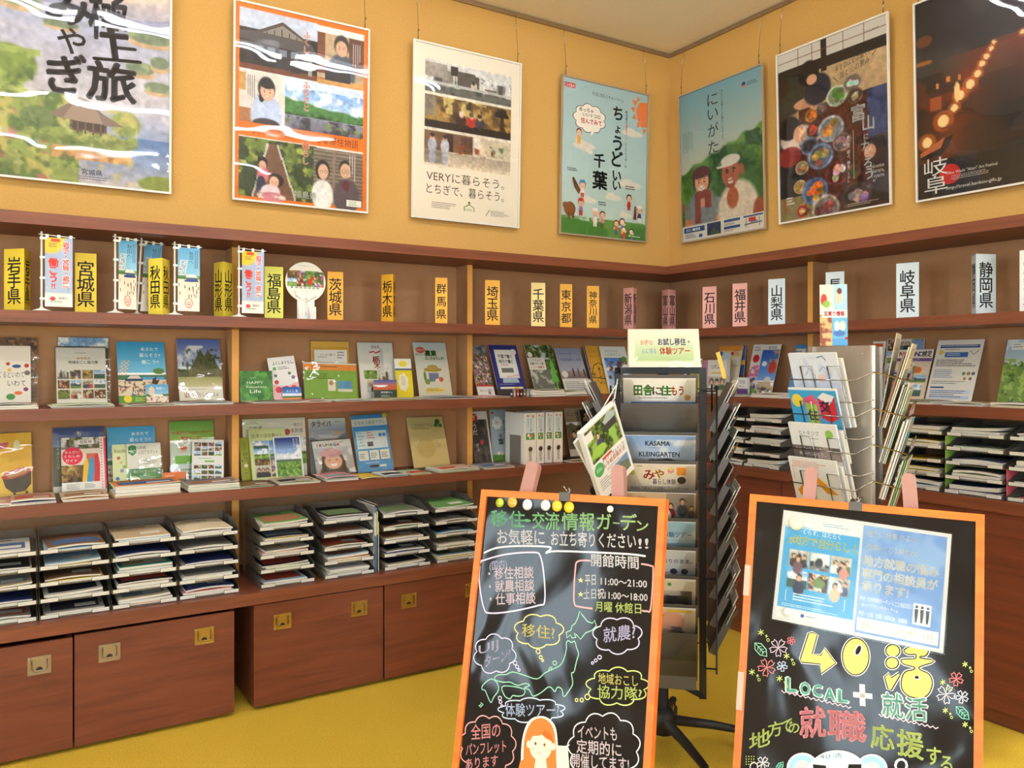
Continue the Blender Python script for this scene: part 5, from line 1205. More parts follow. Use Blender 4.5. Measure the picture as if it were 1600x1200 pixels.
def d_kuma(s):
    s.g((214, 212, 210), (176, 170, 168)); s.n(0, .2, 1, 1, (236, 234, 232), 6, .5, 3); s.n(0, .5, 1, 1, (140, 120, 116), 7, .6, 5); s.r(0, 0, 1, .2, (236, 232, 226))
    s.e(.46, .92, .36, .25, (70, 64, 70)); s.e(.44, .44, .27, .2, (206, 150, 160)); s.e(.22, .75, .06, .2, (50, 36, 36)); s.e(.72, .75, .06, .2, (50, 36, 36)); s.e(.46, .55, .28, .22, (60, 42, 40)); s.e(.47, .62, .23, .22, (236, 186, 160)); s.e(.45, .38, .28, .12, (216, 164, 172)); s.e(.34, .62, .05, .04, (236, 160, 140)); s.e(.60, .62, .05, .04, (236, 160, 140))
    s.E(.38, .57, .03, (50, 36, 34), .012); s.E(.56, .57, .03, (50, 36, 34), .012); s.P([(.37, .69), (.57, .69), (.52, .76), (.42, .76)], (250, 240, 234))
    for k, (ch, c_) in enumerate(zip('IKUMAGA', ((226, 120, 50), (206, 60, 80), (60, 140, 190), (226, 160, 50), (90, 160, 80), (70, 110, 180), (206, 70, 60)))): s.t(ch, .12 + k * .09, .13, .11, c_, bold=.04)
    s.lines(.7, .05, .85, .11, 2); s.lines(.2, .92, .7, .96, 1, (250, 210, 216))
brochure('magazine with a smiling child in a pink knit hat reading IKUMAGA', 'L', 492, 552, 689, Z4, d_kuma, .165, .085, n=40, cat='magazine', name='magazine', sleeve='stand', roll=-.03)
brochure('bright blue sheet with white panels reading とちまる経済アプリ', 'L', 555, 610, 649, Z4, dz(('f', (70, 156, 214)), ('Rc', 0, .07, 1, .2, (232, 230, 220)), ('t', 'とちまる経済アプリ', .5, .14, .06, (70, 110, 80), {'w': .84}), ('E', .96, .03, .07, (236, 206, 70)), ('Rc', .07, .29, .93, .6, (222, 232, 236)), ('Rc', .07, .63, .34, .8, (236, 236, 226)), ('Rc', .38, .63, .64, .8, (236, 236, 226)), ('Rc', .68, .63, .94, .8, (236, 236, 226)), ('lines', .1, .31, .3, .58, 5, (150, 190, 200), 3), ('lines', .38, .31, .6, .45, 3, (206, 130, 110), 3), ('E', .75, .37, .05, (70, 150, 210)), ('E', .86, .37, .05, (70, 150, 210)), ('Rc', .36, .48, .52, .56, (80, 80, 90)), ('lines', .1, .68, .3, .78, 3, (110, 110, 100), 4), ('lines', .41, .68, .6, .78, 3, (110, 110, 100), 5), ('lines', .71, .68, .9, .78, 3, (110, 110, 100), 6), ('Rc', .34, .89, .58, .93, (40, 40, 46)), ('Rc', .62, .89, .8, .93, (236, 236, 230)), ('lines', .25, .84, .8, .87, 1, (220, 235, 240))), .15, .05, n=10, sleeve=True, roll=-.03)
brochure('cream sheet with two little green trees and printed lines', 'L', 641, 697, 652, Z4, dz(('f', (226, 206, 146)), ('E', .83, .1, .07, (60, 120, 60)), ('Rc', .82, .12, .84, .2, (60, 120, 60)), ('E', .77, .17, .045, (60, 130, 70)), ('E', .9, .18, .05, (80, 140, 70)), ('Rc', .765, .19, .775, .24, (60, 120, 60)), ('t', 'ぐんまのくらし', .4, .15, .045, (130, 110, 60), {'w': .56}), ('lines', .1, .2, .66, .26, 2, (150, 126, 76)), ('E', .42, .62, .26, (214, 190, 124)), ('lines', .68, .5, .84, .62, 4, (190, 166, 106))), .14, .03, n=8, sleeve='stand')
# ---- third shelf, right of the second upright
brochure('dark street photo sheet with red circle right of the second upright', 'L', 738, 765, 643, Z4, dz(('f', (226, 222, 214)), ('ph', 'night', .0, .04, .92, 1, 3), ('r', 0, .04, .92, 1, (60, 56, 58)), ('n', 0, .1, .92, 1, (96, 86, 80), 5, .5, 5), ('r', .4, .04, .92, .16, (226, 222, 214)), ('E', .22, .12, .2, (190, 30, 50)), ('t', 'ぎ', .22, .12, .09, WH), ('v', 'うだ', .2, .24, .1, WH), ('E', .5, .6, .1, (196, 50, 44)), ('v', 'ぎふ', .24, .62, .07, (220, 216, 210))), .12, .03, cat='brochure', n=16)
brochure('grey-blue sheet reading 千葉 with a speech cloud, left of the white binders', 'L', 767, 792.5, 640, Z4, dz(('g', (150, 166, 176), (170, 182, 186)), ('r', 0, .88, 1, 1, (90, 140, 60)), ('cloud', .42, .26, .3, .12, 8, (240, 236, 230), {'fill': (222, 222, 218)}), ('Rc', .08, .05, .24, .08, (190, 40, 60)), ('t', '千', .58, .53, .09, BK, {'bold': .03}), ('t', '葉', .58, .63, .11, BK, {'bold': .03}), ('v', 'ちょうど', .86, .2, .1, BK), ('lines', .28, .22, .55, .3, 3, (150, 60, 70)), ('E', .4, .85, .09, (236, 226, 214)), ('E', .62, .86, .08, (226, 190, 170))), .07, .022)
brochure('beige photo sheet with two figures reading にいがた right of the binders', 'L', 886, 914, 638, Z4, dz(('g', (196, 180, 150), (170, 150, 120), 0, 0, 1, .3), ('hill', 0, .2, 1, .55, .5, .5, (110, 104, 84), 3), ('r', 0, .5, 1, 1, (120, 100, 70)), ('person', .36, .55, .22, (80, 80, 86)), ('person', .62, .5, .24, (200, 190, 170)), ('r', 0, .85, 1, 1, (222, 214, 200)), ('t', 'にいがた', .55, .12, .09, BK, {'w': .84}), ('lines', .2, .04, .8, .06, 1)), .10, .02)
brochure('black booklet with gold letters のれ half behind the hanging booklet', 'L', 910, 948, 640, Z4, dz(('f', (40, 36, 34)), ('t', 'のれん', .45, .2, .11, (226, 176, 60), {'bold': .03, 'w': .66}), ('E', .28, .09, .05, (226, 110, 60)), ('ph', 'town', .1, .4, .9, .9, 4)), .15, .07)

# ---- second shelf, right wall
brochure('small white card with dark print half hidden behind the tent card', 'R', 1070, 1085, 541, Z3, dz(('f', (232, 228, 222)), ('r', .3, .5, 1, .8, (60, 56, 60))), .10, .03)
brochure('small yellow leaflet with green pattern standing right of the tent card', 'R', 1080, 1097, 562, Z3, dz(('f', (226, 206, 70)), ('n', 0, 0, 1, 1, (150, 180, 80), 5, .5, 3), ('lines', .2, .2, .9, .5, 3, (90, 110, 60))), .15, .10, roll=-.08)
brochure('small pink and yellow leaflet beside the yellow one near the corner', 'R', 1096, 1106, 563, Z3, dz(('f', (222, 150, 180)), ('E', .5, .5, .3, (236, 214, 80))), .14, .10)
brochure('orange and white leaflet with small code-like panels behind the U-turn book', 'R', 1119, 1156, 541, Z3, dz(('f', (236, 206, 150)), ('r', 0, 0, 1, .1, (234, 150, 60)), ('Rc', .2, .14, .55, .4, (214, 224, 230)), ('E', .12, .16, .08, (60, 100, 170)), ('E', .6, .16, .06, (206, 60, 50)), ('Rc', .66, .24, .95, .4, (236, 230, 220)), ('Rc', .66, .44, .95, .7, (240, 226, 206)), ('lines', .66, .1, .95, .2, 3, (206, 110, 60)), ('Rc', .5, .76, .95, .8, (206, 60, 50)), ('lines', .1, .45, .55, .7, 5, (150, 110, 80)), ('lines', .4, .84, .95, .96, 3, (190, 130, 90))), .10, .03)
brochure('tall blue and yellow strip showing behind the orange leaflet', 'R', 1155, 1163, 540, Z3, dz(('f', (60, 96, 170)), ('r', 0, .3, 1, .4, (236, 200, 70)), ('r', 0, .6, 1, 1, (120, 80, 70))), .06, .022)
brochure('thick white book reading U-turn with a photo of people, right of the black rack', 'R', 1108, 1138, 563, Z3, dz(('f', (234, 226, 216)), ('t', 'UTurn', .5, .2, .13, (90, 80, 80), {'w': .6}), ('Rc', .2, .36, .7, .4, (236, 190, 60)), ('ph', 'people', 0, .48, 1, .9, 5), ('r', 0, .9, 1, 1, (206, 190, 170))), .17, .13, .03, cat='book', name='book', n=20)
brochure('small white box card with purple lower half beside the U-turn book', 'R', 1153, 1170, 590, Z3, dz(('f', (234, 230, 224)), ('r', 0, .62, 1, 1, (110, 70, 130)), ('t', '北陸', .5, .25, .2, (120, 100, 120)), ('lines', .2, .45, .8, .55, 2)), .16, .14, .02, cat='card', name='card')
brochure('white leaflet with pink flowers and red circle left of the blue seafood leaflet', 'R', 1171, 1188, 539, Z3, dz(('f', (236, 230, 224)), ('E', .45, .28, .3, (206, 50, 60)), ('n', 0, .42, 1, .85, (214, 110, 150), 4, .45, 3), ('n', 0, .45, 1, .9, (90, 90, 150), 5, .6, 6), ('r', 0, .88, 1, 1, (110, 170, 80)), ('lines', .2, .05, .9, .15, 2)), .13, .04, n=16)
brochure('deep blue leaflet with seafood photos reading 福井', 'R', 1186, 1213, 539, Z3, dz(('g', (50, 90, 180), (110, 160, 220), 0, .1, 1, .7), ('r', 0, 0, 1, .11, (232, 226, 220)), ('n', .5, .12, 1, .5, (190, 150, 120), 4, .45, 4), ('e', .75, .45, .22, .12, (190, 70, 50)), ('e', .6, .7, .2, .07, (214, 206, 196)), ('n', 0, .72, 1, 1, (190, 170, 140), 5, .4, 5), ('n', 0, .75, 1, 1, (70, 60, 60), 6, .58, 6), ('e', .25, .38, .15, .05, (230, 235, 240)), ('t', '福井県', .55, .06, .06, BK, {'w': .5})), .17, .07, n=22)
brochure('blue booklet top showing behind the silver rack', 'R', 1237, 1256, 539, Z3, dz(('f', (90, 150, 200)), ('r', .1, .08, .9, .5, (226, 226, 222)), ('lines', .15, .12, .8, .4, 4)), .12, .03)
brochure('white leaflet with orange picture right of the silver rack column', 'R', 1358, 1378, 534, Z3, dz(('f', (234, 228, 220)), ('r', .0, .04, .85, .46, (220, 96, 50)), ('e', .4, .3, .2, .08, (240, 190, 150)), ('lines', .1, .6, .8, .9, 5)), .12, .04)
brochure('narrow brown-grey photo leaflet beside the orange-picture leaflet', 'R', 1376, 1382.3, 536, Z3, dz(('f', (196, 186, 176)), ('r', .1, .1, .9, .6, (120, 90, 84)), ('n', .1, .1, .9, .6, (190, 160, 150), 5, .5, 3)), .08, .022)
brochure('tall photo-grid sheet behind the NAGANO booklet', 'R', 1383, 1441, 530, Z3, dz(('f', (206, 200, 192)), ('grid', .02, .0, 1, 1, 3, 5, 4), ('r', .7, .02, 1, .2, (130, 150, 190))), .07, .022, n=40)
brochure('booklet with castle photo and coloured letters reading NAGANO検定', 'R', 1397, 1451, 547, Z3, dz(('f', (222, 206, 180)), ('r', 0, 0, 1, .16, (236, 230, 220)), ('Rc', 0, .17, 1, .23, (110, 84, 150)), ('ph', 'sky', 0, .42, .5, .55, 3), ('r', 0, .45, .48, .62, (70, 60, 60)), ('ph', 'mount', .5, .5, .95, .64, 3), ('ph', 'town', .28, .65, .52, .95, 4), ('ph', 'sea', .54, .66, .88, .9, 5), ('r', .02, .62, .26, .95, (50, 60, 40)), ('e', .68, .4, .1, .06, (226, 110, 50)), ('e', .06, .66, .07, .04, (226, 120, 50)), ('e', .6, .96, .1, .02, (226, 110, 50)), ('t', '検定', .84, .085, .11, BK, {'w': .26, 'bold': .03}), ('Rc', .2, .27, .52, .35, (240, 236, 226)), ('t', '閲覧用', .36, .31, .06, BK, {'w': .24}), ('t', 'ジュニア', .5, .2, .045, WH), ('t', 'N', .1, .085, .11, (206, 70, 60), {'bold': .04}), ('t', 'A', .22, .085, .11, (226, 150, 50), {'bold': .04}), ('t', 'G', .34, .085, .11, (230, 130, 60), {'bold': .04}), ('t', 'A', .45, .085, .11, (90, 150, 80), {'bold': .04}), ('t', 'N', .56, .085, .11, (110, 90, 160), {'bold': .04}), ('t', 'O', .67, .085, .11, (60, 110, 180), {'bold': .04})), .15, .05, n=46)
brochure('white notice sheet with a blue heading bar and small diagrams', 'R', 1456, 1528, 532, Z3, dz(('f', (232, 228, 220)), ('Rc', .08, .08, .94, .13, (60, 90, 150)), ('lines', .12, .093, .9, .117, 1, (220, 226, 236), 2), ('E', .12, .2, .05, (236, 200, 60)), ('Rc', .22, .2, .72, .28, (70, 110, 180)), ('lines', .26, .215, .68, .27, 2, (210, 220, 240), 3), ('lines', .2, .15, .7, .17, 1, BK), ('lines', .06, .32, .94, .44, 4, (70, 66, 66), 3), ('lines', .06, .48, .6, .62, 5, (120, 140, 180), 4), ('E', .72, .54, .04, (110, 150, 110)), ('E', .82, .54, .04, (190, 120, 90)), ('E', .92, .54, .04, (100, 110, 130)), ('E', .76, .62, .035, (190, 150, 90)), ('E', .88, .62, .035, (130, 110, 110)), ('stroke', [(.76, .18), (.84, .24), (.94, .17)], .004, (130, 130, 130)), ('lines', .06, .66, .9, .72, 2, (140, 140, 140), 5), ('Rc', .06, .75, .36, .775, (60, 90, 150)), ('Rc', .06, .80, .94, .86, (206, 216, 232)), ('Rc', .06, .89, .94, .94, (190, 206, 230)), ('lines', .08, .81, .9, .93, 4, (90, 110, 150), 6)), .16, .03, n=10)
brochure('photo sheet of pale sky over bushy green leaves at the right edge', 'R', 1566, 1640, 531, Z3, dz(('g', (150, 180, 206), (196, 206, 210), 0, 0, 1, .5), ('n', 0, .0, 1, .5, (214, 220, 224), 4, .5, 4), ('hill', 0, .2, 1, .6, .4, .6, (110, 140, 70), 5, 3), ('r', 0, .5, 1, 1, (110, 140, 66)), ('n', 0, .3, 1, 1, (150, 176, 90), 12, .5, 3), ('n', 0, .35, 1, 1, (70, 100, 46), 13, .6, 7), ('Rc', .12, .05, .42, .16, (226, 228, 222)), ('lines', .16, .07, .38, .14, 2)), .16, .05, n=60)

# ---- binders on the third shelf
def binder(x0, x1, yt, d, label, lean, thick=None):
    s0, zt = on('L', x0, yt, d); s1 = on('L', x1, yt, d)[0]
    W = thick or (s1 - s0); H = .305; D = .215
    t = thing('ring_binder', label, 'binder', ((s0 + s1) / 2, -d, Z4 + .0008 + abs(math.sin(lean)) * W / 2), (0, lean, 0), 'white ring binders on the third shelf')
    q = MB()
    q.box(-W / 2, W / 2, 0, .003, 0, H, (238, 230, 216)); q.box(-W / 2, -W / 2 + .003, .003, D, 0, H, (238, 236, 230)); q.box(W / 2 - .003, W / 2, .003, D, 0, H, (238, 236, 230))
    q.build('cover', M['paper'], t)
    q = MB(); q.box(-W / 2 + .005, W / 2 - .005, .012, D - .008, .004, H - .006, (236, 232, 222)); q.build('pages', M['matte'], t)
    q = MB(); lw = W * .72; lz = .145
    sh = Sheet(q, lw, .15, lambda x, z, l: (x - lw / 2, -.0004 - l * EPS, lz + z), 6)
    sh.f((206, 222, 226)); sh.flush()
    sh.Rc(.08, .03, .38, .07, (206, 60, 60)); sh.E(.82, .07, .14, (236, 150, 70)); sh.v('ちょうどいい千葉', .58, .16, .058, (50, 50, 54), bold=.02); sh.lines(.2, .15, .38, .6, 2, (130, 140, 140), 3, .4, True)
    sh.Rc(0, .74, 1, 1, (90, 150, 70)); sh.E(.3, .82, .14, (240, 226, 206)); sh.E(.62, .84, .15, (226, 120, 110)); sh.E(.45, .92, .1, (240, 236, 230))
    q.build('spine_label', M['paper'], t)
    q = MB()
    q.lathe([(.010, 0), (.0145, 0), (.0145, .002), (.010, .002)], 20, T=Matrix.Translation((0, 0, .09)) @ Matrix.Rotation(PI / 2, 4, 'X')); q.build('finger_ring', M['chrome'], t)
    q = MB(); q.lathe([(0, 0), (.010, 0), (.010, .0006), (0, .0006)], 20, col=(120, 112, 104), T=Matrix.Translation((0, 0, .09)) @ Matrix.Rotation(PI / 2, 4, 'X')); q.build('finger_hole', M['matte'], t)
    q = MB(); sh = Sheet(q, W * .4, .07, lambda x, z, l: (x - W * .2, -.0003 - l * EPS, .012 + z), 3); sh.mb = q
    sh.v('閲覧用', .5, .04, .28, (110, 96, 84)); q.build('spine_lettering', M['paper'], t)
    return t
binder(819, 838, 643, .30, 'white ring binder at the left end of the four, its broad side showing', 0.0)
binder(839, 850, 642, .30, 'white ring binder second from the left of the four', 0.0)
binder(851.5, 862.5, 641, .30, 'white ring binder third from the left, leaning slightly right', .03)
binder(865.5, 879, 641, .30, 'white ring binder at the right end of the four', 0.0)
t = thing('bookend', 'grey metal bookend plate against the left side of the white binders', 'bookend', (on('L', 819, 643, .30)[0] - .006, -.30, Z4 + .0006), 0)
q = MB(); q.box(-.0012, 0, .03, .15, 0, .17, (196, 186, 168)); q.build('plate', M['silver'], t)
q = MB(); q.box(-.06, -.0012, .125, .2, 0, .0012, (196, 186, 168)); q.build('foot', M['silver'], t)

# ---- flat leaflets and booklets
PAL = {'white': (236, 232, 224), 'cream': (232, 218, 188), 'pale blue': (170, 200, 220), 'yellow': (230, 200, 80), 'green': (110, 160, 90), 'navy': (54, 60, 110), 'pink': (226, 150, 150), 'orange': (228, 140, 70), 'grey': (150, 146, 142), 'black': (48, 44, 46), 'red': (190, 64, 56), 'brown': (130, 96, 70), 'sky-blue': (96, 160, 204), 'pale green': (190, 212, 176), 'teal': (60, 140, 130), 'beige': (206, 184, 150)}
ORD = ['topmost', 'second', 'third', 'fourth', 'fifth', 'sixth']

def flat_mesh(W, D, th, col, seed, sag=0.0):
    """a booklet lying flat: origin bottom centre front edge at y=0, growing to +y"""
    rr = random.Random(seed)
    q = MB(); n = 8; pg = (232, 226, 214)
    zf = lambda x: sag * math.sin((x / W + .5) * PI) if sag > 0 else -sag * (x / W + .5) ** 3
    xs = [-W / 2 + W * i / n for i in range(n + 1)]
    top = [(x, 0, zf(x) + th) for x in xs] + [(x, D, zf(x) * .6 + th) for x in xs]
    m = n + 1
    q.add(top, [(i, i + 1, i + 1 + m, i + m) for i in range(n)], col)
    bot = [(x, 0, zf(x)) for x in xs] + [(x, D, zf(x) * .6) for x in xs]
    q.add(bot, [(i, i + m, i + 1 + m, i + 1) for i in range(n)], pg)
    k = max(2, int(th / .002))
    for (ys, flip) in ((0, 1), (D, 0)):
        for j in range(k):
            a, c_ = th * j / k, th * (j + 1) / k; e = -.0008 if (j % 2 and ys == 0) else 0
            f_ = 1 if ys == 0 else .6
            vs = [(x, ys + e, zf(x) * f_ + a) for x in xs] + [(x, ys + e, zf(x) * f_ + c_) for x in xs]
            cc = pg if j % 2 else tuple(int(v * .88) for v in pg)
            if j == k - 1: cc = tuple(int(.5 * v + .5 * u) for v, u in zip(pg, col))
            q.add(vs, [(i, i + 1, i + 1 + m, i + m) if flip else (i, i + m, i + 1 + m, i + 1) for i in range(n)], cc)
    for x, flip in ((xs[0], 0), (xs[-1], 1)):
        vs = [(x, 0, zf(x)), (x, D, zf(x) * .6), (x, D, zf(x) * .6 + th), (x, 0, zf(x) + th)]
        q.add(vs, [(0, 1, 2, 3) if flip else (0, 3, 2, 1)], pg)
    # printed top
    T = lambda a, b_, l: (a - W / 2, b_, zf(a - W / 2) * (1 - .4 * b_ / D) + th + .0004 + l * EPS)
    sh = Sheet(q, W, D, T, 3)
    c2 = rr.choice([(110, 130, 90), (90, 110, 150), (170, 120, 90), (60, 60, 70), (206, 180, 140), (150, 160, 170), (200, 90, 70)])
    def strip(u0, v0, u1, v1, c):
        for i in range(6):
            a, b_ = u0 + (u1 - u0) * i / 6, u0 + (u1 - u0) * (i + 1) / 6; sh.Rc(a, v0, b_, v1, c, True)
        sh.lay += 1
    dk = tuple(int(v * .45) for v in col)
    if rr.random() < .75: strip(.08, .3 + rr.random() * .2, .92, .88, c2)
    strip(.15, .12, .7, .18, dk)
    if rr.random() < .5: strip(.5, .6, .86, .8, (230, 226, 216))
    return q

def flat(label, w, s, dfront, z, W, D, th, cname, rot=0.0, sag=0.0, seed=1, name='leaflet', cat='leaflet', group=None):
    q = flat_mesh(W, D, th, PAL[cname], seed, sag)
    o = q.build(name, M['matte' if seed % 3 else 'paper'])
    x, y, zz = wpos(w, s, dfront, z)
    o.location = (x, y, zz); o.rotation_euler = (0, 0, WROT[w] + rot)
    return tag(o, label, cat, group)

def pile(w, x0, x1, z, df, items, what, yref=640, D=.2, seed=1, sag=0.004, rot=0.0, cat='leaflet'):
    """items from the bottom up: (colour, thickness)"""
    rr = random.Random(seed)
    s0 = on(w, x0, yref, df)[0]; s1 = on(w, x1, yref, df)[0]
    W = s1 - s0; zz = z + .0006; n = len(items)
    for i, (cn, th) in enumerate(items):
        k = n - 1 - i
        lab = '%s %s, %s in the flat pile %s' % (cn, cat, ORD[k] if n > 1 else 'only one', what)
        if n == 1: lab = '%s %s lying flat %s' % (cn, cat, what)
        sg = sag if i == n - 1 else 0.0
        fr_ = df - rr.uniform(0, .008) - (.003 * i)
        flat(lab, w, (s0 + s1) / 2 + rr.uniform(-.003, .003), fr_, zz, W * (.955 - .04 * rr.random()), min(D, fr_ - .192), th, cn, rot + rr.uniform(-.05, .05), sg, seed * 10 + i, cat if cat in ('booklet', 'book') else 'leaflet', cat, 'flat leaflet piles on the shelves')
        zz += th + .0014
P2 = .385
pile('L', -30, 61, Z3, P2, [('cream', .008), ('white', .006), ('beige', .003)], 'under the いわて booklet', seed=2)
pile('L', 78, 183, Z3, P2, [('black', .003), ('cream', .004), ('pale green', .003)], 'before the 地域おこし協力隊 booklet', seed=3)
pile('L', 192, 284, Z3, P2, [('pale green', .003), ('beige', .003)], 'before the あきたで暮らそう booklet', seed=4)
pile('L', 277, 368, Z3, P2, [('white', .004), ('pale blue', .003), ('grey', .002)], 'before the twin tree photo sheet', seed=5)
pile('L', 392, 486, Z3, P2, [('white', .003), ('cream', .002)], 'before the green HAPPY card', seed=6)
pile('L', 472, 520, Z3, P2, [('cream', .003), ('pink', .003)], 'before the ふくしまぐらし leaflet', seed=7)
pile('L', 522, 592, Z3, P2, [('white', .002), ('pale green', .003)], 'before the green landscape sheet', seed=8)
pile('L', 597, 664, Z3, P2, [('yellow', .002), ('beige', .003)], 'before the 栃木 sheet', seed=9)
pile('L', 668, 752, Z3, P2, [('grey', .003), ('black', .002), ('cream', .002)], 'before the straw hat vegetable sheet', seed=10)
pile('L', 755, 800, Z3, P2, [('orange', .003), ('pink', .003)], 'before the navy 千葉で働く booklet', seed=11)
pile('L', 835, 885, Z3, P2, [('beige', .010), ('cream', .012), ('beige', .012), ('brown', .004)], 'before the bright green tree leaflet', seed=12, cat='booklet')
pile('L', 884, 935, Z3, P2, [('pale green', .004), ('green', .020)], 'before the 四国暮らし体感 leaflet', seed=13, cat='booklet')
# a short row of dark booklets on edge
for i, cn in enumerate(('black', 'grey', 'red', 'black', 'brown', 'grey')):
    s0 = on('L', 799 + i * 5.2, 610, .345)[0]
    q = MB(); q.box(-.006, .006, 0, .15, 0, .045, PAL[cn]); q.box(-.005, .005, -.0003, 0, .012, .024, (206, 196, 186))
    o = q.build('booklet', M['paper']); o.location = (s0, -.345, Z3 + .0006)
    tag(o, 'low %s booklet on edge, %s of the row left of the beige pile' % (cn, ['first', 'second', 'third', 'fourth', 'fifth', 'last'][i]), 'booklet', 'short booklet row on the second shelf')
pile('R', 1172, 1222, Z3, P2, [('white', .010), ('cream', .008), ('white', .004)], 'before the deep blue seafood leaflet', seed=14)
pile('R', 1118, 1160, Z3, P2, [('white', .004), ('grey', .004)], 'before the U-turn book', seed=15)
pile('R', 1388, 1455, Z3, P2, [('white', .006), ('pale green', .003), ('brown', .003)], 'before the NAGANO booklet', seed=16)
pile('R', 1467, 1536, Z3, P2, [('white', .004), ('beige', .003), ('pale green', .003)], 'before the white notice sheet', seed=17)
pile('R', 1543, 1640, Z3, P2, [('yellow', .004), ('cream', .004), ('white', .008)], 'before the green leaf photo sheet', seed=18)
P3 = .385; YR = 770
pile('L', -60, 20, Z4, P3, [('white', .004), ('pink', .008)], 'under the yellow noodle bowl sheet', YR, seed=21)
pile('L', 14, 91, Z4, P3, [('cream', .006), ('navy', .005), ('beige', .008)], 'right of the yellow noodle bowl sheet', YR, seed=22)
pile('L', 94, 172, Z4, P3, [('cream', .006), ('orange', .004), ('beige', .006)], 'before the せんだい guide', YR, seed=23)
pile('L', 176, 286, Z4, P3, [('pink', .002), ('yellow', .002), ('white', .010), ('white', .014), ('white', .012), ('orange', .004)], 'before the green-and-white LINE leaflet', YR, seed=24, sag=-.004)
pile('L', 292, 378, Z4, P3, [('pale green', .005), ('white', .006), ('pale green', .007), ('white', .006), ('grey', .003)], 'before the rows-of-photos booklet', YR, seed=25, sag=-.008)
pile('L', 376, 430, Z4, P3, [('green', .003), ('brown', .003)], 'before the olive-green booklet', YR, seed=26)
pile('L', 434, 503, Z4, P3, [('cream', .004), ('pale green', .003), ('beige', .002)], 'before the 会津 booklet', YR, seed=27)
pile('L', 510, 562, Z4, P3, [('white', .004), ('grey', .004), ('black', .004), ('pink', .003)], 'before the smiling child magazine', YR, seed=28)
pile('L', 566, 598, Z4, P3, [('yellow', .003)], 'right of the smiling child pile', YR, seed=29)
pile('L', 602, 640, Z4, P3, [('sky-blue', .003), ('white', .003)], 'before the bright blue app sheet', YR, seed=30)
pile('L', 644, 676, Z4, P3, [('yellow', .002), ('pale green', .002)], 'right of the bright blue app sheet', YR, seed=31)
pile('L', 688, 752, Z4, P3, [('green', .004), ('cream', .004), ('beige', .005)], 'before the cream sheet with green trees', YR, seed=32)
pile('L', 757, 806, Z4, P3, [('white', .003), ('beige', .002), ('grey', .003)], 'before the 千葉 speech cloud sheet', YR, seed=33)
pile('L', 895, 940, Z4, P3, [('beige', .003), ('black', .002)], 'right of the white binders', YR, seed=34)

# ================================================================== clear letter trays
TW, TD, TP = .262, .315, .0655
def tray_proto():
    t = thing('letter_tray', 'tray', 'letter tray', (0, 0, 0), 0)
    q = MB(); w = TW / 2; p = .0022
    q.box(-w, w, 0, TD, 0, p)                                   # floor
    for sx in (-1, 1):
        a, c_ = (-w, -w + p) if sx < 0 else (w - p, w)
        pts = [(0, p), (TD, p), (TD, TP - .004), (.12, TP - .004), (.035, .03), (0, .022)]
        vs = [(a, y, z) for y, z in pts] + [(c_, y, z) for y, z in pts]; n = len(pts)
        q.add(vs, [tuple(range(n))[::-1], tuple(range(n, 2 * n))] + [(i, (i + 1) % n, (i + 1) % n + n, i + n) for i in range(n)])
    q.box(-w + p, w - p, TD - p, TD, p, TP - .006)
    for sx in (-1, 1):                                          # front lips left and right of the cut-out
        a, c_ = (-w + p, -w + .07) if sx < 0 else (w - .07, w - p)
        q.box(a, c_, 0, p, p, .018)
    q.box(-w + .07, w - .07, 0, p, p, .007)
    q.build('tray_body', M['tray'], t)
    for sx in (-1, 1):
        q = MB(); x = sx * (w - .037)
        q.box(x - .031, x + .031, -.0022, -.0002, .003, .017, (226, 220, 208)); q.box(x - .028, x + .028, -.0026, -.0022, .005, .015, (206, 202, 194))
        q.build('label_tab', M['paper'], t)
    return t
TRAY0 = [tray_proto()]
def tray_stack(w, s, z, dfront, n, what, fills, seed=1, rot=0.0, step=.005):
    rr = random.Random(seed)
    ords = ['topmost', 'second from top', 'third from top', 'fourth from top', 'lowest']
    for i in range(n):
        k = n - 1 - i
        df = dfront - i * step
        x, y, zz = wpos(w, s, df, z + .0008 + i * TP)
        if TRAY0: t = TRAY0.pop(); globals()['TRAYP'] = t; t.location = (x, y, zz); t.rotation_euler = (0, 0, WROT[w] + rot)
        else: t = dup(TRAYP, (x, y, zz), (0, 0, WROT[w] + rot))
        t['label'] = 'smoky clear letter tray, %s in the stack %s' % (ords[k], what); t['group'] = 'clear letter trays'
        zc = z + .0008 + i * TP + .0034
        its = [({'navy': 'pale blue', 'black': 'grey', 'brown': 'beige', 'red': 'pink'}.get(cn, cn) if (i + seed) % 2 else cn, th) for cn, th in fills[i % len(fills)]]
        for j, (cn, th) in enumerate(its):
            m = len(its); kk = m - 1 - j
            th = min(th * 2.2, (TP - .022) / len(its) - .002); W = .204 + rr.random() * .016; sg = rr.choice([0, .003, .006, -.006]) if j == m - 1 else 0
            lab = '%s booklet, %s in the %s tray of the stack %s' % (cn, ('only one' if m == 1 else ['uppermost', 'second', 'bottom', 'deepest'][kk]), ords[k].replace(' from top', ''), what)
            off = rr.uniform(-.008, .008); r_ = rr.uniform(-.02, .02)
            dd = df - .008 - rr.random() * .01
            cs, sn = math.cos(rot), math.sin(rot)
            flat(lab, w, s + off, dd, zc, W, .27, th, cn, rot + r_, sg, seed * 100 + i * 10 + j, 'booklet', 'booklet', 'booklets lying in the clear letter trays')
            zc += th + .0014
def rnd_fill(seed, n=5, cols=None):
    rr = random.Random(seed); out = []
    cols = cols or ['white', 'white', 'cream', 'grey', 'beige', 'navy', 'brown', 'pale green', 'pale blue', 'black']
    for i in range(n):
        m = rr.choice([1, 2, 2, 3]); out.append([(rr.choice(cols), rr.choice([.003, .005, .008, .011])) for _ in range(m)])
    return out
DF = .545
def sL(x, y): return on('L', x, y, DF)[0]
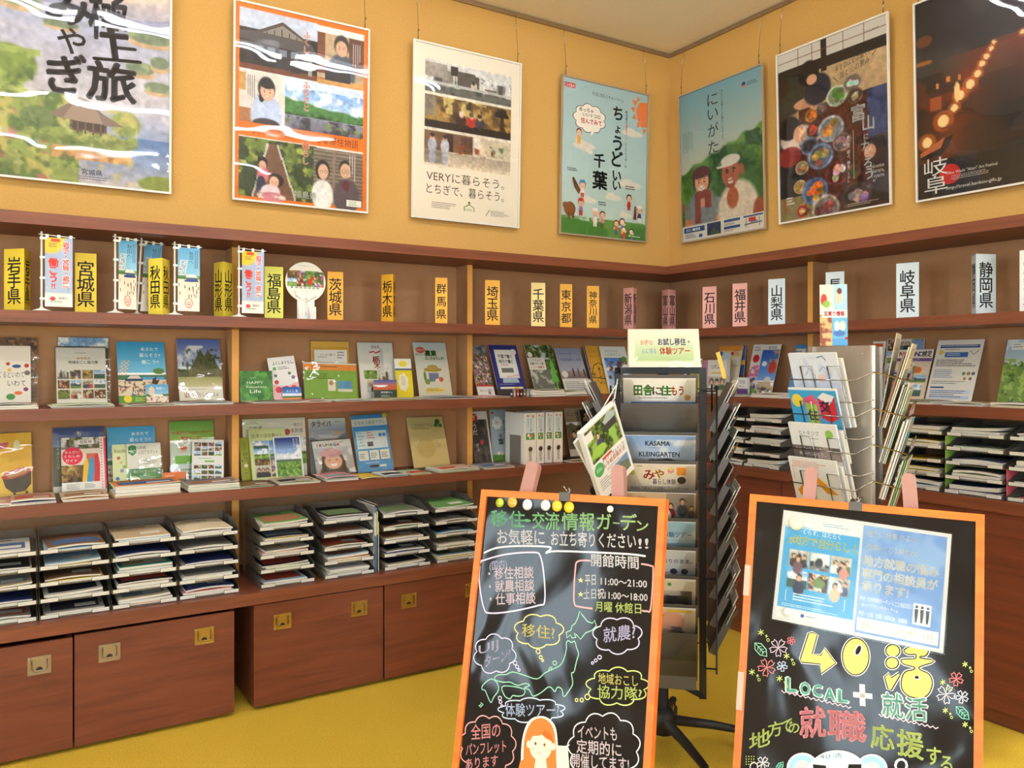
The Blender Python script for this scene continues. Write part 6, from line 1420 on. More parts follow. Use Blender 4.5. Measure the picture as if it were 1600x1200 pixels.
def mid(w, xa, xb, y, d=DF): return (on(w, xa, y, d)[0] + on(w, xb, y, d)[0]) / 2
SG = TW + .005
s4 = mid('L', 280, 374, 930)
tray_stack('L', s4 - 3 * SG, Z5, DF, 5, 'at the far left edge', [[('white', .006), ('grey', .003)], [('white', .005), ('navy', .003)], [('cream', .004), ('beige', .003)], [('white', .005), ('black', .003)], [('grey', .006), ('white', .004)]], 41)
tray_stack('L', s4 - 2 * SG, Z5, DF, 5, 'second from the left edge', [[('white', .004), ('grey', .003)], [('white', .006), ('white', .004)], [('yellow', .006), ('brown', .003)], [('yellow', .004), ('navy', .004)], [('pale blue', .004), ('brown', .004)]], 42)
tray_stack('L', s4 - SG, Z5, DF, 5, 'third from the left edge', [[('orange', .003), ('white', .008), ('cream', .004)], [('white', .012), ('white', .008), ('black', .003)], [('white', .004), ('teal', .006), ('teal', .005)], [('white', .005), ('navy', .004)], [('white', .005), ('pale blue', .003), ('brown', .003)]], 43)
tray_stack('L', s4, Z5, DF, 5, 'left of the first upright', [[('white', .010), ('pink', .004), ('navy', .004)], [('yellow', .004), ('white', .006), ('black', .002)], [('white', .004), ('navy', .003)], [('white', .004), ('grey', .004)], [('white', .010), ('cream', .003)]], 44)
s5 = mid('L', 404, 495, 918); s6 = max(mid('L', 504, 588, 905), s5 + SG); s7 = max(mid('L', 597, 676, 890), s6 + SG + .026); s8 = max(mid('L', 679, 752, 878), s7 + SG)
tray_stack('L', s5, Z5, DF, 5, 'right of the first upright', [[('white', .004), ('navy', .004)], [('pale green', .005), ('pale green', .004), ('black', .003)], [('white', .006), ('pink', .004), ('grey', .004)], [('white', .010), ('yellow', .003), ('black', .002)], [('white', .012), ('green', .004)]], 45)
tray_stack('L', s6, Z5, DF, 5, 'left of the upright magazines', [[('white', .005), ('pale green', .004), ('white', .006)], [('yellow', .004), ('orange', .004), ('navy', .008)], [('white', .004), ('brown', .003)], [('white', .003), ('grey', .003)], [('white', .008), ('navy', .004), ('black', .003)]], 46)
tray_stack('L', s7, Z5, DF, 5, 'right of the upright magazines', [[('white', .006), ('cream', .003)], [('white', .004), ('navy', .002), ('grey', .003)], [('white', .005), ('brown', .004)], [('pale green', .004), ('brown', .003)], [('white', .004), ('grey', .003)]], 47)
tray_stack('L', s8, Z5, DF, 5, 'nearest the left blackboard', [[('yellow', .006), ('yellow', .004), ('pale blue', .003)], [('cream', .004), ('white', .005)], [('white', .004), ('sky-blue', .003)], [('cream', .003), ('black', .003)], [('white', .006), ('green', .003)]], 48)
# magazines standing between two tray stacks
gap = s7 - s6 - TW
xx = s6 + TW / 2 + .0015
for cn, h, th in (('grey', .33, .004), ('navy', .33, .004), ('sky-blue', .32, .004), ('black', .335, .008), ('cream', .25, .003)):
    q = MB(); q.box(0, th, 0, .24, 0, h, PAL[cn]); q.box(.0006, th - .0006, .001, .2405, .001, h + .0003, (232, 228, 218))
    q.box(th * .2, th * .8, -.0004, 0, h * .55, h * .9, (226, 206, 90) if cn == 'black' else (230, 230, 226))
    o = q.build('magazine', M['paper']); o.location = (xx, -.53, Z5 + .0008)
    tag(o, 'thin %s magazine standing on edge between two letter tray stacks' % cn, 'magazine', 'magazines standing between the tray stacks')
    xx += th + .0008
# right wall trays
DR = .385
r2 = UR - TW / 2 - .004; r1 = r2 - SG
r3 = mid('R', 1398, 1458, 758, DR); r4 = r3 + SG + .012; r5 = r4 + SG + .012
for i, (s_, what, cols, sd) in enumerate(((r1, 'behind the black rack', ['yellow', 'cream', 'brown', 'white', 'pale blue'], 51), (r2, 'behind the silver rack', ['white', 'white', 'grey', 'pale green'], 52), (r3, 'right of the silver rack', ['white', 'yellow', 'navy', 'sky-blue', 'grey'], 53), (r4, 'beside the green card', ['white', 'grey', 'pale green', 'navy'], 54), (r5, 'at the right edge', ['white', 'pink', 'black', 'cream'], 55))):
    fills = rnd_fill(sd, 5, cols)
    if i == 0: fills[1] = [('brown', .004), ('yellow', .010)]
    tray_stack('R', s_, Z4, DR, 5, what, fills, sd)
s_ = r4 - TW / 2 - .007
q = MB(); q.box(-.001, .001, 0, .28, 0, .26, (150, 186, 84));
o = q.build('divider_card', M['paper']); o.location = wpos('R', s_, .36, Z4 + .0008); o.rotation_euler = (0, 0, WROT['R']); tag(o, 'bright green card standing between two tray stacks on the right wall', 'card')
q = MB(); q.box(-.0015, .0015, 0, .2, 0, .135, (214, 90, 110)); 
for k in range(8): q.box(-.0018, -.0015, .01, .19, .012 + k * .014, .018 + k * .014, (240, 214, 214))
o = q.build('divider_card', M['paper']); o.location = wpos('R', r5 - TW / 2 - .007, .37, Z4 + .0008); o.rotation_euler = (0, 0, WROT['R']); tag(o, 'pink striped card standing beside the rightmost tray stack', 'card')

# ================================================================== black rotating rack in the middle
def star_base(par, r, n, a0, m, zhub=.13):
    q = MB(); q.lathe([(0, zhub - .05), (.045, zhub - .05), (.048, zhub + .03), (.03, zhub + .05), (0, zhub + .05)], 16); hub = q.build('hub', m, par)
    for i in range(n):
        a = a0 + 2 * PI * i / n; c, s = math.cos(a), math.sin(a)
        q = MB()
        q.tube([(c * .03, s * .03, zhub), (c * r * .6, s * r * .6, zhub - .02), (c * r, s * r, .085)], .022, 8, r2=.015)
        q.tube([(c * r, s * r, .095), (c * r, s * r, .06)], .010, 8)
        o = q.build('base_leg', m, par)
        q = MB()
        T = Matrix.Translation((c * r, s * r, .03)) @ Matrix.Rotation(a, 4, 'Z') @ Matrix.Rotation(PI / 2, 4, 'X')
        for k in (-.016, .004): q.lathe([(0, k), (.024, k), (.028, k + .003), (.028, k + .009), (.024, k + .012), (0, k + .012)], 14, T=T)
        q.build('caster', m, o)

BC = at_depth(1036, 572, 3.36)
BROT = -math.radians(42.5)
rk = thing('brochure_rack', 'black rotating wire brochure rack on a star base between the two blackboards', 'rack', (BC.x, BC.y, 0), BROT)
star_base(rk, .33, 5, math.radians(-62), M['blackmetal'])
q = MB(); q.tube([(0, 0, .12), (0, 0, 1.60)], .022, 12); q.build('pole', M['blackmetal'], rk)
ZT = 1.572
q = MB()
XL, XR, YF = -.184, .158, -.02
q.box(XL - .012, XL + .012, YF - .004, YF + .004, .30, ZT); q.box(XR - .014, XR + .014, YF - .006, YF + .006, .235, ZT)
q.box(XL - .012, XR + .014, YF - .004, YF + .004, ZT - .026, ZT)
q.tube([(XR, YF, .245), (.02, 0, .30)], .012, 8); q.tube([(XL, YF, .31), (-.02, 0, .36)], .012, 8)
q.build('upright_frame', M['blackmetal'], rk)
q = MB()
for x, y in ((.205, -.138), (.205, .178), (-.205, -.138), (-.205, .178), (-.14, -.158), (.125, -.158)):
    q.tube([(x, y, .38), (x, y, 1.50)], .004, 6)
for z in (.40, .75, 1.10, 1.48):
    for x in (-.205, .205): q.tube([(x, -.138, z), (x * .8, -.138, z), (x * .8, -.02, z)], .0035, 6); q.tube([(x, .178, z), (x * .8, .178, z), (x * .2, .02, z)], .0035, 6)
    q.tube([(-.14, -.158, z), (.125, -.158, z)], .0035, 6); q.tube([(-.14, -.158, z), (-.03, 0, z)], .0035, 6); q.tube([(.125, -.158, z), (.03, 0, z)], .0035, 6)
q.build('wire_cage', M['blackmetal'], rk)

PW_, PH_ = .288, .205
def pocket(T, par, empty_slot=False):
    """origin bottom centre of the back sheet; local -y faces out"""
    q = MB(); w = PW_ / 2; p = .0025
    q.box(-w, w, -p, 0, 0, PH_, T=T); q.box(-w, w, -.026, -p, 0, p, T=T)
    for sx in (-1, 1): q.box(sx * w - (p if sx > 0 else 0), sx * w + (0 if sx > 0 else p), -.026, -p, p, PH_ * .62, T=T)
    if empty_slot:
        q.box(-w * .65, w * .7, -p - .001, -p, PH_ * .70, PH_ * .78, T=T)
    o = q.build('pocket', [M['greyplastic']], par)
    q = MB(); H = PH_ * .97
    pts = [(-w, p), (w, p), (w, H), (w * .72, H), (w * .45, H * .55), (-w * .45, H * .55), (-w * .72, H), (-w, H)]
    pts2 = [[(-w, p), (w, p), (w * .45, H * .55), (-w * .45, H * .55)], [(w, p), (w, H), (w * .72, H), (w * .45, H * .55)], [(-w, p), (-w * .45, H * .55), (-w * .72, H), (-w, H)]]
    for pp in pts2:
        q.add([tuple(T @ Vector((x, -.027, z))) for x, z in pp], [tuple(range(len(pp)))])
    q.build('clear_lip', M['lip'], o)
    return o

def rack_sheet(label, rk_M, T, design, W=.272, H=.19, th=.004, off=-.010, z0=.004, n=60, cat='leaflet', name='leaflet', x0=0.0, roll=0.0, edge=(226, 222, 212)):
    """a leaflet standing in a pocket; a thing of its own"""
    q = MB(); q.box(-W / 2, W / 2, .0004, th, 0, H, edge)
    sh = Sheet(q, W, H, lambda x, z, l: (x - W / 2, -.0001 - l * EPS, z), n); design(sh); sh.flush()
    o = q.build(name, M['paper'])
    o.matrix_world = rk_M @ T @ Matrix.Translation((x0, off, z0)) @ Matrix.Rotation(roll, 4, 'Y')
    return tag(o, label, cat, 'leaflets in the rack pockets')

rkM = Matrix.Translation((BC.x, BC.y, 0)) @ Matrix.Rotation(BROT, 4, 'Z')
TL = math.radians(24)
PITCH = .1085
front = [
 ('white leaflet with green and brown heading 田舎に住もう', dz(('f', (228, 222, 212)), ('g', (206, 214, 226), (96, 116, 176), 0, .5, 1, 1), ('r', .1, .52, 1, 1, (86, 108, 172)), ('t', '田舎', .28, .26, .22, (96, 150, 80), {'w': .26, 'bold': .05}), ('t', 'に', .47, .27, .19, (110, 76, 56), {'bold': .03}), ('t', '住', .59, .27, .2, (96, 150, 80), {'bold': .05}), ('t', 'もう', .75, .27, .2, (206, 120, 60), {'w': .17, 'bold': .05}), ('lines', .22, .42, .82, .46, 1, (120, 100, 96)), ('E', .89, .42, .045, (206, 150, 70)), ('lines', .15, .6, .7, .8, 3, (150, 166, 206)))),
 None,
 ('photo leaflet of sky and dark trees reading KASAMA KLEINGARTEN', dz(('g', (130, 166, 214), (206, 210, 220), 0, 0, 1, .6), ('n', 0, .1, 1, .5, (220, 222, 228), 3, .5, 3), ('hill', 0, .3, 1, .8, .6, .4, (56, 66, 48), 4, 5), ('r', 0, .6, 1, 1, (62, 70, 50)), ('n', 0, .56, 1, 1, (40, 48, 38), 8, .5, 4), ('t', 'KASAMA', .48, .17, .13, (40, 40, 46), {'w': .34, 'bold': .03}), ('t', 'KLEINGARTEN', .5, .42, .13, (40, 40, 46), {'w': .56, 'bold': .03}), ('lines', .36, .27, .6, .3, 1, (110, 116, 130)))),
 ('cream leaflet with orange brush title みやざき暮らし体験', dz(('f', (230, 216, 194)), ('t', 'み', .36, .24, .22, (206, 70, 50), {'bold': .03}), ('t', 'や', .50, .22, .20, (226, 150, 50), {'bold': .03}), ('t', '暮らし体験', .57, .40, .12, (70, 56, 50), {'w': .32, 'bold': .01}), ('t', '宮崎県で暮らしの体験してみませんか?', .5, .56, .08, (70, 56, 50), {'w': .8}), ('Rc', .18, .62, .84, .69, (70, 130, 90)), ('Rc', .74, .06, .87, .24, (236, 150, 60)), ('E', .81, .36, .06, (56, 50, 50)), ('E', .66, .14, .045, (226, 150, 140)), ('E', .66, .10, .03, (236, 206, 120)), ('E', .13, .2, .04, (200, 190, 80)), ('lines', .2, .03, .3, .08, 1))),
 ('leaflet with a family photo and peach-coloured tea scene', dz(('g', (206, 180, 150), (180, 150, 124)), ('e', .25, .3, .16, .2, (190, 110, 90)), ('r', .6, 0, .98, .7, (150, 140, 130)), ('person', .66, .3, .07, (120, 50, 50)), ('person', .82, .2, .08, (60, 70, 90)), ('person', .94, .34, .06, (110, 90, 80)), ('E', .47, .55, .2, (222, 206, 194)), ('t', 'しのび', .47, .5, .08, (120, 90, 80)))),
 ('pale blue leaflet reading 体験ツアー', dz(('g', (150, 196, 222), (206, 222, 228)), ('r', 0, .5, 1, .9, (170, 204, 226)), ('n', 0, 0, 1, .5, (206, 226, 236), 4, .5, 4), ('t', '体験ツアー', .75, .3, .13, (80, 130, 180), {'w': .4, 'bold': .02}), ('lines', .55, .42, .95, .46, 1, (130, 170, 200)))),
 ('white leaflet with blue heading in the seventh front pocket', dz(('f', (206, 214, 222)), ('r', 0, .6, 1, 1, (120, 130, 150)), ('t', 'ありのまま。', .75, .25, .1, (70, 90, 150), {'w': .4, 'bold': .02}), ('E', .7, .5, .05, (60, 60, 80)), ('E', .85, .5, .05, (60, 60, 80)))),
 ('white leaflet with a black and white landscape photo', dz(('f', (226, 220, 208)), ('r', .05, .28, .95, .8, (90, 86, 84)), ('n', .05, .28, .95, .8, (190, 186, 180), 6, .5, 4), ('r', .6, .4, .9, .6, (56, 54, 54)), ('E', .64, .12, .03, (90, 150, 80)))),
 ('leaflet with a pink map shape and green leaf drawing', dz(('f', (222, 212, 200)), ('e', .66, .35, .2, .26, (226, 170, 150)), ('E', .5, .2, .06, (110, 160, 80)), ('n', 0, .45, 1, 1, (120, 110, 104), 6, .5, 4), ('Rc', .6, .04, .95, .1, (230, 200, 80)))),
 None,
]
for i, fr_ in enumerate(front):
    z = ZT - .215 - i * PITCH
    T = Matrix.Translation((-.015, -.168, z)) @ Matrix.Rotation(TL, 4, 'X')
    pocket(T, rk, fr_ is None and i < 5)
    if fr_: rack_sheet(fr_[0] + ', front of the black rack', rkM, T, fr_[1], n=72)
# the big bottom bin
q = MB(); q.box(-.155, .125, -.20, -.195, .335, .49); q.box(-.155, .125, -.195, -.08, .335, .34)
q.build('bottom_bin', M['greyplastic'], rk)
sc_ = ['cream', 'white', 'white', 'pale blue', 'brown', 'teal', 'beige', 'white', 'grey']
for sidx, sgn in ((0, 1), (1, -1)):
    for i in range(9 if sgn > 0 else 8):
        z = ZT - .245 - i * PITCH
        T = Matrix.Translation((.176 if sgn > 0 else -.201, .02, z)) @ Matrix.Rotation(sgn * PI / 2, 4, 'Z') @ Matrix.Rotation(math.radians(26), 4, 'X')
        pocket(T, rk)
        if sgn < 0 and i > 3: continue
        cn = sc_[(i * 2 + sidx) % 9] if i else 'white'
        for j in range(2 if i not in (3,) else 1):
            c2 = sc_[(i + j * 4 + sidx) % 9]
            rack_sheet('%s leaflet, %s in the %s pocket of the black rack’s %s side' % (c2, ['back one', 'front one'][j], ['top', 'second', 'third', 'fourth', 'fifth', 'sixth', 'seventh', 'eighth', 'ninth'][i], ['right', 'left'][sidx]), rkM, T,
                       dz(('f', PAL[c2]), ('Rc', .1, .08, .9, .4, (150, 140, 120)), ('lines', .1, .5, .9, .9, 4)), W=.24, H=.2 + .02 * ((i + j) % 3), off=-.004 - .010 * j - .004, n=6)
# tent card on top
tc_ = thing('tent_card', 'yellow-green folded tent card reading 体験ツアー standing on top of the black rack', 'sign', tuple(rkM @ Vector((-.0, -.02, ZT + .001))), BROT + math.radians(6))
W_ = .285; hd2 = .155; dp = .062
q = MB()
sl = math.hypot(hd2, dp)
q.add([(-W_ / 2, -dp, 0), (W_ / 2, -dp, 0), (W_ / 2, 0, hd2), (-W_ / 2, 0, hd2)], [(0, 1, 2, 3)], (236, 228, 208))
q.add([(-W_ / 2, dp, 0), (W_ / 2, dp, 0), (W_ / 2, 0, hd2), (-W_ / 2, 0, hd2)], [(0, 3, 2, 1)], (236, 224, 186))
q.add([(-W_ / 2, -dp, 0), (-W_ / 2, dp, 0), (-W_ / 2, dp - .002, .0), (-W_ / 2, 0, hd2 - .004), (-W_ / 2, -dp + .002, 0)], [(0, 1, 2, 3, 4)], (230, 206, 180))
sh = Sheet(q, W_, sl, lambda x, z, l: (x - W_ / 2, -dp + z * dp / sl - .0006 - l * EPS, z * hd2 / sl + .0002), 30)
sh.f((236, 228, 208)); sh.r(.1, .16, .9, .84, (230, 228, 200)); sh.g((232, 228, 206), (190, 208, 150), .1, .2, .9, .84)
sh.flush()
sh.t('お得な', .26, .36, .13, (226, 90, 60), w=.17); sh.t('お試し移住・', .64, .34, .17, (50, 70, 130), w=.44, bold=.03); sh.t('心に残る', .29, .58, .13, (100, 140, 190), w=.2); sh.t('体験ツアー', .65, .58, .18, (228, 96, 50), w=.42, bold=.03)
q.build('printed_card', M['paper'], tc_)
q = MB(); q.add([(-W_ / 2 - .004, -dp - .003, .001), (W_ / 2 + .004, -dp - .003, .001), (W_ / 2 + .004, -.003, hd2 + .003), (-W_ / 2 - .004, -.003, hd2 + .003)], [(0, 1, 2, 3)])
q.build('clear_sleeve', M['sleeve'], tc_)
# paper strip sticking up from the right side pocket
q = MB(); q.prism([(-.008, -.001), (.008, -.001), (.006, .001), (-.006, .001)], 0, .11, (226, 186, 90)); o = q.build('paper_strip', M['matte']); o.matrix_world = rkM @ Matrix.Translation((.245, .0, ZT - .045)) @ Matrix.Rotation(-.25, 4, 'Y')
tag(o, 'yellowed paper strip sticking up from the black rack’s top right pocket', 'paper')

# booklets hanging by a string from the rack's left post
def hang_booklet(label, px_tl, px_tr, px_br, px_bl, dep, dep_r, th, design, string=None):
    a = at_depth(*px_tl, dep); b_ = at_depth(*px_tr, dep_r); c_ = at_depth(*px_bl, dep_r)
    ux = (b_ - a); W = ux.length; ux.normalize()
    dn = (c_ - a); dn = dn - ux * dn.dot(ux); H = dn.length; dn.normalize()
    nn = ux.cross(dn).normalized()      # towards the back
    Mx = Matrix((ux, nn, -dn)).transposed().to_4x4(); Mx.translation = a + dn * H
    t = thing('hanging_booklet', label, 'booklet', (0, 0, 0), 0, 'booklets hanging from the black rack'); t.matrix_world = Mx
    q = MB(); q.box(0, W, .0006, .003, 0, H, (236, 232, 226)); q.box(.001, W - .001, .003, th - .003, .001, H - .001, (226, 220, 208)); q.box(0, W, th - .003, th, 0, H, (236, 232, 226)); q.box(-.0006, 0, .0006, th, 0, H, (240, 238, 234))
    sh = Sheet(q, W, H, lambda x, z, l: (x, .0003 - l * EPS, z), 60); design(sh); sh.flush()
    q.build('cover', M['paper'], t)
    if string:
        q = MB(); inv = Mx.inverted(); p = inv @ string
        q.tube([(W * .93, .001, H * .985), (W * .97, -.006, H * 1.03), (W * .90, -.004, H * 1.05), (W * 1.0, -.002, H * 1.05), tuple(p)], .0024, 6)
        q.build('string', M['white'], t)
    return t
dK = dz(('f', (238, 236, 232)), ('ph', 'forest', .06, .03, .94, .48, 4), ('n', .06, .03, .94, .48, (150, 190, 90), 6, .5, 5), ('r', .58, .06, .9, .24, (70, 66, 62)), ('P', [(.56, .1), (.74, .02), (.94, .08), (.9, .14), (.6, .15)], (176, 186, 186)), ('person', .36, .2, .09, (80, 76, 110)), ('r', .06, .06, .24, .18, (236, 234, 226)), ('e', .3, .38, .2, .07, (160, 200, 80)),
        ('Rc', .30, .50, .58, .535, (214, 90, 50)), ('t', 'クラインガルテンで', .6, .56, .055, (60, 56, 56), {'w': .66}), ('t', 'お手軽菜園生活', .6, .62, .06, (226, 90, 70), {'w': .64, 'bold': .01}), ('E', .16, .60, .13, (80, 170, 90)), ('lines', .08, .575, .25, .63, 3, (220, 240, 220)), ('lines', .34, .67, .9, .71, 2, (150, 146, 140)),
        ('P', [(.5, .72), (.94, .70), (.94, .92), (.5, .94)], (120, 150, 190)), ('P', [(.5, .80), (.7, .75), (.94, .80), (.94, .92), (.5, .94)], (110, 120, 100)), ('lines', .08, .74, .44, .9, 5, (160, 156, 150)), ('Rc', .42, .95, .52, .98, (214, 196, 120)))
hang_booklet('white booklet reading クラインガルテン hanging on a string from the black rack', (908, 678), (961, 628), (994, 737), (940, 786), 2.80, 2.92, .020, dK, at_depth(965, 592, 2.9))
hang_booklet('cream booklet with a green square hanging behind the white クラインガルテン one', (899, 692), (945, 640), (985, 740), (936, 792), 2.87, 2.965, .012, dz(('f', (226, 212, 184)), ('Rc', .1, .1, .3, .2, (90, 150, 80)), ('e', .4, .45, .2, .1, (120, 110, 160)), ('lines', .1, .7, .8, .9, 4)), at_depth(965, 598, 2.96))

# ================================================================== silver rack
SCn = at_depth(1334, 572, 3.10)
sr = thing('brochure_rack', 'silver metal rotating magazine rack with chrome wire pockets behind the right blackboard', 'rack', (SCn.x, SCn.y, 0), 0)
srM = Matrix.Translation((SCn.x, SCn.y, 0))
ca = head_of(1334)                       # direction of sight
star_base(sr, .30, 5, .3, M['silver'], .11)
q = MB(); q.tube([(0, 0, .1), (0, 0, .5)], .02, 10); q.build('pole', M['silver'], sr)
PA = .27; IR = PA / (2 * math.sqrt(3))
ZS = CZ + 32 / F * 3.0
def face_T(i):
    # i = 0: face towards the camera's left, 1: right, 2: away
    ang = ca + math.radians(37) + (0, -2 * PI / 3, 2 * PI / 3)[i]
    # outward normal heading = opposite of sight, turned left for face 0
    nx, ny = -math.sin(ang), -math.cos(ang)
    return Matrix.Rotation(math.atan2(nx, -ny), 4, 'Z') @ Matrix.Translation((0, -IR, 0))
for i in range(3):
    q = MB(); Tf = face_T(i)
    q.box(-PA / 2, PA / 2, 0, .004, .35, ZS, T=Tf)
    q.box(-PA / 2, -PA / 2 + .016, -.010, 0, .35, ZS, T=Tf); q.box(PA / 2 - .016, PA / 2, -.010, 0, .35, ZS, T=Tf)
    q.lathe([(0, 0), (.004, 0), (.004, .002), (0, .002)], 8, T=Tf @ Matrix.Translation((PA / 2 - .04, 0, ZS - .03)) @ Matrix.Rotation(PI / 2, 4, 'X'))
    q.build('panel', M['silver'], sr)
SP = .130; STL = math.radians(17)
def wire_pocket(Tf, z, par, d=-.104, yl=-.0755, zl=-.06):
    q = MB(); w = .141; r = .0024
    P = lambda x, y, zz: tuple(Tf @ Vector((x, y, zz)))
    q.tube([P(-w, 0, z + .05), P(-w, d, z + .02), P(w, d, z + .02), P(w, 0, z + .05)], r, 6)
    if zl < 0: q.tube([P(-w, 0, z - .05), P(-w, yl, z - .06), P(w, yl, z - .06), P(w, 0, z - .05)], r, 6)
    for x in (-.06, .06):
        q.tube([P(x - .025, yl, z + zl), P(x - .025, d - .014, z + .07), P(x + .025, d - .014, z + .07), P(x + .025, yl, z + zl)], r, 6)
    q.build('wire_pocket', M['chrome'], par)
magz = [
 ('pale blue line-drawing magazine in the top wire pocket of the silver rack', dz(('f', (226, 230, 240)), ('n', 0, .05, 1, 1, (206, 214, 236), 5, .5, 3), ('stroke', [(.3, .3), (.4, .2), (.5, .3), (.45, .5), (.6, .6), (.75, .5)], .004, (150, 170, 210)), ('stroke', [(.6, .25), (.7, .18), (.8, .24)], .004, (150, 170, 210)), ('stroke', [(.2, .7), (.4, .62), (.5, .75), (.7, .8)], .004, (150, 170, 210)), ('E', .62, .34, .07, (240, 196, 190)), ('stroke', [(.6, .06), (.72, .04), (.78, .1)], .004, (90, 110, 150)))),
 ('bright blue magazine with a yellow balloon and coloured blocks reading 移住 交流', dz(('f', (70, 166, 216)), ('r', 0, .0, 1, .02, (236, 236, 230)), ('E', .16, .17, .12, (240, 210, 70)), ('P', [(.3, .14), (.5, .08), (.6, .2), (.56, .5), (.34, .52)], (226, 90, 120)), ('P', [(.33, .2), (.56, .22), (.54, .5), (.34, .52)], (160, 200, 80)), ('P', [(.6, .12), (.74, .05), (.95, .1), (.95, .4), (.8, .46), (.62, .4)], (214, 50, 60)), ('P', [(.6, .12), (.74, .05), (.95, .1), (.82, .22)], (240, 236, 230)), ('E', .24, .6, .12, (236, 130, 50)), ('E', .5, .66, .12, (240, 226, 200)), ('E', .78, .6, .12, (236, 190, 70)), ('t', '住', .44, .36, .14, (50, 60, 110), {'bold': .03}), ('t', '交', .72, .24, .14, (50, 60, 110), {'bold': .03}), ('lines', .82, .08, .93, .2, 2, (230, 240, 250)))),
 ('white magazine with a dark band reading ヒトキツグ in the third wire pocket', dz(('f', (240, 236, 230)), ('r', 0, .31, 1, .49, (110, 96, 92)), ('n', .5, .31, 1, .49, (170, 150, 140), 5, .5, 3), ('t', 'ヒトキツグ', .42, .13, .06, (110, 104, 100), {'w': .42}), ('E', .84, .13, .08, (150, 196, 90)), ('t', 'ハッピーエンドを、', .36, .35, .045, WH, {'w': .6, 'bold': .02}), ('t', '見つけに行こう。', .40, .42, .045, WH, {'w': .56, 'bold': .02}), ('lines', .4, .2, .7, .22, 1))),
 ('white magazine with an orange zigzag arrow in the lowest visible wire pocket', dz(('f', (242, 238, 230)), ('P', [(.08, .46), (.5, .20), (.94, .46), (.80, .46), (.72, .46), (.5, .31), (.28, .46), (.42, .55), (.14, .55)], (240, 160, 40)), ('lines', .08, .04, .9, .14, 4, (226, 150, 120)), ('Rc', .06, .1, .07, .3, (226, 120, 60)))),
]
for i, (lab, des) in enumerate(magz):
    z = ZS - .145 - i * SP
    Tf = face_T(0)
    wire_pocket(Tf, z, sr)
    T = Tf @ Matrix.Translation((-.030, -.030, z - .155)) @ Matrix.Rotation(STL, 4, 'X')
    rack_sheet(lab, srM, T, des, W=.212, H=.285 - (.0 if i else -.0), th=.010, off=-.012, n=50, cat='magazine', name='magazine')
    if i in (0, 2, 3):
        rack_sheet('white magazine standing behind the front one in the %s wire pocket' % ['top', '', 'third', 'lowest visible'][i], srM, T @ Matrix.Translation((.006, 0, -.004)), dz(('f', (230, 230, 236)), ('lines', .1, .1, .9, .3, 3)), W=.212, H=.262, th=.012, off=.006, n=4, cat='magazine', name='magazine')
rows = [[('cream', .34, .003), ('brown', .27, .010), ('white', .30, .006), ('cream', .315, .005)],
        [('white', .29, .007), ('grey', .285, .006), ('white', .30, .006), ('pale green', .28, .004)],
        [('brown', .29, .010), ('white', .30, .009), ('sky-blue', .305, .005)],
        [('pale green', .28, .008), ('green', .285, .006), ('white', .29, .004)]]
rn = ['top', 'second', 'third', 'lowest visible']
for i, its in enumerate(rows):
    Tf = face_T(1); z = ZS - .145 - i * SP
    wire_pocket(Tf, z, sr, -.116, -.116, .021)
    y = .006
    for j, (cn, h, th) in enumerate(its):
        th *= .75; y -= th + .0018
        ang = STL + math.radians(.2 * j - (7 if (i, j) == (0, 0) else 1))
        T = Tf @ Matrix.Translation((-.01, -.022, z - .150)) @ Matrix.Rotation(ang, 4, 'X')
        rack_sheet('%s magazine, %s from the panel in the silver rack’s %s right-hand pocket' % (cn, ['first', 'second', 'third', 'fourth', 'fifth'][j], rn[i]), srM, T, dz(('f', PAL[cn]), ('Rc', .1, .05, .9, .18, (190, 180, 160)), ('Rc', .1, .3, .9, .7, (150, 160, 150))), W=.21, H=h, th=th, off=y, n=4, cat='magazine', name='magazine', edge=PAL[cn] if j % 2 else (214, 200, 176))
for i in range(4): wire_pocket(face_T(2), ZS - .145 - i * SP, sr)
# narrow leaflet standing on the top edge
Tt = srM @ Matrix.Rotation(-(ca - .12), 4, 'Z') @ Matrix.Translation((-.072, -.02, ZS + .0025)) @ Matrix.Rotation(math.radians(-6), 4, 'X')
q = MB(); W_, H_ = .098, .235; q.box(-W_ / 2, W_ / 2, .0004, .004, 0, H_, (230, 226, 216))
sh = Sheet(q, W_, H_, lambda x, z, l: (x - W_ / 2, -.0001 - l * EPS, z), 34)
sh.f((226, 226, 214)); sh.r(.5, 0, 1, .42, (170, 206, 224)); sh.r(0, 0, .5, .42, (236, 230, 200)); sh.r(.45, .55, 1, .88, (110, 180, 214)); sh.r(0, .5, .45, 1, (214, 180, 120)); sh.n(0, .5, .45, 1, (150, 80, 60), 5, .5, 3); sh.r(.45, .88, 1, 1, (90, 160, 210)); sh.e(.15, .25, .12, .1, (200, 60, 50)); sh.e(.25, .32, .14, .06, (140, 180, 80)); sh.e(.7, .2, .12, .12, (236, 200, 170)); sh.e(.72, .11, .09, .05, (110, 60, 40)); sh.e(.62, .68, .1, .08, (240, 236, 230)); sh.e(.82, .68, .1, .08, (240, 226, 200)); sh.e(.7, .8, .22, .05, (80, 120, 190)); sh.flush()
sh.Rc(.1, .42, .95, .54, (242, 236, 228)); sh.t('耳寄り情報', .52, .48, .075, (206, 50, 50), w=.74, bold=.04); sh.Rc(.9, .86, 1, .9, (206, 40, 50))
o = q.build('leaflet', M['paper']); o.matrix_world = Tt; tag(o, 'narrow illustrated leaflet reading 耳寄り情報 standing on top of the silver rack', 'leaflet')

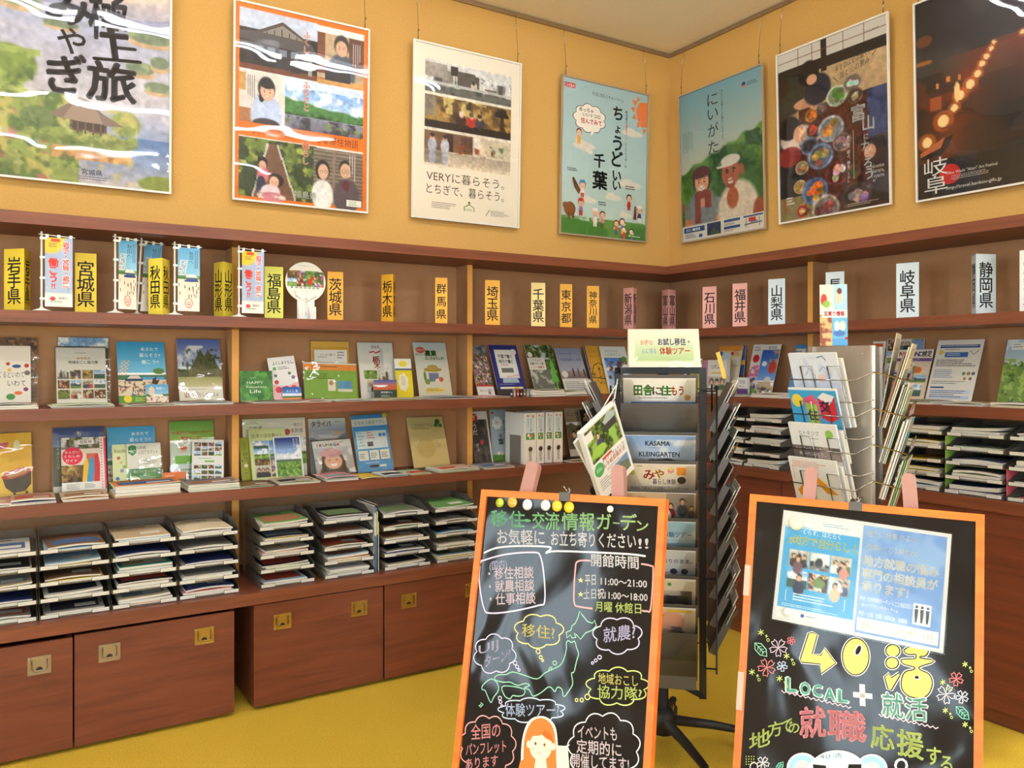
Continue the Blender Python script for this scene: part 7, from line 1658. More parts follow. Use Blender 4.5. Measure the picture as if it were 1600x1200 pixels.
# ================================================================== blackboards on easels
class Board:
    def __init__(s, pos, a, t, ro):
        s.o = Vector(pos); a, t, ro = map(math.radians, (a, t, ro))
        u = Vector((math.cos(a), math.sin(a), 0)); n = Vector((math.sin(a), -math.cos(a), 0))
        d = Vector((0, 0, -1)) * math.cos(t) + n * math.sin(t)
        s.u = u * math.cos(ro) + d * math.sin(ro); s.d = d * math.cos(ro) - u * math.sin(ro)
        s.n = s.u.cross(s.d) * -1
        if s.n.dot(n) < 0: s.n = -s.n
        s.M = Matrix((s.u, -s.n, -s.d)).transposed().to_4x4(); s.M.translation = s.o     # local x right, y back, z up; origin top left
        s.W, s.H = .62, .93
    def px(s, x, y):
        r = Vector(ray(x, y)); c = Vector((CX, CY, CZ))
        t = (s.o - c).dot(s.n) / r.dot(s.n); p = c + r * t - s.o
        return p.dot(s.u) / s.W, p.dot(s.d) / s.H
LB = Board((-2.792, -2.135, 1.249 - 1.6394 + CZ), -65.4, 13.8, -2.23)
RB = Board((-2.153, -2.659, 1.251 - 1.6394 + CZ), -57.6, 13.4, 1.37)
FWD = .021; FTH = .020
def board_thing(B, label, draw, tapes=()):
    t = thing('blackboard_sign', label, 'blackboard'); t.matrix_world = B.M
    W, H = B.W, B.H
    for nm, pts in (('top', [(0, 0), (W, 0), (W - FWD, -FWD), (FWD, -FWD)]), ('bot', [(0, -H), (FWD, -H + FWD), (W - FWD, -H + FWD), (W, -H)]), ('l', [(0, 0), (FWD, -FWD), (FWD, -H + FWD), (0, -H)]), ('r', [(W, 0), (W, -H), (W - FWD, -H + FWD), (W - FWD, -FWD)])):
        q = MB(); n = 4
        vs = [(x, -.004, z) for x, z in pts] + [(x, FTH, z) for x, z in pts]
        q.add(vs, [(0, 3, 2, 1), (4, 5, 6, 7)] + [(i, (i + 1) % 4, (i + 1) % 4 + 4, i + 4) for i in range(4)])
        q.build('frame_rail', M['orange'], t)
    q = MB(); q.box(FWD - .002, W - FWD + .002, .004, .010, -H + FWD - .002, -FWD + .002)
    sh = Sheet(q, W, H, lambda x, z, l: (x, .0035 - l * .00006, z - H), 3, mi=1)
    draw(sh, B)
    q.build('writing_panel', [M['film'], M['ink']], t)
    for (x, y0, y1) in tapes:
        a = B.px(x, y0); b_ = B.px(x, y1)
        q = MB(); q.box(-.001, FWD * .75, -.0052, -.0042, -b_[1] * H, -a[1] * H); q.box(-.0014, -.0004, -.0052, FTH, -b_[1] * H, -a[1] * H)
        q.build('tape', M['tape'], t)
    return t
G1, G2 = (88, 196, 120), (196, 232, 130)
WM = (250, 244, 244); YM = (250, 230, 110); PM = (250, 150, 150); LV = (214, 206, 246); TM = (130, 214, 170); LM = (206, 226, 96)
def pale(c): return tuple(int(v * .74 + 255 * .26) for v in c) if sum(c) > 200 else c
def mk(sh, B, txt, x0, y0, x1, y1, h, c, bold=.012, lay=None):
    """marker lettering: baseline from (x0, y0) to (x1, y1), height h (photo pixels turned into places on the board)"""
    p0, p1 = B.px(x0, y0), B.px(x1, y1); q = B.px(x0, y0 - h)
    sh.taff(txt, p0, p1, (q[0] - p0[0], q[1] - p0[1]), pale(c), bold, lay)
def ln(sh, B, pts, c, w=.004, closed=False):
    sh.stroke([B.px(*p) for p in pts], w, pale(c), closed)
def cl(sh, B, cx, cy, rx, ry, n, c, w=.0032, ph=0.0, bump=.18):
    sh.stroke([B.px(*p) for p in cloud_pts(cx, cy, rx, ry, n, ph, bump)], w, pale(c), True)
def ring(sh, B, x, y, r, c, w=.0026): ln(sh, B, [(x + r * math.cos(k * PI / 5), y + r * 1.1 * math.sin(k * PI / 5)) for k in range(10)], c, w, True)
def smooth(pts, n=5, closed=False):
    out = []; m = len(pts)
    for i in range(m if closed else m - 1):
        p0, p1, p2, p3 = (pts[(i - 1) % m] if closed or i else pts[i]), pts[i], pts[(i + 1) % m], (pts[(i + 2) % m] if closed or i + 2 < m else pts[(i + 1) % m])
        for k in range(n):
            t = k / n
            out.append(tuple(.5 * (2 * b + (c - a) * t + (2 * a - 5 * b + 4 * c - d) * t * t + (3 * b - a - 3 * c + d) * t ** 3) for a, b, c, d in zip(p0, p1, p2, p3)))
    if not closed: out.append(pts[-1])
    return out
def draw_left(sh, B):
    b = .022
    for i, (ch, x0, x1, y, h) in enumerate((('移', 766, 792, 822, 24), ('住', 795, 819, 823, 24), ('・', 818, 828, 822, 18), ('交', 831, 850, 825, 24), ('流', 851, 873, 827, 26), ('情', 877, 902, 827, 25), ('報', 905, 928, 828, 26), ('ガ', 932, 954, 827, 24), ('ー', 957, 967, 824, 14), ('デ', 969, 994, 828, 24), ('ン', 994, 1012, 830, 18))):
        k = i / 10; mk(sh, B, ch, x0, y, x1, y + 1, h, tuple(int(a + (c - a) * k) for a, c in zip(G1, G2)), .016)
    mk(sh, B, 'お気軽に', 776, 849, 850, 851, 21, WM, .012); mk(sh, B, 'お立ち寄りください', 860, 852, 993, 857, 21, WM, .012); mk(sh, B, '!!', 997, 858, 1012, 858, 19, WM, .012)
    ln(sh, B, smooth([(755, 864), (775, 856), (810, 853), (852, 854), (860, 857), (852, 864), (868, 861), (930, 863), (985, 866), (1008, 869)]), WM, .005)
    ln(sh, B, smooth([(750, 880), (756, 875), (790, 866), (830, 863), (843, 868), (849, 900), (850, 940), (840, 946), (800, 955), (765, 958), (755, 950), (748, 910)], 5, True), LV, .0045)
    mk(sh, B, '(国内)', 764, 891, 791, 887, 13, LV, .01)
    for tx, x0, x1, y in (('・移住相談', 762, 833, 905), ('・就農相談', 763, 834, 925), ('・仕事相談', 764, 836, 945)): mk(sh, B, tx, x0, y, x1, y - 2, 17, (250, 226, 240), .015)
    mk(sh, B, '開館時間', 923, 884, 997, 889, 18, WM, .016)
    ln(sh, B, smooth([(922, 876), (902, 877), (898, 890), (896, 925), (897, 944), (905, 948), (925, 951)]), PM, .0045); ln(sh, B, smooth([(1001, 881), (1016, 884), (1020, 892), (1016, 950), (1010, 955), (1002, 954)]), PM, .0045)
    mk(sh, B, '★', 902, 911, 911, 911, 9, YM, .0); mk(sh, B, '★', 902, 933, 911, 933, 9, YM, 0)
    mk(sh, B, '平日', 913, 914, 930, 914, 16, WM, .014); mk(sh, B, '11:00～21:00', 938, 914, 1010, 919, 13, WM, .016)
    mk(sh, B, '土日祝', 911, 936, 943, 935, 15, WM, .014); mk(sh, B, '11:00～18:00', 944, 936, 1011, 940, 13, WM, .016)
    mk(sh, B, '月曜 休館日', 929, 955, 1001, 959, 15, LM, .012)
    sh.lay += 1
    cl(sh, B, 841, 986, 36, 25, 7, YM, ph=.3); mk(sh, B, '移住?', 815, 994, 866, 999, 19, YM, .01)
    for x, y, r in ((840, 1018, 3.2), (844, 1027, 2.4), (847, 1032, 1.6)): ring(sh, B, x, y, r, YM)
    cl(sh, B, 772, 1022, 31, 29, 7, LV, ph=.6); mk(sh, B, 'UIJ', 747, 1024, 778, 1014, 17, LV, .008); mk(sh, B, 'ターン?', 757, 1043, 797, 1030, 17, LV, .008)
    for x, y, r in ((804, 1036, 2.8), (807, 1042, 2.4), (810, 1047, 1.8)): ring(sh, B, x, y, r, LV)
    cl(sh, B, 964, 993, 36, 27, 7, LV, ph=.2); mk(sh, B, '就農?', 942, 1004, 992, 998, 22, LV, .01)
    for x, y, r in ((936, 1027, 2.8), (930, 1032, 2.2), (925, 1036, 1.8)): ring(sh, B, x, y, r, LV)
    cl(sh, B, 964, 1073, 46, 28, 9, LM, ph=.2); mk(sh, B, '地域おこし', 934, 1068, 996, 1073, 16, (236, 226, 96), .012); mk(sh, B, '協力隊?', 933, 1090, 1002, 1095, 19, LM, .012)
    for x, y, r in ((917, 1089, 4), (908, 1094, 2.6), (900, 1094, 2.2)): ring(sh, B, x, y, r, YM)
    cl(sh, B, 830, 1110, 49, 18, 9, (196, 216, 250), ph=.1); mk(sh, B, '体験ツアー?', 789, 1119, 873, 1120, 19, (196, 216, 250), .01)
    for x, y, r in ((780, 1091, 2.6), (781, 1097, 2.2), (783, 1103, 1.6)): ring(sh, B, x, y, r, LV)
    # outline of the islands
    ln(sh, B, [(905, 955), (909, 961), (917, 971), (925, 974), (928, 969), (931, 978), (924, 985), (914, 989), (906, 999), (900, 992), (896, 989), (899, 996), (893, 997), (890, 992), (885, 997), (884, 988), (891, 985), (893, 978), (898, 974), (902, 965)], TM, .0028, True)
    ln(sh, B, smooth([(884, 1005), (887, 1001), (892, 1004), (897, 1002), (900, 1012), (903, 1022), (900, 1033), (896, 1050), (892, 1052), (894, 1068), (889, 1078), (880, 1089), (877, 1077), (870, 1074), (866, 1081), (861, 1075), (855, 1074), (845, 1082), (832, 1088), (826, 1078), (818, 1075), (827, 1071), (820, 1068), (808, 1071), (796, 1066), (785, 1066), (772, 1062), (776, 1055), (790, 1054), (800, 1050), (818, 1055), (838, 1061), (850, 1052), (862, 1046), (874, 1040), (880, 1030), (884, 1015)], 3, True), TM, .0028, True)
    ln(sh, B, [(856, 1048), (858, 1043), (862, 1042), (859, 1047)], TM, .0026); ring(sh, B, 866, 1036, 3, TM)
    ln(sh, B, smooth([(754, 1070), (766, 1061), (775, 1066), (778, 1078), (770, 1090), (766, 1098), (760, 1086), (757, 1079), (752, 1077)], 3, True), TM, .0028, True)
    ln(sh, B, smooth([(783, 1074), (795, 1072), (818, 1077), (817, 1086), (808, 1088), (800, 1087), (796, 1092), (788, 1088)], 3, True), TM, .0028, True); ln(sh, B, [(750, 1098), (754, 1101), (750, 1105), (747, 1103), (751, 1101)], TM, .0026)
    sh.lay += 1
    cl(sh, B, 761, 1166, 42, 46, 11, PM, ph=.2, bump=.12)
    mk(sh, B, '全国の', 735, 1156, 781, 1152, 22, PM, .01); mk(sh, B, 'パンフレット', 727, 1181, 790, 1175, 18, PM, .01); mk(sh, B, 'あります', 727, 1203, 777, 1197, 17, PM, .01)
    cl(sh, B, 943, 1170, 54, 54, 11, WM, ph=.1, bump=.12); ln(sh, B, [(889, 1164), (879, 1168), (886, 1176)], WM, .003)
    mk(sh, B, 'イベントも', 902, 1153, 963, 1158, 20, (250, 230, 236), .01); mk(sh, B, '定期的に', 900, 1176, 970, 1183, 20, (250, 230, 236), .012); mk(sh, B, '開催してます!', 893, 1198, 982, 1206, 20, (250, 230, 236), .012)
    sh.lay += 1
    # drawn girl with long orange hair
    P_ = lambda pts, c: sh.P([B.px(*p) for p in pts], c)
    E_ = lambda x, y, rx, ry, c, n=24: P_([(x + rx * math.cos(2 * PI * k / n), y + ry * math.sin(2 * PI * k / n)) for k in range(n)], c)
    P_(smooth([(843, 1119), (826, 1126), (816, 1150), (813, 1185), (816, 1215), (868, 1215), (871, 1180), (868, 1140), (858, 1124)], 5, True), (252, 246, 230))
    P_([(868, 1165), (886, 1166), (890, 1215), (866, 1215)], (246, 236, 214))
    P_(smooth([(843, 1122), (829, 1129), (819, 1152), (817, 1188), (820, 1215), (864, 1215), (868, 1180), (865, 1143), (856, 1127)], 5, True), (240, 130, 60))
    E_(844, 1166, 17.5, 23, (250, 228, 206)); P_([(836, 1186), (852, 1186), (856, 1215), (832, 1215)], (250, 228, 206)); E_(825, 1163, 3, 6, (250, 228, 206)); E_(864, 1167, 3, 6, (250, 228, 206))
    P_([(827, 1158), (829, 1142), (840, 1134), (856, 1138), (863, 1152), (864, 1160), (852, 1154), (846, 1148), (840, 1150), (832, 1150)], (240, 130, 60))
    P_([(846, 1148), (850, 1140), (860, 1148), (864, 1160)], (226, 106, 40))
    E_(836, 1162, 1.7, 2.5, (120, 60, 30), 12); E_(850, 1164, 1.7, 2.5, (120, 60, 30), 12); ln(sh, B, [(838, 1175), (842, 1178), (847, 1178)], (214, 120, 90), .0016)
    E_(832, 1170, 2.6, 1.8, (248, 200, 180), 12); E_(855, 1172, 2.6, 1.8, (248, 200, 180), 12)
    P_([(812, 1190), (822, 1182), (828, 1190), (826, 1215), (806, 1215)], (240, 130, 60))
board_thing(LB, 'orange-framed blackboard headed 移住・交流情報ガーデン with a drawn girl, left of the black rack', draw_left)

def flower(sh, B, x, y, r, c, ph=0.0):
    for k in range(5):
        a = ph + k * 2 * PI / 5
        tip = lambda rr_, da: (x + rr_ * r * math.cos(a + da), y + rr_ * r * math.sin(a + da))
        ln(sh, B, [(x, y), tip(.65, -.42), tip(.95, -.22), tip(.8, 0), tip(.95, .22), tip(.65, .42)], c, .0022, True)
def spark(sh, B, x, y, r, c):
    for k in range(3):
        a = k * PI / 3 + .4; ln(sh, B, [(x - r * math.cos(a), y - r * math.sin(a)), (x + r * math.cos(a), y + r * math.sin(a))], c, .0022)
    ln(sh, B, [(x + r * 1.3, y + r), (x + r * 2.2, y + r * 1.3)], c, .002); ln(sh, B, [(x + r * 1.8, y + r * .7), (x + r * 1.6, y + r * 1.7)], c, .002); ring(sh, B, x + r * 2.2, y + r * 2.4, r * .4, c, .0016)
def leaf(sh, B, x, y, r, a, c):
    f = lambda p, q: (x + r * (p * math.cos(a) - q * math.sin(a)), y + r * (p * math.sin(a) + q * math.cos(a)))
    ln(sh, B, [f(1.2, 0), f(.5, .5), f(-.4, .5), f(-1, 0), f(-.4, -.5), f(.5, -.5)], c, .0026, True); ln(sh, B, [f(-1, 0), f(.7, 0)], c, .002)
    for k in (-.4, 0, .4): ln(sh, B, [f(k, 0), f(k + .3, .32)], c, .0018); ln(sh, B, [f(k, 0), f(k + .3, -.32)], c, .0018)
def draw_right(sh, B):
    P_ = lambda pts, c: sh.P([B.px(*p) for p in pts], c)
    E_ = lambda x, y, rx, ry, c, n=24, ro=0.0: P_([(x + rx * math.cos(2 * PI * k / n) * math.cos(ro) - ry * math.sin(2 * PI * k / n) * math.sin(ro), y + rx * math.cos(2 * PI * k / n) * math.sin(ro) + ry * math.sin(2 * PI * k / n) * math.cos(ro)) for k in range(n)], c)
    yl = (242, 236, 128); bkk = (36, 32, 32)
    def outl(pts, grow=1.0):
        cx_ = sum(p[0] for p in pts) / len(pts); cy_ = sum(p[1] for p in pts) / len(pts)
        ln(sh, B, pts, WM, .0105, True); sh.lay += 1; ln(sh, B, pts, bkk, .0058, True); sh.lay += 1
        P_(pts, yl)
    outl([(1264, 990), (1269, 989), (1276, 992), (1268, 1022), (1283, 1025), (1288, 1014), (1305, 1036), (1283, 1052), (1282, 1037), (1252, 1034), (1251, 1030)])
    def outl2(pts): ln(sh, B, pts, WM, .0105, True); sh.lay += 1; ln(sh, B, pts, bkk, .0058, True); sh.lay += 1; P_(pts, yl)
    el = lambda x, y, rx, ry: [(x + rx * math.cos(2 * PI * k / 24), y + ry * math.sin(2 * PI * k / 24)) for k in range(24)]
    outl2(el(1337, 1026, 20, 28)); E_(1341, 1016, 5.5, 9.5, WM, 20, .4); E_(1341, 1016, 3.6, 7.6, bkk, 20, .4)
    outl2(el(1395, 1017, 10, 9)); outl2(el(1394, 1036, 9, 8)); outl2([(1383, 1058), (1388, 1053), (1393, 1060), (1405, 1052), (1405, 1056), (1392, 1078), (1388, 1076)])
    kp = smooth([(1413, 1017), (1425, 1010), (1446, 1010), (1450, 1016), (1446, 1024), (1438, 1025), (1438, 1029), (1459, 1033), (1437, 1041), (1437, 1047), (1451, 1054), (1456, 1068), (1450, 1084), (1438, 1090), (1420, 1087), (1410, 1076), (1410, 1060), (1416, 1050), (1428, 1047), (1429, 1042), (1412, 1037), (1410, 1031), (1430, 1030), (1431, 1022), (1420, 1022)], 3, True)
    outl2(kp); E_(1433, 1059, 4.5, 3.4, WM); E_(1432.5, 1058.5, 3.2, 2.4, bkk)
    rr = random.Random(4)
    for _ in range(40):
        x, y = rr.choice([(1337, 1030), (1433, 1070), (1262, 1025), (1290, 1034)]); E_(x + rr.uniform(-12, 12), y + rr.uniform(-9, 14), .5, .5, (150, 130, 50), 6)
    sh.lay = 60
    for ch, x0, x1, y, h in (('L', 1229, 1245, 1082, 27), ('O', 1250, 1266, 1086, 23), ('C', 1270, 1285, 1089, 22), ('A', 1288, 1305, 1095, 23), ('L', 1309, 1325, 1098, 24)):
        mk(sh, B, ch, x0, y, x1, y + 2, h, WM, .085, 61); mk(sh, B, ch, x0 + 1, y, x1 - 1, y + 1, h, (100, 206, 180), .05, 63)
    for ch, x0, x1, y, h in (('就', 1378, 1412, 1119, 36), ('活', 1414, 1449, 1124, 34)):
        mk(sh, B, ch, x0, y, x1, y + 3, h, WM, .06, 61); mk(sh, B, ch, x0 + 1, y, x1 - 1, y + 3, h, (110, 206, 184), .018, 63)
    sh.lay = 64
    for pts in ([(1347, 1069), (1348, 1103)], [(1333, 1085), (1363, 1088)]): ln(sh, B, pts, WM, .014)
    wave = lambda x0, y0, x1, y1, n: [(x0 + (x1 - x0) * k / (2 * n), y0 + (y1 - y0) * k / (2 * n) + (1.6 if k % 2 else -1.6)) for k in range(2 * n + 1)]
    ln(sh, B, wave(1221, 1080, 1330, 1106, 13), (240, 200, 220), .003); ln(sh, B, wave(1373, 1117, 1466, 1138, 11), (240, 200, 220), .003)
    for ch, x0, y, x1, y1, h in (('地', 1171, 1174, 1203, 1163, 26), ('方', 1200, 1153, 1222, 1148, 22), ('で', 1222, 1148, 1238, 1142, 22), ('の', 1232, 1147, 1249, 1145, 17)): mk(sh, B, ch, x0, y, x1, y1, h, LM, .016)
    for ch, x0, y, x1, y1, h in (('就', 1250, 1152, 1290, 1150, 44), ('職', 1294, 1154, 1353, 1160, 44)): mk(sh, B, ch, x0, y, x1, y1, h, (244, 130, 140), .03)
    for ch, x0, y, x1, y1, h in (('応', 1361, 1167, 1397, 1174, 36), ('援', 1402, 1178, 1443, 1187, 38), ('す', 1448, 1194, 1470, 1197, 28), ('る', 1470, 1205, 1488, 1208, 26)): mk(sh, B, ch, x0, y, x1, y1, h, LM, .022)
    sh.lay += 1
    flower(sh, B, 1216, 1012, 15, (236, 206, 236), .3); flower(sh, B, 1198, 1043, 15, (244, 120, 120), .5); flower(sh, B, 1222, 1041, 9, (196, 216, 250), .2); flower(sh, B, 1236, 1001, 7, (214, 80, 90), .1)
    leaf(sh, B, 1188, 1014, 13, .85, TM)
    for x, y in ((1189, 988), (1175, 1050), (1218, 1060), (1229, 1025)): spark(sh, B, x, y, 5, LM)
    flower(sh, B, 1494, 1061, 12, (244, 100, 110), .4); flower(sh, B, 1478, 1085, 16, (240, 226, 244), .2); flower(sh, B, 1503, 1089, 11, (214, 226, 250), .5); leaf(sh, B, 1503, 1113, 13, .8, (90, 206, 170))
    for x, y in ((1508, 1038), (1473, 1066), (1477, 1110), (1508, 1132)): spark(sh, B, x, y, 4.5, LM)
    flower(sh, B, 1192, 1192, 11, WM, .3); leaf(sh, B, 1218, 1198, 8, -.9, (90, 206, 170)); ring(sh, B, 1178, 1198, 6, WM)
    for k in range(14): ring(sh, B, 1166 + (k % 4) * 4, 1182 + (k // 4) * 4, .6, LM, .001)
    # drawn face with a headband and round ears, cut off by the picture's lower edge
    sh.lay += 1
    for x, y in ((1254, 1200), (1362, 1202)): E_(x, y, 25, 24, WM); E_(x, y, 22, 21, (170, 214, 240)); E_(x, y, 13, 12, (244, 214, 226))
    P_(smooth([(1262, 1210), (1266, 1192), (1285, 1177), (1308, 1172), (1332, 1177), (1350, 1192), (1356, 1210), (1340, 1240), (1280, 1240)], 4, True), WM)
    P_([(1264, 1198), (1283, 1182), (1308, 1176), (1332, 1181), (1352, 1198), (1344, 1194), (1308, 1186), (1276, 1192)], (226, 236, 246)); mk(sh, B, '40活', 1280, 1186, 1316, 1184, 8, (170, 206, 236), .02)
    P_([(1270, 1194), (1290, 1196), (1296, 1212), (1272, 1214)], bkk); P_([(1326, 1194), (1346, 1194), (1346, 1214), (1322, 1214)], bkk)
    ring(sh, B, 1408, 1196, 9, WM, .006)
tp = board_thing(RB, 'orange-framed blackboard lettered 40活 LOCAL+就活 with laminated flyers, at the right', draw_right, ((1163, 882, 930), (1150, 1048, 1108)))

# laminated double flyer on the right board
def flyer():
    B = RB; tl = B.px(1225, 797); tr = B.px(1487, 835); bl_ = B.px(1213, 968); br_ = B.px(1478, 1017)
    o = B.o + B.u * tl[0] * B.W + B.d * tl[1] * B.H
    a3 = B.o + B.u * tr[0] * B.W + B.d * tr[1] * B.H; c3 = B.o + B.u * bl_[0] * B.W + B.d * bl_[1] * B.H
    ux = (a3 - o); W = ux.length; ux.normalize(); dn = (c3 - o); dn -= ux * dn.dot(ux); H = dn.length; dn.normalize(); nn = -B.n
    Mx = Matrix((ux, nn, -dn)).transposed().to_4x4(); Mx.translation = o + B.n * .0075
    t = thing('laminated_flyer', 'laminated pair of blue job flyers held by tacks on the right blackboard', 'flyer'); t.matrix_world = Mx
    q = MB(); q.box(0, W, .0006, .0014, -H, 0, (226, 226, 226)); m = .010
    sh = Sheet(q, W * .485 - m, H - 2 * m, lambda x, z, l: (m + x, .0002 - l * EPS, -H + m + z), 60)
    sh.f((80, 172, 222)); sh.r(0, 0, 1, .125, (238, 236, 232)); sh.r(0, .90, 1, 1, (232, 232, 230)); sh.n(0, .1, 1, .9, (110, 190, 230), 3, .55, 4)
    for j in range(2):
        for i in range(3):
            u, v = .1 + i * .28, .33 + j * .2; sh.ph(['people', 'town', 'people', 'sea', 'food', 'people'][i + 3 * j], u, v, u + .26, v + .17, 3 + i + 3 * j); sh.n(u, v, u + .26, v + .17, (230, 232, 234), 7, .55, i + 5)
    sh.person(.22, .42, .07, (120, 90, 100)); sh.e(.5, .43, .05, .05, (50, 54, 60)); sh.person(.83, .42, .06, (230, 150, 130)); sh.person(.26, .6, .08, (50, 60, 90)); sh.e(.52, .62, .08, .05, (120, 150, 90)); sh.person(.74, .62, .07, (240, 196, 160))
    sh.flush()
    sh.t('#地方で自分らしく', .52, .24, .085, (236, 232, 150), w=.9, bold=.03); sh.t('くらす、はたらく', .5, .15, .05, WH, w=.5); sh.lines(.5, .04, .9, .08, 2, (130, 170, 200)); sh.lines(.2, .75, .8, .83, 3, (230, 244, 250), 3); sh.lines(.06, .86, .9, .89, 2, (210, 236, 246)); sh.E(.35, .95, .025, (60, 90, 170)); sh.lines(.4, .945, .62, .96, 1, (70, 70, 90))
    sh.stroke([(.12, .73), (.1, .73), (.1, .83), (.12, .83)], .0015, WH); sh.stroke([(.86, .73), (.88, .73), (.88, .83), (.86, .83)], .0015, WH)
    s2 = Sheet(q, W * .5 - m, H - 2 * m, lambda x, z, l: (W * .5 + x, .0002 - l * EPS, -H + m + z), 40)
    s2.f((120, 160, 216)); s2.n(0, 0, 1, .9, (150, 184, 226), 3, .5, 6); s2.flush()
    s2.t('地方に 仕事 あるの?', .36, .07, .055, WH, w=.62, bold=.015); s2.t('仕事ってどう探すの?', .36, .2, .055, WH, w=.6, bold=.015)
    s2.t('地方就職の悩み', .48, .33, .09, WH, w=.9, bold=.04); s2.t('専門の相談員が', .48, .45, .09, WH, w=.9, bold=.04); s2.t('承ります!', .32, .565, .09, WH, w=.56, bold=.04)
    s2.t('移住・交流情報ガーデン しごと相談窓口', .34, .68, .04, WH, w=.62); s2.t('キャリアカウンセラー チーム', .28, .74, .038, WH, w=.44); s2.t('(平日・土曜・日曜・祝日OK、月曜休)', .32, .82, .042, WH, w=.6)
    s2.Rc(.02, .86, .98, .98, (240, 236, 234)); s2.t('全国ハローワークの求人検索ができます', .5, .92, .05, (236, 150, 150), w=.86)
    s2.Rc(.67, .64, .88, .83, (240, 238, 236))
    for u in (.71, .775, .84):
        s2.E(u, .67, .018, (50, 46, 50), n=10, keep=True); s2.P([(u - .022, .69), (u + .022, .69), (u + .018, .75), (u + .01, .81), (u - .01, .81), (u - .018, .75)], (50, 46, 50), True)
    q.build('printed_sheets', M['paper'], t)
    q = MB(); q.add([(-.004, -.0024, -H - .004), (W + .004, -.0024, -H - .004), (W + .004, -.0024, .004), (-.004, -.0024, .004)], [(0, 1, 2, 3)])
    q.build('laminate', M['laminate'], t)
flyer()
# round magnets and tacks
def magnet(B, x, y, rpx, col, label, off=0.0):
    p = B.px(x, y); e = B.px(x + rpx, y); r = abs(e[0] - p[0]) * B.W / .95
    q = MB(); q.lathe([(0, 0), (r, 0), (r, .004), (r * .85, .007), (r * .4, .009), (0, .0095)], 20, col=col)
    o = q.build('magnet', M['lam']); o.matrix_world = B.M @ Matrix.Translation((p[0] * B.W, .0028 - off, -p[1] * B.H)) @ Matrix.Rotation(PI / 2, 4, 'X')
    tag(o, label, 'magnet', 'round magnets on the blackboards')
for x, y, r, c_, nm in ((781, 784, 6.3, (176, 190, 50), 'olive-green round magnet, leftmost on the left blackboard'), (800.5, 783, 7.5, (206, 170, 70), 'dull gold round magnet, second from left on the left blackboard'), (824, 787, 7.6, (240, 236, 232), 'white round magnet beside the dull gold one on the left blackboard'), (852.5, 788, 7.6, (242, 238, 234), 'white round magnet beside the yellow pair on the left blackboard'), (870.5, 789, 8, (244, 204, 50), 'yellow round magnet, left one of the yellow pair'), (889, 791, 8, (244, 200, 40), 'yellow round magnet, right one of the yellow pair'), (953.5, 794, 5, (244, 242, 238), 'small white magnet standing alone on the left blackboard')):
    magnet(LB, x, y + 1.4, r * .93, c_, nm)
magnet(RB, 1244.5, 818, 11, (226, 220, 200), 'large pale round magnet on the flyers’ top left corner', .0134)
magnet(RB, 1231, 956, 6.5, (240, 238, 232), 'small white magnet on the flyers’ bottom left corner', .0134)
# clips on the top rails
for B, x, label in ((LB, 884, 'small grey clip on the left blackboard’s top rail'), (RB, 1337, 'grey clip on the right blackboard’s top rail')):
    p = B.px(x, 772 if B is LB else 790)
    t = thing('board_clip', label, 'clip'); t.matrix_world = B.M @ Matrix.Translation((p[0] * B.W, 0, 0))
    q = MB(); q.box(-.018, .018, -.007, -.0045, -.022, .004, (110, 104, 104)); q.box(-.018, .018, -.0045, FTH + .003, .001, .004, (110, 104, 104)); q.box(-.018, .018, FTH + .0005, FTH + .003, -.022, .001, (110, 104, 104)); q.build('jaw', M['greyplastic'], t)
    q = MB(); q.tube([(.004, .004, .004), (-.006, .004, .016), (-.012, .004, .022)], .002, 6); q.tube([(.006, .008, .004), (.006, .008, .024)], .002, 6); q.tube([(.006, .006, .004), (.016, .006, .020)], .002, 6); q.build('wing', M['chrome'], t)

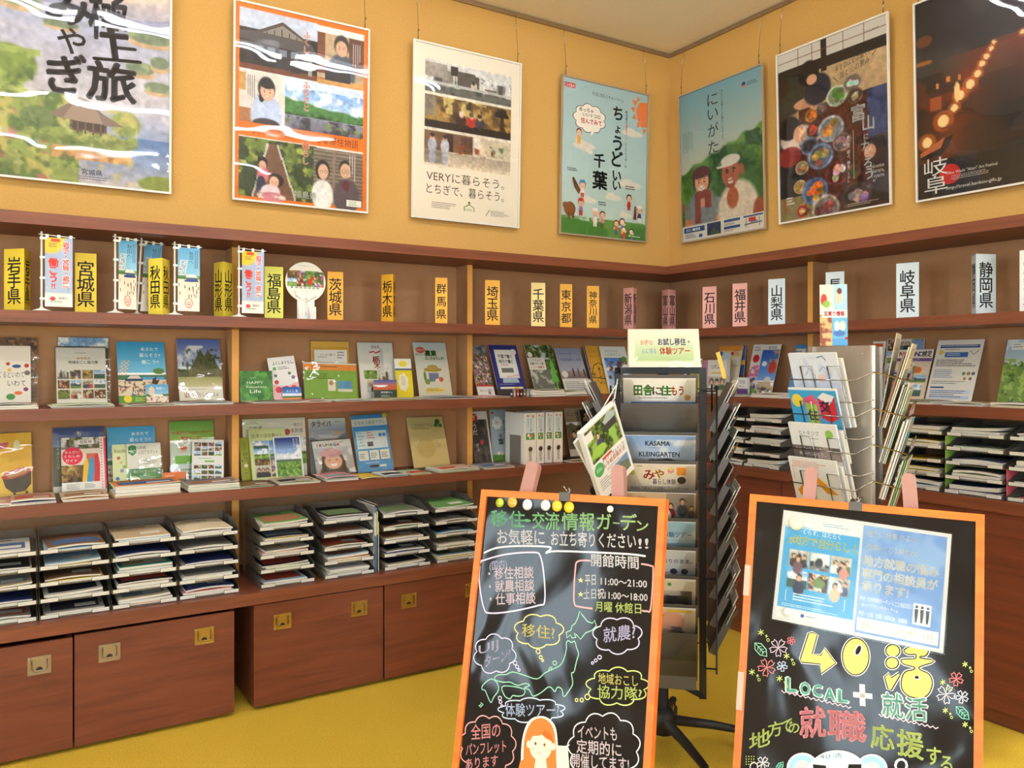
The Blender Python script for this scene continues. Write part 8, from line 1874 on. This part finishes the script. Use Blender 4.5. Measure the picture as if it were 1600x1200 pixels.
# wooden easels behind the boards
def easel(B, tops, label):
    t = thing('easel', label, 'easel')
    for (x, y, xb, yb, wpx) in tops:
        off = .026
        def P3(px_, py_):
            r = Vector(ray(px_, py_)); c = Vector((CX, CY, CZ)); k = (B.o - B.n * off - c).dot(B.n) / r.dot(B.n); return c + r * k
        a = P3(x, y); b_ = P3(xb, yb)
        dirn = (b_ - a).normalized()
        L = a.z / -dirn.z * 1.0
        side = dirn.cross(B.n).normalized(); hw = (P3(x + wpx / 2, y + 10) - P3(x - wpx / 2, y + 10)).length / 2 * .93
        q = MB(); th = .022
        prof = [(hw * math.sin(k * PI / 8 - PI / 2), -hw * .8 * math.cos(k * PI / 8 - PI / 2)) for k in range(9)]
        outl = [(p[0], hw * .8 + p[1]) for p in prof]        # rounded head, then straight down
        L2 = (a.z - .0) / -dirn.z
        pts = outl + [(hw, L2), (-hw, L2)]
        f3 = lambda p, bk: tuple(a + side * p[0] + dirn * p[1] - B.n * (th if bk else 0))
        vs = [f3(p, 0) for p in pts] + [f3(p, 1) for p in pts]; n = len(pts)
        vs = [(v[0], v[1], max(v[2], .0005)) for v in vs]
        q.add(vs, [tuple(range(n)), tuple(range(n, 2 * n))[::-1]] + [(i, i + n, (i + 1) % n + n, (i + 1) % n) for i in range(n)])
        q.build('leg', M['peg'], t)
    # ledge bar that carries the board, and the rear leg
    o = B.o + B.d * (B.H + .001)
    q = MB(); f3 = lambda x, y, z: tuple(B.M @ Vector((x, y, z)))
    vs = [f3(x, y, z) for x in (.04, B.W - .04) for y in (-.012, .05) for z in (-B.H - .03, -B.H - .002)]
    q.add(vs, [(0, 1, 3, 2), (4, 6, 7, 5), (0, 4, 5, 1), (2, 3, 7, 6), (0, 2, 6, 4), (1, 5, 7, 3)]); q.build('ledge', M['peg'], t)
    q = MB(); top = B.M @ Vector((B.W / 2, .07, -.25)); ft = top + (-B.n) * .30; ft.z = .016
    q.tube([tuple(top), tuple(ft)], .014, 8); q.build('rear_leg', M['peg'], t)
    q = MB(); vs = [f3(x, y, z) for x in (.08, B.W - .08) for y in (.050, .068) for z in (-.29, -.24)]
    q.add(vs, [(0, 1, 3, 2), (4, 6, 7, 5), (0, 4, 5, 1), (2, 3, 7, 6), (0, 2, 6, 4), (1, 5, 7, 3)]); q.build('crossbar', M['peg'], t)
easel(LB, ((833, 721, 817, 786, 21), (964, 726, 965.5, 790, 21)), 'brown-pink wooden easel carrying the left blackboard, rounded leg tops showing')
easel(RB, ((1268, 730, 1263, 790, 21.5), (1419, 739, 1424, 800, 25)), 'brown-pink wooden easel carrying the right blackboard, rounded leg tops showing')

COL.objects.unlink(_to)
bpy.data.objects.remove(_to)
bpy.data.curves.remove(_tc)
